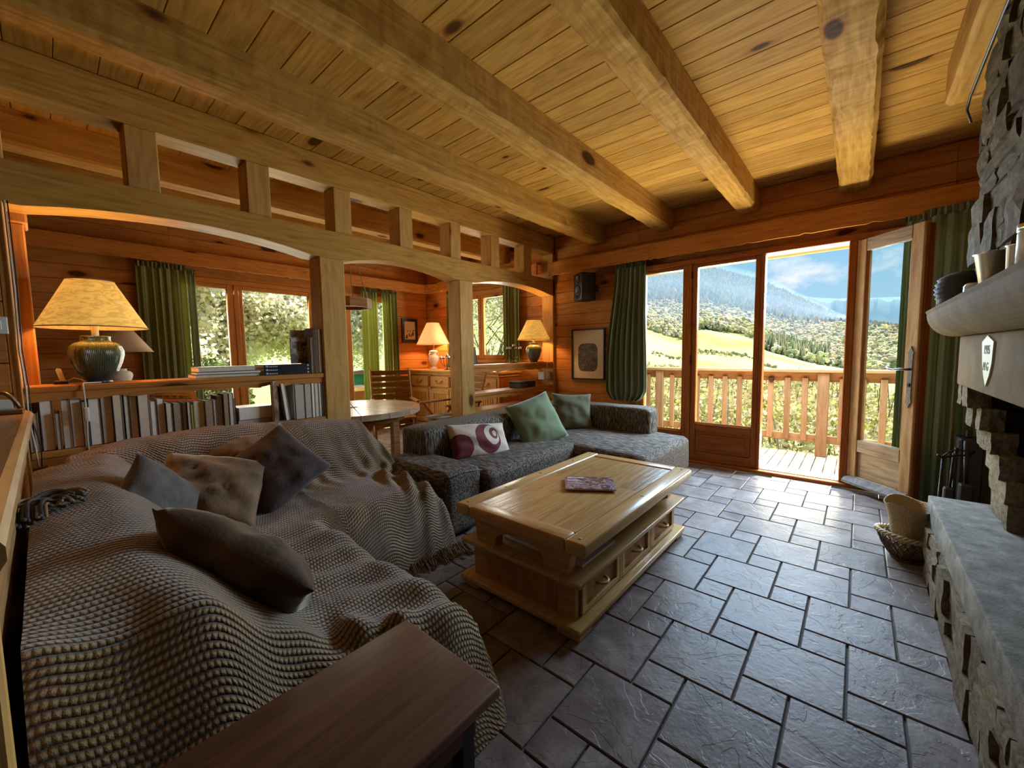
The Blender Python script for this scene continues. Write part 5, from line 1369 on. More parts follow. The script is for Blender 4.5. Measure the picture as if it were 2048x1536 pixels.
# ---------------------------------------------------------------- curtains
def curtain(label, p0, p1, z0, z1, nf, amp, mat, seed, shape=None, tie=False, group='green gathered curtains'):
    vs, fs = curtain_vf(p0, p1, z0, z1-0.06, nf, amp, seed=seed, shape=shape)
    c = Vector(((p0[0]+p1[0])/2, (p0[1]+p1[1])/2, (z0+z1)/2))
    t = thing('curtain', label, 'curtain', (c.x, c.y, z0), group)
    o = obj('cloth', [Vector(v)-c for v in vs], fs, mat, t, c, True)
    hs = (lambda v: shape(0.0)) if shape else None
    vs, fs = curtain_vf(p0, p1, z1-0.065, z1, nf*2, amp*0.55, seed=seed+5, nv=4, nu=nf*24, shape=hs)
    obj('heading_tape', [Vector(v)-c for v in vs], fs, mat, t, c, True)
    return t
def bag(v):
    """gathered at the top, widening to one side and tucked up in a bag at the hem"""
    l = 0.22*(1-float(smooth(0.0, 0.75, np.array(v))))
    r = 0.96+0.04*float(smooth(0.3, 0.9, np.array(v)))
    if v > 0.90:
        q = ((v-0.90)/0.10)**2.2
        l += 0.16*q; r -= 0.20*q
    return l, r
curtain('long green curtain tucked up above the grey sofa beside the fixed terrace pane', (4.60, 2.40), (4.60, 1.875), 0.645, 2.30, 7, 0.040, M['curt'], 3, bag)
curtain('dark green curtain hanging to the floor behind the chimney corner', (4.50, -0.36), (4.42, -0.78), 0.02, 2.30, 6, 0.030, M['curt'], 8)
curtain('green curtain edge seen through the glass of the open terrace door', (4.56, -0.24), (4.52, -0.40), 0.05, 2.30, 3, 0.024, M['curt'], 12)
curtain('olive curtain left of the dining windows behind the big lamp', (0.72, 5.99+0.06), (1.16, 6.05), 0.10, 2.33, 6, 0.030, M['curt_d'], 15)
curtain('thin green curtain edge hanging in front of the left dining pane', (1.17, 6.08), (1.25, 6.08), 0.10, 2.30, 2, 0.012, M['curt'], 17)
curtain('sunlit green curtain in front of the dining garden door', (3.36, 6.05), (3.64, 6.05), 0.08, 2.33, 5, 0.026, M['curt_d'], 19)
curtain('green curtain right of the dining garden door by the small picture', (3.72, 6.03), (4.02, 6.05), 0.08, 2.33, 5, 0.028, M['curt_d'], 23)
curtain('green curtain right of the dining side window above the candle holder', (4.63, 4.15), (4.63, 3.82), 1.02, 2.33, 5, 0.024, M['curt_d'], 27)
curtain('narrow yellow green curtain left of the dining side window behind the post', (4.63, 5.46), (4.63, 5.30), 1.0, 2.33, 3, 0.022, M['curt_d'], 31)

# ---------------------------------------------------------------- wall pictures and loudspeaker
def poster_art():
    m, nt, N, L, b, out = _new('abstract_ink_field')
    tc = N('ShaderNodeTexCoord'); a = N('ShaderNodeTexNoise'); a.inputs['Scale'].default_value = 22; a.inputs['Detail'].default_value = 6; a.inputs['Distortion'].default_value = 1
    L(tc.outputs['Object'], a.inputs['Vector'])
    cr = ramp_node(N, [(0.35, (0.035, 0.028, 0.022)), (0.5, (0.085, 0.065, 0.045)), (0.68, (0.20, 0.14, 0.09))]); L(a.outputs['Fac'], cr.inputs[0]); L(cr.outputs[0], b.inputs['Base Color'])
    b.inputs['Roughness'].default_value = 0.6
    return m
ps = thing('framed_poster', 'tall black framed poster with a dark ink shape on cream paper by the curtain', 'picture', (4.69, 2.71, 0.88))
for n, lo, hi in (('frame', (4.672, 2.465, 0.88), (4.70, 2.483, 1.552)), ('frame', (4.672, 2.942, 0.88), (4.70, 2.96, 1.552)), ('frame', (4.672, 2.483, 0.88), (4.70, 2.942, 0.90)), ('frame', (4.672, 2.483, 1.532), (4.70, 2.942, 1.552))):
    box(n, lo, hi, M['black'], ps, 0.002)
box('paper', (4.688, 2.483, 0.90), (4.70, 2.942, 1.532), M['mount'], ps, 0)
rr_ = []
for k in range(40):
    q = 2*math.pi*k/40; cx_, sx_ = math.cos(q), math.sin(q)
    rr_.append((2.715+0.145*math.copysign(abs(cx_)**0.45, cx_), 1.175+0.185*math.copysign(abs(sx_)**0.45, sx_)))
prism('ink_shape', rr_, 'x', 4.6865, 4.688, poster_art(), ps)
pf = thing('framed_picture', 'small dark framed sepia picture beside the dining curtain', 'picture', (4.16, 6.12, 1.47))
PX0, PX1, PZ0, PZ1 = 4.145, 4.475, 1.465, 1.885
for n, lo, hi in (('frame', (PX0, 6.105, PZ0), (PX0+.05, 6.13, PZ1)), ('frame', (PX1-.05, 6.105, PZ0), (PX1, 6.13, PZ1)), ('frame', (PX0+.05, 6.105, PZ0), (PX1-.05, 6.13, PZ0+.05)), ('frame', (PX0+.05, 6.105, PZ1-.05), (PX1-.05, 6.13, PZ1))):
    box(n, lo, hi, M['black'], pf, 0.003)
box('print', (PX0+.05, 6.118, PZ0+.05), (PX1-.05, 6.13, PZ1-.05), M['mount'], pf, 0)
for k, (u_, v_, s1, s2) in enumerate(((0.10, 0.11, .03, .05), (0.15, 0.13, .02, .06), (0.19, 0.12, .02, .05), (0.23, 0.15, .03, .07), (0.09, 0.08, .05, .02), (0.24, 0.21, .02, .03), (0.17, 0.20, .015, .025), (0.12, 0.20, .02, .02))):
    e = [(PX0+u_+s1*math.cos(2*math.pi*i/12)*0.6, PZ0+v_+s2*math.sin(2*math.pi*i/12)*0.6) for i in range(12)]
    prism('ink_figure', e, 'y', 6.1165, 6.118, M['ink'], pf)
sp = thing('loudspeaker', 'black loudspeaker on the wall under the pelmet left of the green curtain', 'speaker', (4.53, 2.66, 1.89), rz=math.radians(-34), local=True)
bm = bmesh.new(); bmesh.ops.create_cube(bm, size=1)
for v in bm.verts:
    v.co = Vector((v.co.x*0.21, v.co.y*(0.25 if v.co.x < 0 else 0.20), v.co.z*0.345+0.1725))
bmesh.ops.bevel(bm, geom=list(bm.edges), offset=0.018, segments=3, affect='EDGES', profile=0.5)
bm_obj('cabinet', bm, M['black'], sp, (0, 0, 0), True)
tw = lathe('horn', [(0.055, 0), (0.058, 0.006), (0.045, 0.004), (0.02, -0.012), (0.0, -0.014)], (-0.106, 0, 0.265), plain('speaker_horn', (0.035, 0.032, 0.03), 0.5), sp, 24); tw.rotation_euler = (0, -math.pi/2, 0)
wf = lathe('woofer', [(0.085, 0), (0.088, 0.006), (0.07, 0.003), (0.03, -0.012), (0.022, -0.004), (0.0, 0.0)], (-0.106, 0, 0.11), M['black'], sp, 28); wf.rotation_euler = (0, -math.pi/2, 0)
box('badge', (-0.1085, -0.018, 0.075), (-0.106, 0.018, 0.087), M['steel'], sp, 0.001)
box('wall_bracket', (0.09, -0.03, 0.12), (0.17, 0.03, 0.2), M['blackm'], sp, 0.004)

# ---------------------------------------------------------------- dining room
dr_ = thing('dresser', 'long pine dresser with drawers and fluted doors against the far dining wall', 'dresser', (4.45, 4.92, 0))
DX0, DX1, DY0, DY1 = 4.20, 4.68, 3.87, 5.97
box('top', (DX0-0.03, DY0-0.03, 0.945), (DX1, DY1+0.03, 0.985), M['dresser'], dr_, 0.010, 2)
box('cornice', (DX0-0.012, DY0-0.01, 0.905), (DX1, DY1, 0.945), M['dresser'], dr_, 0.006)
box('body', (DX0+0.02, DY0+0.01, 0.08), (DX1, DY1, 0.905), M['dresserz'], dr_, 0.003)
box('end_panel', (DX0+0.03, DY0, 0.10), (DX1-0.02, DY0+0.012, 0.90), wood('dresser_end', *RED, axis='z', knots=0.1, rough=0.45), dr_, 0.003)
box('plinth', (DX0-0.01, DY0-0.01, 0), (DX1, DY1, 0.08), M['dresser'], dr_, 0.006)
nb = 4; bwid = (DY1-DY0)/nb
for k in range(nb+1):
    y = DY0+k*bwid
    box('column', (DX0-0.004, y-0.028 if k else y, 0.08), (DX0+0.02, y+0.028, 0.905), M['dresser'], dr_, 0.004)
    if k: tube('column_inlay', [(DX0-0.006, y, 0.71), (DX0-0.006, y, 0.88)], 0.012, M['winz'], dr_, 8)
for k in range(nb):
    y0 = DY0+k*bwid+0.034; y1 = DY0+(k+1)*bwid-0.034
    d = box('drawer', (DX0-0.010, y0, 0.705), (DX0+0.02, y1, 0.885), M['dresser'], dr_, 0.008)
    yc = (y0+y1)/2
    tube('drop_handle', [(DX0-0.012, yc-0.07, 0.815), (DX0-0.03, yc-0.065, 0.80), (DX0-0.036, yc-0.04, 0.772), (DX0-0.036, yc, 0.765), (DX0-0.036, yc+0.04, 0.772), (DX0-0.03, yc+0.065, 0.80), (DX0-0.012, yc+0.07, 0.815)], 0.007, M['brass'], d)
    do = box('door', (DX0+0.0, y0, 0.10), (DX0+0.02, y1, 0.68), M['dresserz'], dr_, 0.004)
    for n, lo, hi in (('door_rail', (DX0-0.012, y0, 0.60), (DX0, y1, 0.68)), ('door_rail', (DX0-0.012, y0, 0.10), (DX0, y1, 0.18)), ('door_stile', (DX0-0.012, y0, 0.18), (DX0, y0+0.075, 0.60)), ('door_stile', (DX0-0.012, y1-0.075, 0.18), (DX0, y1, 0.60))):
        box(n, lo, hi, M['dresser'], do, 0.005)
    m = 6; fw_ = (y1-y0-0.17)/m
    for i in range(m):
        box('flute', (DX0-0.008, y0+0.085+i*fw_+0.003, 0.19), (DX0, y0+0.085+(i+1)*fw_-0.003, 0.585), M['dresserz'], do, 0.004)

# round table
dt = thing('dining_table', 'round wooden dining table with radiating top beyond the timber posts', 'dining table', (2.10, 4.03, 0), local=True)
R_ = 0.684
NS = 16
for k in range(NS):
    a0 = 2*math.pi*k/NS+0.004; a1 = 2*math.pi*(k+1)/NS-0.004
    pts = [(0.03*math.cos((a0+a1)/2), 0.03*math.sin((a0+a1)/2))]+[((R_-0.07)*math.cos(a0+(a1-a0)*i/3), (R_-0.07)*math.sin(a0+(a1-a0)*i/3)) for i in range(4)]
    o = prism('top_wedge', pts, 'z', 0.672, 0.700, M['teak'], dt)
    rim = [(R_*math.cos(a0+(a1-a0)*i/3), R_*math.sin(a0+(a1-a0)*i/3)) for i in range(4)]+[((R_-0.069)*math.cos(a1-(a1-a0)*i/3), (R_-0.069)*math.sin(a1-(a1-a0)*i/3)) for i in range(4)]
    prism('rim_block', rim, 'z', 0.645, 0.700, M['teak'], dt)
lathe('apron', [(0.50, 0.57), (0.52, 0.57), (0.52, 0.67), (0.50, 0.67)], (0, 0, 0), M['slatw'], dt, 32)
for k in range(4):
    q = math.pi/4+k*math.pi/2
    x, y = 0.42*math.cos(q), 0.42*math.sin(q)
    prism('leg', [(x-.035, y-.035), (x+.035, y-.035), (x+.035, y+.035), (x-.035, y+.035)], 'z', 0, 0.67, M['slatw'], dt)
def slat_chair(label, loc, rz, first=True):
    """folding garden armchair: slatted back and seat, flat arms; it faces its local -y"""
    t = thing('slatted_armchair', label, 'chair', loc, 'slatted wooden armchairs round the dining table', rz, local=True)
    for k in range(7):
        z = 0.46+0.083*k; yb = 0.235+0.028*k
        box('back_slat', (-0.255, yb, z), (0.255, yb+0.016, z+0.068), M['slatw'], t, 0.004)
    for k in range(6):
        box('seat_slat', (-0.25, -0.22+0.075*k, 0.405), (0.25, -0.22+0.075*k+0.06, 0.425), M['slatw'], t, 0.004)
    for sx in (-1, 1):
        tube('back_leg', [(sx*0.265, -0.20, 0.0), (sx*0.265, 0.05, 0.30), (sx*0.265, 0.24, 0.55), (sx*0.265, 0.43, 1.05)], 0.017, M['slatw'], t, 6)
        tube('front_leg', [(sx*0.265, 0.28, 0.0), (sx*0.265, 0.0, 0.36), (sx*0.265, -0.22, 0.62)], 0.017, M['slatw'], t, 6)
        box('arm', (sx*0.265-0.028, -0.27, 0.62), (sx*0.265+0.028, 0.30, 0.645), M['slatw'], t, 0.008)
    return t
slat_chair('slatted wooden armchair with its back to the garden door beyond the round table', (3.05, 4.72, 0), math.radians(-25))
slat_chair('slatted wooden armchair right of the round table between table and dresser', (3.35, 3.95, 0), math.radians(-92))
slat_chair('slatted wooden armchair left of the round table behind the book row', (0.95, 4.25, 0), math.radians(118))
cu = cushion('seat_cushion', 0.44, 0.44, 0.06, M['taupe'], None, (3.30, 3.95, 0.455), (0, 0, 0), seed=9); tag(cu, 'grey seat cushion on the armchair next to the dresser', 'cushion')
# hanging lamp over the table
hl = thing('hanging_lamp', 'wooden tray lamp hanging on ropes above the round table', 'hanging lamp', (2.10, 4.05, 1.74), local=True)
oc = [(0.24*math.cos(math.pi/8+k*math.pi/4), 0.24*math.sin(math.pi/8+k*math.pi/4)) for k in range(8)]
for k in range(8):
    a = oc[k]; b = oc[(k+1) % 8]
    pts = [a, b, (b[0]*0.86, b[1]*0.86), (a[0]*0.86, a[1]*0.86)]
    prism('tray_side', pts, 'z', 0.0, 0.095, M['slatw'], hl)
prism('tray_bottom', [(p[0]*0.87, p[1]*0.87) for p in oc], 'z', 0.03, 0.045, M['slatw'], hl)
for k in range(4):
    q = math.pi/4+k*math.pi/2
    tube('rope', [(0.20*math.cos(q), 0.20*math.sin(q), 0.09), (0.02*math.cos(q), 0.02*math.sin(q), 0.84)], 0.006, M['straw'], hl, 6)
tube('hook', [(0, 0, 0.84), (0, 0, 1.08)], 0.008, M['blackm'], hl, 6)
# low chest by the back wall with phone
ch_ = thing('chest', 'reddish wooden chest behind the left shelf under the unlit lamp', 'chest', (0.45, 5.85, 0))
box('body', (-0.05, 5.62, 0), (0.66, 6.08, 0.92), M['winx'], ch_, 0.006); box('top', (-0.08, 5.59, 0.92), (0.68, 6.10, 0.96), M['winx'], ch_, 0.008)
box('front_panel', (0.03, 5.612, 0.12), (0.60, 5.622, 0.80), M['winx'], ch_, 0.006)
ph_ = thing('cordless_phone', 'white cordless phone standing left of the ribbed green lamp', 'phone', (0.055, 3.43, 1.112), local=True)
box('cradle', (-0.03, -0.03, 0), (0.03, 0.03, 0.02), M['black'], ph_, 0.004)
prism('handset', [(-0.004, 0.012), (0.018, 0.012), (0.004, 0.085), (-0.014, 0.088), (-0.018, 0.078)], 'y', -0.018, 0.018, M['whitep'], ph_)
tube('phone_cord', [(0.02, 0.02, 0.01), (0.05, 0.03, 0.03), (0.08, 0.02, 0.02), (0.09, 0.0, 0.006)], 0.003, M['cord'], ph_, 6)

# ---------------------------------------------------------------- fireplace
fp = thing('fireplace', 'massive stone fireplace with cast lintel, mantel slab and raised hearth on the right', 'fireplace', (2.1, -0.65, 0))
SM = []
def stone_mesh(seed, mat):
    bm = bmesh.new(); bmesh.ops.create_cube(bm, size=1)
    bmesh.ops.subdivide_edges(bm, edges=list(bm.edges), cuts=2, use_grid_fill=True)
    rn = random.Random(seed)
    off = Vector((seed*3.7, seed*1.3, seed*5.1))
    for v in bm.verts:
        p = v.co.copy()
        q = p*0.86+p.normalized()*0.07
        n_ = noise.noise_vector(p*2.3+off)
        v.co = q+Vector((n_.x*0.06, n_.y*0.09, n_.z*0.07))
    me = bpy.data.meshes.new('stone'); bm.to_mesh(me); bm.free(); me.materials.append(mat); return me
ST_A = [stone_mesh(k, M['stone']) for k in range(7)]; ST_B = [stone_mesh(k+20, M['stone_l']) for k in range(7)]
def stone_face(x0, x1, z0, z1, y, depth, kinds, rn, hmin=0.07, hmax=0.16, lmin=0.10, lmax=0.34):
    """random rubble courses on a face that looks towards +y"""
    z = z0
    while z < z1-0.02:
        h = rn.uniform(hmin, hmax)
        if z1-z-h < hmin*0.7: h = z1-z
        x = x0
        while x < x1-0.02:
            l = rn.uniform(lmin, lmax)
            if x1-x-l < lmin*0.7: l = x1-x
            hh = h
            if rn.random() < 0.3 and h > 0.11:      # two thin stones above each other
                for zz, h2 in ((z, h*0.5), (z+h*0.5, h*0.5)):
                    shared('stone', rn.choice(kinds), fp, (x+l/2, y-depth/2+rn.uniform(-.012, .012), zz+h2/2), (0, rn.uniform(-.04, .04), rn.choice((0, math.pi))), (l*1.04, depth, h2*1.06))
            else:
                shared('stone', rn.choice(kinds), fp, (x+l/2, y-depth/2+rn.uniform(-.014, .014), z+hh/2), (0, rn.uniform(-.05, .05), rn.choice((0, math.pi))), (l*1.04, depth, hh*1.05))
            x += l
        z += h
rn = random.Random(5)
box('hearth_core', (0.7, -0.96, 0), (3.07, -0.36, 0.27), M['mortar'], fp, 0)
stone_face(1.3, 3.09, 0.0, 0.27, -0.318, 0.10, ST_B, rn, 0.08, 0.14, 0.10, 0.26)
box('hearth_slab', (0.7, -0.97, 0.27), (3.262, -0.333, 0.40), M['slab'], fp, 0.007, 2)
# chimney breast above the mantel
box('breast_core', (0.7, -0.96, 1.455), (3.02, -0.47, ZC), M['mortar'], fp, 0)
stone_face(1.1, 3.06, 1.455, ZC, -0.405, 0.14, ST_A, rn, 0.08, 0.17, 0.12, 0.36)
# lintel and mantel
box('lintel', (0.75, -0.80, 1.045), (3.20, -0.405, 1.305), M['cast'], fp, 0.012, 2)
mp_ = [(-0.96, 1.305), (-0.405, 1.305)]+[(-0.405+0.115*math.sin(t*math.pi/2), 1.305+0.13*(1-math.cos(t*math.pi/2))) for t in [i/10 for i in range(1, 11)]]+[(-0.284, 1.448), (-0.290, 1.455), (-0.96, 1.455)]
prism('mantel', mp_, 'x', 0.7, 3.37, M['cast'], fp)
# corbelled jamb: dark brick courses inside, pale rubble in front
jy = [-0.555, -0.545, -0.525, -0.490, -0.455, -0.425]
jz = [0.40, 0.515, 0.625, 0.735, 0.84, 0.945, 1.045]
jx_ = [2.83, 2.85, 2.86, 2.90, 2.93, 2.97]
for k in range(6):
    box('firebrick_course', (jx_[k], -0.96, jz[k]), (3.16, jy[k]-0.05, jz[k+1]-0.004), M['brick'], fp, 0.004)
    n = 2
    xs = [jx_[k]-0.005, jx_[k]+0.10+0.03*(k % 2), 3.20]
    for i in range(n):
        shared('stone', ST_B[(k*2+i) % 7], fp, ((xs[i]+xs[i+1])/2, jy[k]-0.035+rn.uniform(-.008, .008), (jz[k]+jz[k+1])/2), (0, rn.uniform(-.04, .04), 0), ((xs[i+1]-xs[i])*1.05, 0.085, (jz[k+1]-jz[k])*1.06))
box('firebox_back', (0.75, -0.97, 0.40), (3.0, -0.94, 1.06), M['brick'], fp, 0)
box('near_jamb', (0.75, -0.96, 0.40), (1.15, -0.46, 1.045), M['stone'], fp, 0.01)
# shield plaque with the year and initials
pq = [(2.545, 1.292), (2.437, 1.266), (2.447, 1.18), (2.475, 1.13), (2.525, 1.083), (2.575, 1.13), (2.61, 1.19), (2.635, 1.266)]
plq = prism('plaque', pq, 'y', -0.405, -0.399, M['plaque'], fp)
def text(s, c, size, par, mat):
    cu_ = bpy.data.curves.new('t', 'FONT'); cu_.body = s; cu_.size = size; cu_.align_x = 'CENTER'; cu_.align_y = 'CENTER'; cu_.extrude = 0.0008
    ob = bpy.data.objects.new('t', cu_); COL.objects.link(ob)
    dg = bpy.context.evaluated_depsgraph_get(); me = bpy.data.meshes.new_from_object(ob.evaluated_get(dg))
    bpy.data.objects.remove(ob)
    # lettering plane xz, readable from +y
    for v in me.vertices: v.co = Vector((-v.co.x*1.0, v.co.z, v.co.y))
    me.materials.clear(); me.materials.append(mat)
    me.name = 'lettering'
    o = bpy.data.objects.new('lettering', me); _link(o, par, c); return o
text('1995', (2.535, -0.3985, 1.232), 0.052, plq, M['ink'])
text('M G', (2.535, -0.3985, 1.163), 0.050, plq, M['ink'])

# things on the mantel
cz = 1.456
bk_ = thing('bottle_brush', 'dark ribbed round vase at the far end of the mantel', 'vase', (3.10, -0.40, cz), local=True)
lathe('body', [(0.055, 0)]+[(0.085+0.012*math.sin(k*math.pi)*0+0.010*(k % 2)+0.02*math.sin(k/13*math.pi), 0.008+0.012*k) for k in range(13)]+[(0.05, 0.17), (0.0, 0.172)], (0, 0, 0), plain('dark_ribbed_clay', (0.030, 0.027, 0.024), 0.8, bump=0.4, scale=60), bk_, 28)
bk_.name = 'ribbed_vase'
cbd = thing('wood_block', 'pale wooden tablet standing beside the ribbed vase on the mantel', 'board', (3.23, -0.36, cz)); box('tablet', (3.20, -0.40, cz), (3.225, -0.31, cz+0.115), M['straw'], cbd, 0.008, 2)
gl = thing('glass_jar', 'small glass jar between ribbed vase and steel bucket', 'jar', (2.58, -0.36, cz), local=True)
lathe('jar', [(0.030, 0), (0.034, 0.004), (0.034, 0.045), (0.026, 0.058), (0.0, 0.06)], (0, 0, 0), plain('pale_glass', (0.55, 0.58, 0.58), 0.08, spec=0.8), gl, 20)
cd_ = thing('card', 'pale blue folded card leaning behind the steel bucket', 'card', (2.42, -0.42, cz)); prism('sheet', [(2.46, cz), (2.50, cz), (2.38, cz+0.155), (2.35, cz+0.15)], 'y', -0.425, -0.421, plain('pale_blue_card', (0.40, 0.50, 0.60), 0.6), cd_)
bu = thing('steel_bucket', 'brushed steel flared bucket on the mantel shelf', 'bucket', (2.22, -0.37, cz), local=True)
lathe('pail', [(0.048, 0), (0.050, 0.002), (0.068, 0.118), (0.072, 0.120), (0.066, 0.119), (0.046, 0.006), (0, 0.006)], (0, 0, 0), M['steel'], bu, 36)
cu2 = thing('steel_cup', 'small steel cup right of the bucket on the mantel', 'cup', (1.90, -0.36, cz), local=True)
lathe('cup', [(0.034, 0), (0.036, 0.002), (0.038, 0.088), (0.041, 0.09), (0.036, 0.088), (0.033, 0.006), (0, 0.006)], (0, 0, 0), M['steel'], cu2, 28)
tin = thing('tin', 'white and steel tin at the right picture border on the mantel', 'tin', (1.78, -0.355, cz), local=True)
lathe('can', [(0.036, 0), (0.036, 0.10), (0.034, 0.105), (0, 0.105)], (0, 0, 0), M['whitep'], tin, 24); lathe('lid', [(0.037, 0.105), (0.037, 0.125), (0, 0.126)], (0, 0, 0), M['steel'], tin, 24)

# fire irons in the niche
fi = thing('fire_iron_stand', 'black fire iron stand with hanging tools in the chimney niche', 'fire irons', (4.02, -0.53, 0), local=True)
tube('column', [(0, 0, 0.01), (0, 0, 0.56)], 0.010, M['blackm'], fi)
lathe('foot', [(0.11, 0), (0.11, 0.012), (0.02, 0.03)], (0, 0, 0), M['blackm'], fi, 20)
tube('hanger', [(-0.13, 0.10, 0.52), (-0.10, 0.08, 0.50), (0, 0, 0.505), (0.10, -0.08, 0.50), (0.13, -0.10, 0.52)], 0.007, M['blackm'], fi)
tube('hanger_arch', [(-0.10, 0.08, 0.50), (-0.05, 0.04, 0.535), (0, 0, 0.545), (0.05, -0.04, 0.535), (0.10, -0.08, 0.50)], 0.005, M['blackm'], fi)
tube('poker', [(-0.09, 0.07, 0.50), (-0.10, 0.08, 0.05)], 0.009, M['blackm'], fi)
box('brush', (0.04, -0.10, 0.06), (0.11, -0.03, 0.30), M['black'], fi, 0.01); tube('brush_handle', [(0.075, -0.065, 0.3), (0.06, -0.05, 0.6)], 0.012, M['black'], fi)
box('shovel', (-0.04, 0.0, 0.05), (0.02, 0.05, 0.28), M['black'], fi, 0.008); tube('shovel_handle', [(-0.01, 0.02, 0.27), (0, 0.01, 0.52)], 0.008, M['blackm'], fi)
gb = thing('kindling_box', 'dark box standing behind the fire irons', 'box', (4.25, -0.60, 0)); box('bin', (4.16, -0.68, 0), (4.36, -0.56, 0.60), M['black'], gb, 0.01); box('handle', (4.24, -0.63, 0.60), (4.28, -0.60, 0.66), M['black'], gb, 0.006)

# baskets on the floor beside the hearth
wb = thing('wicker_basket', 'round wicker basket on the floor against the hearth', 'basket', (3.255, -0.265, 0), local=True)
pr = []
NB = 26
prof = [(0.075, 0.012), (0.095, 0.04), (0.118, 0.08), (0.132, 0.115), (0.138, 0.135)]
for k in range(NB):
    q = 2*math.pi*k/NB
    for sgn in (-1, 1):
        pts = [((r)*math.cos(q+sgn*0.55*i/4), (r)*math.sin(q+sgn*0.55*i/4), z) for i, (r, z) in enumerate(prof)]
        pr.append(tube_vf(pts, 0.0045, 5))
V, Fc = join_vf(pr); o = obj('woven_sides', V, Fc, M['wickd'], wb, (0, 0, 0), True); o['kind'] = 'stuff'
lathe('base', [(0.0, 0.004), (0.08, 0.004), (0.08, 0.014), (0, 0.014)], (0, 0, 0), M['wickd'], wb, 20)
for s in range(3):
    pts = []
    for i in range(97):
        q = 2*math.pi*i/96; w_ = q*13+s*2.094
        pts.append(((0.142+0.009*math.cos(w_))*math.cos(q), (0.142+0.009*math.cos(w_))*math.sin(q), 0.142+0.009*math.sin(w_)+0.02*math.cos(q-2.4)))
    tube('braided_rim', pts, 0.0065, M['wick'], wb, 6)
sb = thing('straw_basket', 'tall straw basket with oval mouth standing inside the wicker one', 'basket', (3.255, -0.262, 0.015), local=True)
vs = []; fs = []; n = 40
pf_ = [(0.062, 0.0), (0.066, 0.01), (0.082, 0.12), (0.102, 0.24), (0.122, 0.315), (0.125, 0.322), (0.120, 0.320), (0.100, 0.24), (0.078, 0.12), (0.06, 0.014)]
v_, f_ = lathe_vf(pf_, n)
v_ = [(x*1.12, y*0.92, z+0.10*0+0.012*math.sin(3*math.atan2(y, x))*(z > 0.3)) for x, y, z in v_]
o = obj('straw_body', v_, f_, M['straw'], sb, (0, 0, 0), True)
# ---------------------------------------------------------------- the landscape
def interp(x, tab):
    xs = [p[0] for p in tab]; ys = [p[1] for p in tab]
    return np.interp(x, xs, ys)
E_M = [(-40, -3.5), (-3, -2.9), (1.5, -2.3), (5.1, -1.5), (8.6, -0.2), (10.2, 1.5), (13.5, 2.4), (15.8, 2.75), (17.5, 1.2), (19.3, 1.5), (22.5, 2.9), (30, 3.4), (50, 5.2), (70, 6.0), (100, 6.2)]
E_F = [(-40, 0.6), (-3, 1.45), (1.3, 2.35), (5.3, 2.7), (10.3, 4.15), (15.8, 5.7), (22.5, 6.1), (40, 6.4), (100, 7.0)]
E_R = [(-40, 1.2), (-10, 1.5), (-3.4, 2.0), (1.3, 3.0), (3.5, 4.5), (6.3, 6.25), (8.8, 7.8), (11.5, 8.95), (14.8, 10.3), (17.7, 11.0), (22.6, 11.8), (35, 12.2), (60, 8.7), (100, 8.7)]
def ground(r, az):
    r = np.asarray(r, float); az = np.asarray(az, float)
    em, ef, er = interp(az, E_M), interp(az, E_F), interp(az, E_R)
    north = np.clip((az-34)/22, 0, 1)
    zn = np.interp(r, [0, 7, 14, 30, 70, 130], [-1.6, -1.9, -2.2, -3.6, -7.5, -9.5])
    znn = np.interp(r, [0, 8, 14, 30, 70, 130], [-0.25, -0.25, 0.0, 0.8, 4.0, 8.5])
    z0 = zn*(1-north)+znn*north
    e0 = np.degrees(np.arctan2(z0-1.25, np.maximum(r, 1)))
    e130 = np.degrees(np.arctan2((-9.5*(1-north)+8.5*north)-1.25, 130))
    el = np.where(r < 130, e0, e130+(em-e130)*np.clip((r-130)/(430-130), 0, 1)**0.9)
    el = np.where(r > 430, em+(ef-em)*np.clip((r-430)/(1100-430), 0, 1), el)
    el = np.where(r > 1100, ef+(er-ef)*np.clip((r-1100)/(2500-1100), 0, 1)**0.9, el)
    z = 1.25+r*np.tan(np.radians(el))
    top = 1.25+2500*np.tan(np.radians(er))
    return np.where(r > 2500, top-(r-2500)*0.25, z)
AZ = np.arange(-50, 112, 0.75); RR = np.concatenate([np.arange(5, 40, 3.5), np.arange(40, 130, 12), np.arange(130, 440, 18), np.arange(440, 1150, 35), np.arange(1150, 3000, 80)])
A2, R2 = np.meshgrid(AZ, RR, indexing='ij')
bump_ = np.vectorize(lambda a, r: noise.noise(Vector((a*0.11, math.log(r)*2.6, 1.3)))+0.5*noise.noise(Vector((a*0.4, math.log(r)*8, 4.3))))(A2, R2)
Zg = ground(R2, A2)+bump_*np.clip(R2*0.006, 0.02, 12)
Xg = R2*np.cos(np.radians(A2)); Yg = R2*np.sin(np.radians(A2))
na, nr = A2.shape
I = np.arange(na*nr).reshape(na, nr)
quads = np.stack([I[:-1, :-1], I[:-1, 1:], I[1:, 1:], I[1:, :-1]], -1).reshape(-1, 4)
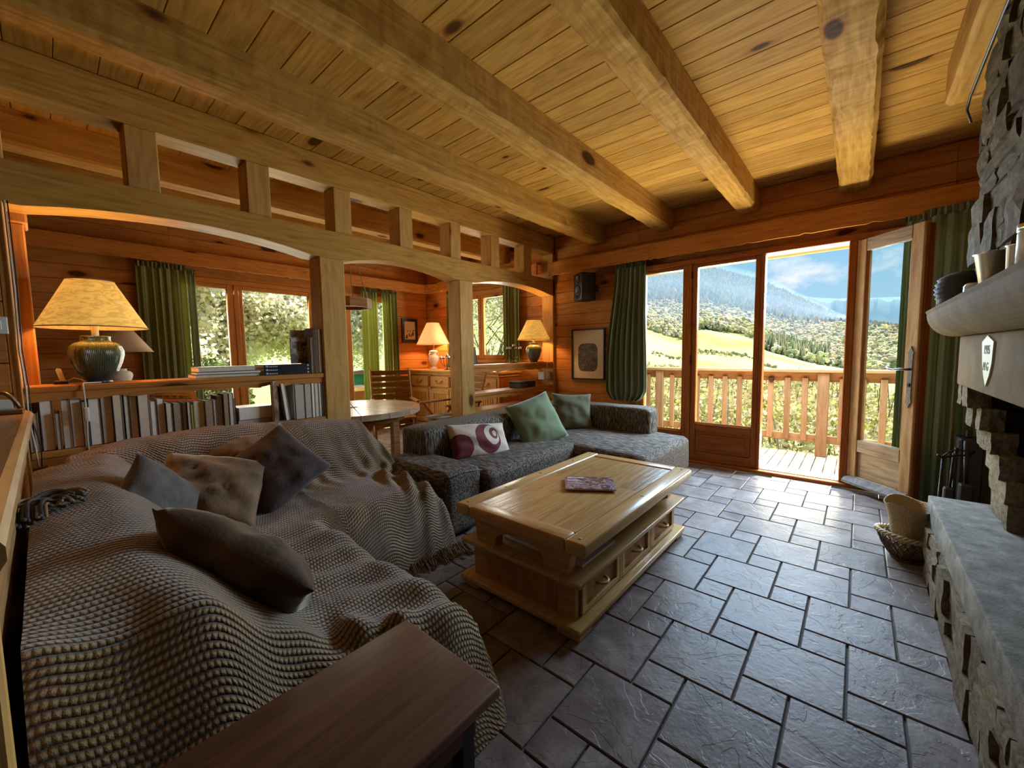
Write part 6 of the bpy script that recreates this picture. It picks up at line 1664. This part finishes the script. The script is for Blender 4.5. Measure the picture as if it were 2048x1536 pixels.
def grass_mat():
    m, nt, N, L, b, out = _new('meadow_and_forest_floor')
    ge = N('ShaderNodeNewGeometry')
    a = N('ShaderNodeTexNoise'); a.inputs['Scale'].default_value = 0.02; a.inputs['Detail'].default_value = 8; L(ge.outputs['Position'], a.inputs['Vector'])
    cr = ramp_node(N, [(0.35, (0.28, 0.38, 0.11)), (0.5, (0.39, 0.47, 0.19)), (0.68, (0.48, 0.50, 0.26))]); L(a.outputs['Fac'], cr.inputs[0])
    at = N('ShaderNodeAttribute'); at.attribute_name = 'forest'
    mx = N('ShaderNodeMixRGB'); mx.inputs[2].default_value = (0.10, 0.095, 0.045, 1); L(at.outputs['Fac'], mx.inputs[0]); L(cr.outputs[0], mx.inputs[1])
    L(mx.outputs[0], b.inputs['Base Color']); b.inputs['Roughness'].default_value = 1; b.inputs['Specular IOR Level'].default_value = 0
    return m
gr = obj('ground', np.stack([Xg, Yg, Zg], -1).reshape(-1, 3), quads.tolist(), grass_mat(), None, (0, 0, 0), True)
gr['kind'] = 'structure'
at = gr.data.attributes.new('forest', 'FLOAT', 'POINT'); at.data.foreach_set('value', np.clip((R2-425)/15, 0, 1).ravel().astype(np.float32))
# far mountain range
def range_obj():
    az = np.arange(-45, 40, 0.25); V = []; Fc = []
    n = len(az)
    el = interp(az, [(-45, 3.5), (-8, 4.4), (-3.3, 4.8), (-0.7, 4.9), (1.4, 5.05), (3.5, 5.25), (5.4, 5.8), (9, 6.2), (40, 5)])
    nz = np.array([noise.noise(Vector((a*0.8, 0, 2)))*0.16+noise.noise(Vector((a*3, 0, 7)))*0.07 for a in az])
    for r, f in ((5200, 0.0), (5700, 0.45), (6000, 0.8), (6050, 1.0), (6900, 0.3)):
        for a, e, q in zip(az, el, nz):
            z = -150+(6050*math.tan(math.radians(e+q))+150)*f+(noise.noise(Vector((a*1.2, r*0.002, 5)))*60*f)
            V.append((r*math.cos(math.radians(a)), r*math.sin(math.radians(a)), z))
    for k in range(4):
        for i in range(n-1):
            Fc.append((k*n+i, (k+1)*n+i, (k+1)*n+i+1, k*n+i+1))
    o = obj('far_mountains', V, Fc, plain('far_rock_and_forest', (0.10, 0.12, 0.10), 1.0, spec=0, var=0.5, scale=0.004), None, (0, 0, 0), True); o['kind'] = 'structure'
range_obj()

def attr_mat(name, rough=1.0, trans=0.0):
    m, nt, N, L, b, out = _new(name)
    at = N('ShaderNodeAttribute'); at.attribute_name = 'col'
    L(at.outputs['Color'], b.inputs['Base Color']); b.inputs['Roughness'].default_value = rough; b.inputs['Specular IOR Level'].default_value = 0.05
    if trans:
        tr = N('ShaderNodeBsdfTranslucent'); L(at.outputs['Color'], tr.inputs[0])
        mx = N('ShaderNodeMixShader'); mx.inputs[0].default_value = trans; L(b.outputs[0], mx.inputs[1]); L(tr.outputs[0], mx.inputs[2]); L(mx.outputs[0], out.inputs[0])
    return m
M['leafc'] = attr_mat('foliage_colours', 1.0, 0.3)
M['petal'] = attr_mat('petal_colours', 1.0, 0.45)
def big_mesh(name, verts, faces, cols, mat):
    """many small pieces of vegetation as one mesh (n pieces, k verts, f faces each)"""
    verts = np.asarray(verts, np.float32); faces = np.asarray(faces, np.int32)
    me = bpy.data.meshes.new(name)
    me.vertices.add(len(verts)); me.vertices.foreach_set('co', verts.ravel())
    fs = faces.shape[1]
    me.loops.add(faces.size); me.loops.foreach_set('vertex_index', faces.ravel())
    me.polygons.add(len(faces)); me.polygons.foreach_set('loop_start', np.arange(0, faces.size, fs, dtype=np.int32)); me.polygons.foreach_set('loop_total', np.full(len(faces), fs, np.int32))
    me.update(calc_edges=True)
    a = me.attributes.new('col', 'FLOAT_COLOR', 'POINT')
    c4 = np.ones((len(verts), 4), np.float32); c4[:, :3] = cols
    a.data.foreach_set('color', c4.ravel())
    me.materials.append(mat)
    o = bpy.data.objects.new(name, me); COL.objects.link(o); WL[o] = Vector((0, 0, 0)); return o
def scatter(base_v, base_f, pos, sx, sz, cols, rot=None, jitter=0.0):
    n = len(pos); bv = np.asarray(base_v); bf = np.asarray(base_f); k = len(bv)
    a = NR.uniform(0, 6.283, n); ca, sa = np.cos(a), np.sin(a)
    V = np.repeat(bv[None], n, 0)
    if jitter: V = V*(1+jitter*NR.standard_normal((n, k, 1)))
    x = V[..., 0]*ca[:, None]-V[..., 1]*sa[:, None]; y = V[..., 0]*sa[:, None]+V[..., 1]*ca[:, None]
    V = np.stack([x*sx[:, None]+pos[:, 0:1], y*sx[:, None]+pos[:, 1:2], V[..., 2]*sz[:, None]+pos[:, 2:3]], -1)
    Fc = bf[None]+(np.arange(n)*k)[:, None, None]
    return V.reshape(-1, 3), Fc.reshape(-1, bf.shape[1]), np.repeat(cols, k, 0)
bm = bmesh.new(); bmesh.ops.create_icosphere(bm, subdivisions=1, radius=1)
ICO_V = np.array([v.co for v in bm.verts]); bm.faces.ensure_lookup_table(); ICO_F = np.array([[v.index for v in f.verts] for f in bm.faces]); bm.free()
_g = (1+5**0.5)/2
IC0_V = np.array([(-1, _g, 0), (1, _g, 0), (-1, -_g, 0), (1, -_g, 0), (0, -1, _g), (0, 1, _g), (0, -1, -_g), (0, 1, -_g), (_g, 0, -1), (_g, 0, 1), (-_g, 0, -1), (-_g, 0, 1)])/math.sqrt(1+_g*_g)
IC0_F = np.array([(0, 11, 5), (0, 5, 1), (0, 1, 7), (0, 7, 10), (0, 10, 11), (1, 5, 9), (5, 11, 4), (11, 10, 2), (10, 7, 6), (7, 1, 8), (3, 9, 4), (3, 4, 2), (3, 2, 6), (3, 6, 8), (3, 8, 9), (4, 9, 5), (2, 4, 11), (6, 2, 10), (8, 6, 7), (9, 8, 1)])
q = np.arange(6)/6*2*np.pi
CONE_V = np.concatenate([np.stack([0.5*np.cos(q), 0.5*np.sin(q), 0.0*q], 1), np.array([[0, 0, 1.0]])]); CONE_F = np.array([[i, (i+1) % 6, 6] for i in range(6)])
def pts_polar(n, r0, r1, a0, a1):
    r = np.sqrt(NR.uniform(r0*r0, r1*r1, n)); a = NR.uniform(a0, a1, n)
    return r, a, np.stack([r*np.cos(np.radians(a)), r*np.sin(np.radians(a)), ground(r, a)], 1)
def pal(n, cs, v=0.18):
    cs = np.array(cs); c = cs[NR.integers(0, len(cs), n)]
    return c*(1+v*NR.standard_normal((n, 1))).clip(0.5, 1.6)
# deciduous belt, coming into leaf
r, a, p = pts_polar(12000, 425, 1150, -16, 34)
h = NR.uniform(2.6, 6.5, len(p)); p[:, 2] += h*0.8
c = pal(len(p), [(0.70, 0.66, 0.42), (0.62, 0.62, 0.38), (0.70, 0.60, 0.44), (0.78, 0.74, 0.42), (0.50, 0.54, 0.34), (0.62, 0.54, 0.42)])
parts_ = []
for msk, K, lo_, hi_ in ((r < 640, 9, 0.20, 0.40), (r >= 640, 3, 0.34, 0.58)):
    pm, hm, cm_ = p[msk], h[msk], c[msk]
    off = NR.standard_normal((len(pm), K, 3))*np.array([0.46, 0.46, 0.40])
    pk = (pm[:, None, :]+off*hm[:, None, None]).reshape(-1, 3); hk = np.repeat(hm, K)*NR.uniform(lo_, hi_, len(pm)*K)
    ck = np.repeat(cm_, K, 0)*NR.uniform(0.78, 1.18, (len(pm)*K, 1))
    parts_.append((pk, hk, ck))
pk = np.concatenate([q_[0] for q_ in parts_]); hk = np.concatenate([q_[1] for q_ in parts_]); ck = np.concatenate([q_[2] for q_ in parts_])
v, f, cc = scatter(IC0_V, IC0_F, pk, hk, hk*1.05, ck, jitter=0.25)
o = big_mesh('deciduous_forest', v, f, cc, M['leafc']); o['kind'] = 'stuff'; o['label'] = 'budding yellow green deciduous woods across the valley'; o['category'] = 'forest'
# conifers of the mountain flank and a stand inside the belt
r, a, p = pts_polar(11500, 1080, 2560, -16, 36); h = NR.uniform(10, 20, len(p))
c = pal(len(p), [(0.07, 0.10, 0.07), (0.09, 0.11, 0.08), (0.15, 0.13, 0.10), (0.20, 0.17, 0.13)])
r2, a2, p2 = pts_polar(420, 430, 640, 2.5, 9.5); h2 = NR.uniform(12, 20, len(p2)); c2 = pal(len(p2), [(0.10, 0.14, 0.07), (0.22, 0.22, 0.13)])
r3, a3, p3 = pts_polar(3500, 900, 2560, 55, 100); h3 = NR.uniform(14, 28, len(p3)); c3 = pal(len(p3), [(0.06, 0.085, 0.05), (0.10, 0.09, 0.06)])
P = np.concatenate([p, p2, p3]); H = np.concatenate([h, h2, h3]); C = np.concatenate([c, c2, c3]); W = H*np.concatenate([np.full(len(p), 0.85), np.full(len(p2), 0.38), np.full(len(p3), 0.75)])
v, f, cc = scatter(CONE_V, CONE_F, P-np.array([0, 0, 1.5]), W, H, C)
o = big_mesh('conifer_forest', v, f, cc, M['leafc']); o['kind'] = 'stuff'; o['label'] = 'dark bluish conifer woods covering the mountain flank'; o['category'] = 'forest'
# hedgerow trees and bushes in the meadow
pp = []
for k in range(90):
    t = k/89; az = 21.5-14*t; el = 1.2-2.3*t
    rr = 300+NR.uniform(-8, 8); pp.append((rr, az+NR.uniform(-.1, .1)))
for k in range(70):
    pp.append((NR.uniform(150, 215), NR.uniform(17, 27)))
pp = np.array(pp); p = np.stack([pp[:, 0]*np.cos(np.radians(pp[:, 1])), pp[:, 0]*np.sin(np.radians(pp[:, 1])), ground(pp[:, 0], pp[:, 1])], 1)
h = NR.uniform(0.5, 1.5, len(p)); h[90:] = NR.uniform(1.0, 2.8, 70); p[:, 2] += h*0.6
c = pal(len(p), [(0.38, 0.36, 0.22), (0.46, 0.44, 0.26), (0.56, 0.46, 0.26)])
v, f, cc = scatter(ICO_V, ICO_F, p, h*0.9, h, c, jitter=0.15)
o = big_mesh('hedgerow', v, f, cc, M['leafc']); o['kind'] = 'stuff'; o['label'] = 'hedgerow bushes crossing the green valley meadow'; o['category'] = 'hedge'
# leaves as small quads
LQ_V = np.array([(-.5, -.35, 0), (.5, -.35, .12), (.5, .35, 0), (-.5, .35, -.12)]); LQ_F = np.array([[0, 1, 2, 3]])
def leaf_cloud(pos, size, cols):
    n = len(pos)
    a = NR.standard_normal((n, 3)); a /= np.linalg.norm(a, axis=1)[:, None]
    b = np.cross(a, NR.standard_normal((n, 3))); b /= np.linalg.norm(b, axis=1)[:, None]
    s = size[:, None]
    V = np.stack([pos-a*s*.5-b*s*.33, pos+a*s*.5-b*s*.33, pos+a*s*.5+b*s*.33, pos-a*s*.5+b*s*.33], 1).reshape(-1, 3)
    Fc = np.arange(n*4).reshape(-1, 4)
    return V, Fc, np.repeat(cols, 4, 0)
# thicket below the balcony
n = 70000
x = NR.uniform(6.9, 11.5, n); y = NR.uniform(-4.0, 7.5, n)
topn = np.vectorize(lambda a, b: noise.noise(Vector((a*0.7, b*0.7, 3)))*0.35+noise.noise(Vector((a*2.2, b*2.2, 8)))*0.2)(x, y)
top = 0.45+topn+0.05*(x-7)-0.55*np.clip((0.2-y)/0.8, 0, 1)
z = top-np.abs(NR.standard_normal(n))*0.55
c = pal(n, [(0.62, 0.60, 0.20), (0.70, 0.64, 0.32), (0.48, 0.50, 0.18), (0.66, 0.55, 0.38), (0.52, 0.42, 0.28), (0.74, 0.68, 0.46)], 0.2)
v, f, cc = leaf_cloud(np.stack([x, y, z], 1), NR.uniform(0.03, 0.085, n), c)
o = big_mesh('thicket', v, f, cc, M['leafc']); o['kind'] = 'stuff'; o['label'] = 'pale yellow green thicket just beyond the balcony railing'; o['category'] = 'thicket'
pr = []
for k in range(260):
    bx, by = NR.uniform(7.0, 10.5), NR.uniform(-3.5, 7.0); h_ = NR.uniform(0.5, 1.2)
    z0 = -1.4; d = NR.uniform(-.35, .35, 2)
    pr.append(tube_vf([(bx, by, z0), (bx+d[0]*.5, by+d[1]*.5, z0+1.1), (bx+d[0], by+d[1], 0.35+0.35*h_)], [0.014, 0.010, 0.004], 4, False))
V, Fc = join_vf(pr); o = obj('thicket_twigs', V, Fc, plain('twig_bark', (0.22, 0.17, 0.12), 0.9)); o['kind'] = 'stuff'; o['label'] = 'bare twigs standing in the thicket beyond the railing'; o['category'] = 'twigs'

# flowering trees in the garden
def tree(label, base, height, spread, nbl, cols, seed, bl_size=(0.05, 0.10), lean=(0, 0), bark=(0.16, 0.13, 0.11)):
    rn = random.Random(seed); tips = []; pr = []
    def grow(p, d, l, r, lev):
        pts = [p]; q = p
        for i in range(4):
            d = (d+Vector((rn.uniform(-.22, .22), rn.uniform(-.22, .22), rn.uniform(-.08, .18)))).normalized()
            q = q+d*l/4; pts.append(q)
            if lev >= 2: tips.append((q, lev))
        pr.append(tube_vf(pts, [r, r*.88, r*.76, r*.66, r*.55], 5 if lev else 8, False))
        if lev < 4:
            for k in range(rn.choice((2, 3, 3)) if lev else 5):
                dd = (d+Vector((rn.uniform(-1, 1)*spread, rn.uniform(-1, 1)*spread, rn.uniform(-.3, .5)))).normalized()
                grow(pts[rn.choice((2, 3, 4))], dd, l*rn.uniform(.62, .82), r*.55, lev+1)
    b = Vector(base)
    grow(b, Vector((lean[0], lean[1], 1)).normalized(), height*0.36, height*0.018, 0)
    t = thing('flowering_tree', label, 'tree', base)
    V, Fc = join_vf(pr); obj('branches', [Vector(v)-b for v in V], Fc, plain('bark_%d' % seed, bark, 0.9), t, b, True)
    T = np.array([tuple(q) for q, l in tips]); k = NR.integers(0, len(T), nbl)
    pos = T[k]+NR.standard_normal((nbl, 3))*0.13*height/3
    v, f, cc = leaf_cloud(pos, NR.uniform(bl_size[0], bl_size[1], nbl), pal(nbl, cols, 0.08))
    o = big_mesh('blossom', v-np.array(base), f, cc, M['petal']); o['kind'] = 'stuff'; o.parent = t
    return t
BLO = [(0.90, 0.88, 0.76), (0.88, 0.85, 0.70), (0.80, 0.82, 0.52), (0.92, 0.88, 0.80)]
tree('white flowering tree filling the middle dining window', (2.7, 9.4, -0.25), 4.6, 0.95, 60000, BLO, 3)
tree('white flowering tree behind the garden door of the dining room', (5.0, 9.9, -0.25), 4.4, 0.95, 40000, BLO, 5)
tree('white flowering tree further back in the left dining window', (2.35, 12.5, -0.1), 4.0, 0.9, 30000, BLO, 8)
tree('sparsely budding tree outside the dining side window', (9.2, 8.8, -1.6), 6.2, 0.95, 8000, [(0.62, 0.60, 0.36), (0.70, 0.66, 0.48), (0.45, 0.48, 0.22)], 11, (0.03, 0.055))
# evergreen shrub at the left dining window
n = 15000
u_ = NR.standard_normal((n, 3)); u_ /= np.linalg.norm(u_, axis=1)[:, None]; rr = NR.uniform(0.55, 1, n)[:, None]
pos = u_*rr*np.array([0.95, 0.7, 0.85])+np.array([1.55, 8.6, 0.45])
v, f, cc = leaf_cloud(pos, NR.uniform(0.03, 0.09, n), pal(n, [(0.16, 0.23, 0.09), (0.24, 0.31, 0.14), (0.34, 0.40, 0.22), (0.11, 0.15, 0.06)]))
t = thing('evergreen_shrub', 'feathery evergreen shrub low in the left dining window', 'shrub', (1.55, 8.6, -0.25))
o = big_mesh('foliage', v-np.array([1.55, 8.6, -0.25]), f, cc, M['leafc']); o['kind'] = 'stuff'; o.parent = t
tube('stem', [(1.55, 8.6, -0.25), (1.55, 8.6, 0.4)], 0.03, M['winz'], t)
# garden furniture outside the door
wbr = thing('water_barrel', 'green water barrel outside the dining garden door', 'barrel', (4.30, 7.75, -0.25), local=True)
lathe('barrel', [(0.28, 0), (0.33, 0.2), (0.36, 0.55), (0.36, 0.8), (0.34, 1.12)], (0, 0, 0), M['greenp'], wbr, 28)
lathe('lid', [(0.36, 1.12), (0.37, 1.13), (0.37, 1.17), (0.2, 1.20), (0, 1.2)], (0, 0, 0), plain('grey_lid', (0.25, 0.24, 0.22), 0.7), wbr, 28)
gt = thing('garden_table', 'pale stone topped garden table outside the dining door', 'garden table', (3.55, 7.0, -0.25), local=True)
box('top', (-0.42, -0.28, 0.86), (0.42, 0.28, 0.93), plain('pale_stone_top', (0.72, 0.68, 0.60), 0.7, var=0.1, scale=12), gt, 0.01)
for x in (-0.30, 0.30): prism('support', [(-0.20, 0), (0.20, 0), (0.14, 0.35), (0.22, 0.86), (-0.22, 0.86), (-0.14, 0.35)], 'x', x-0.06, x+0.06, plain('terracotta', (0.42, 0.16, 0.06), 0.8), gt)
# farmhouses on the slope beyond the meadow
def house(label, az, r, w, d, h, rz):
    x, y = r*math.cos(math.radians(az)), r*math.sin(math.radians(az)); z = float(ground(r, az))-0.5
    t = thing('farmhouse', label, 'house', (x, y, z), 'far farmhouses', rz, local=True)
    box('walls', (-w/2, -d/2, 0), (w/2, d/2, h), plain('house_plaster', (0.75, 0.72, 0.66), 0.9), t, 0)
    prism('roof', [(-d/2-0.6, h), (d/2+0.6, h), (0, h+d*0.32)], 'x', -w/2-0.6, w/2+0.6, plain('house_roof', (0.28, 0.22, 0.19), 0.9), t)
    for k in range(3): box('window', (-w/2+1.5+k*(w-3)/2.4, -d/2-0.05, 1.5), (-w/2+2.7+k*(w-3)/2.4, -d/2, 3.0), M['black'], t, 0)
    return t
house('far white farmhouse in the left dining pane', 77.8, 440, 14, 9, 6, 0.3)
house('far white farmhouse seen above the blossoms in the wide dining pane', 71.5, 450, 16, 10, 6, -0.2)
house('small far farmhouse between the two others', 74.2, 455, 10, 8, 5, 0.1)

# ---------------------------------------------------------------- haze lying over the far slopes
def haze():
    def mat(name, dens):
        m = bpy.data.materials.new(name); m.use_nodes = True; nt = m.node_tree; nt.nodes.clear()
        out = nt.nodes.new('ShaderNodeOutputMaterial'); v = nt.nodes.new('ShaderNodeVolumeScatter')
        v.inputs['Color'].default_value = (0.30, 0.60, 1.0, 1); v.inputs['Density'].default_value = dens
        nt.links.new(v.outputs[0], out.inputs['Volume']); return m
    def layer(name, az, rr, zlow, zup, m, label):
        n = len(rr); V = []
        for a in az:
            for k, r in enumerate(rr): V.append((r*math.cos(math.radians(a)), r*math.sin(math.radians(a)), zlow(r, a)))
            for k, r in enumerate(rr): V.append((r*math.cos(math.radians(a)), r*math.sin(math.radians(a)), zup(r, a)))
        Fc = []; s = 2*n
        for i in range(len(az)-1):
            for k in range(n-1):
                Fc.append((i*s+k, i*s+k+1, (i+1)*s+k+1, (i+1)*s+k)); Fc.append((i*s+n+k, (i+1)*s+n+k, (i+1)*s+n+k+1, i*s+n+k+1))
            for k in (0, n-1):
                f = (i*s+k, (i+1)*s+k, (i+1)*s+n+k, i*s+n+k); Fc.append(f if k == 0 else f[::-1])
        for i in (0, len(az)-1):
            for k in range(n-1):
                f = (i*s+k, i*s+n+k, i*s+n+k+1, i*s+k+1); Fc.append(f if i == 0 else f[::-1])
        o = obj(name, V, Fc, m); o['kind'] = 'stuff'; o['label'] = label; o['category'] = 'haze'
        bm = bmesh.new(); bm.from_mesh(o.data); bmesh.ops.recalc_face_normals(bm, faces=bm.faces); bm.to_mesh(o.data); bm.free()
    rr = np.arange(450, 2700, 75)
    up = lambda r, a: float(ground(r, a))+1+(10+34*min(1, max(0, (a+2)/12)))*min(1, (r-430)/900)
    lo = lambda r, a: float(ground(r, a))-30
    layer('mountain_haze', np.arange(-22, 42, 2), rr, lo, up, mat('mountain_haze', 0.0024), 'thin bluish haze over the wooded mountain flank')
    layer('north_haze', np.arange(52, 106, 3), rr, lo, up, mat('north_haze', 0.0024), 'thin bluish haze over the slope north of the house')
    fel = lambda a: float(interp(a, [(-45, 3.5), (-8, 4.4), (-3.3, 4.8), (-0.7, 4.9), (1.4, 5.05), (3.5, 5.25), (5.4, 5.8), (9, 6.2), (40, 5)]))
    layer('range_haze', np.arange(-40, 36, 2), [4300, 4900, 5500, 6080], lambda r, a: -200, lambda r, a: 16+r*math.tan(math.radians(fel(a)+0.12)), mat('range_haze', 0.0005), 'blue haze in front of the far mountain range')
haze()
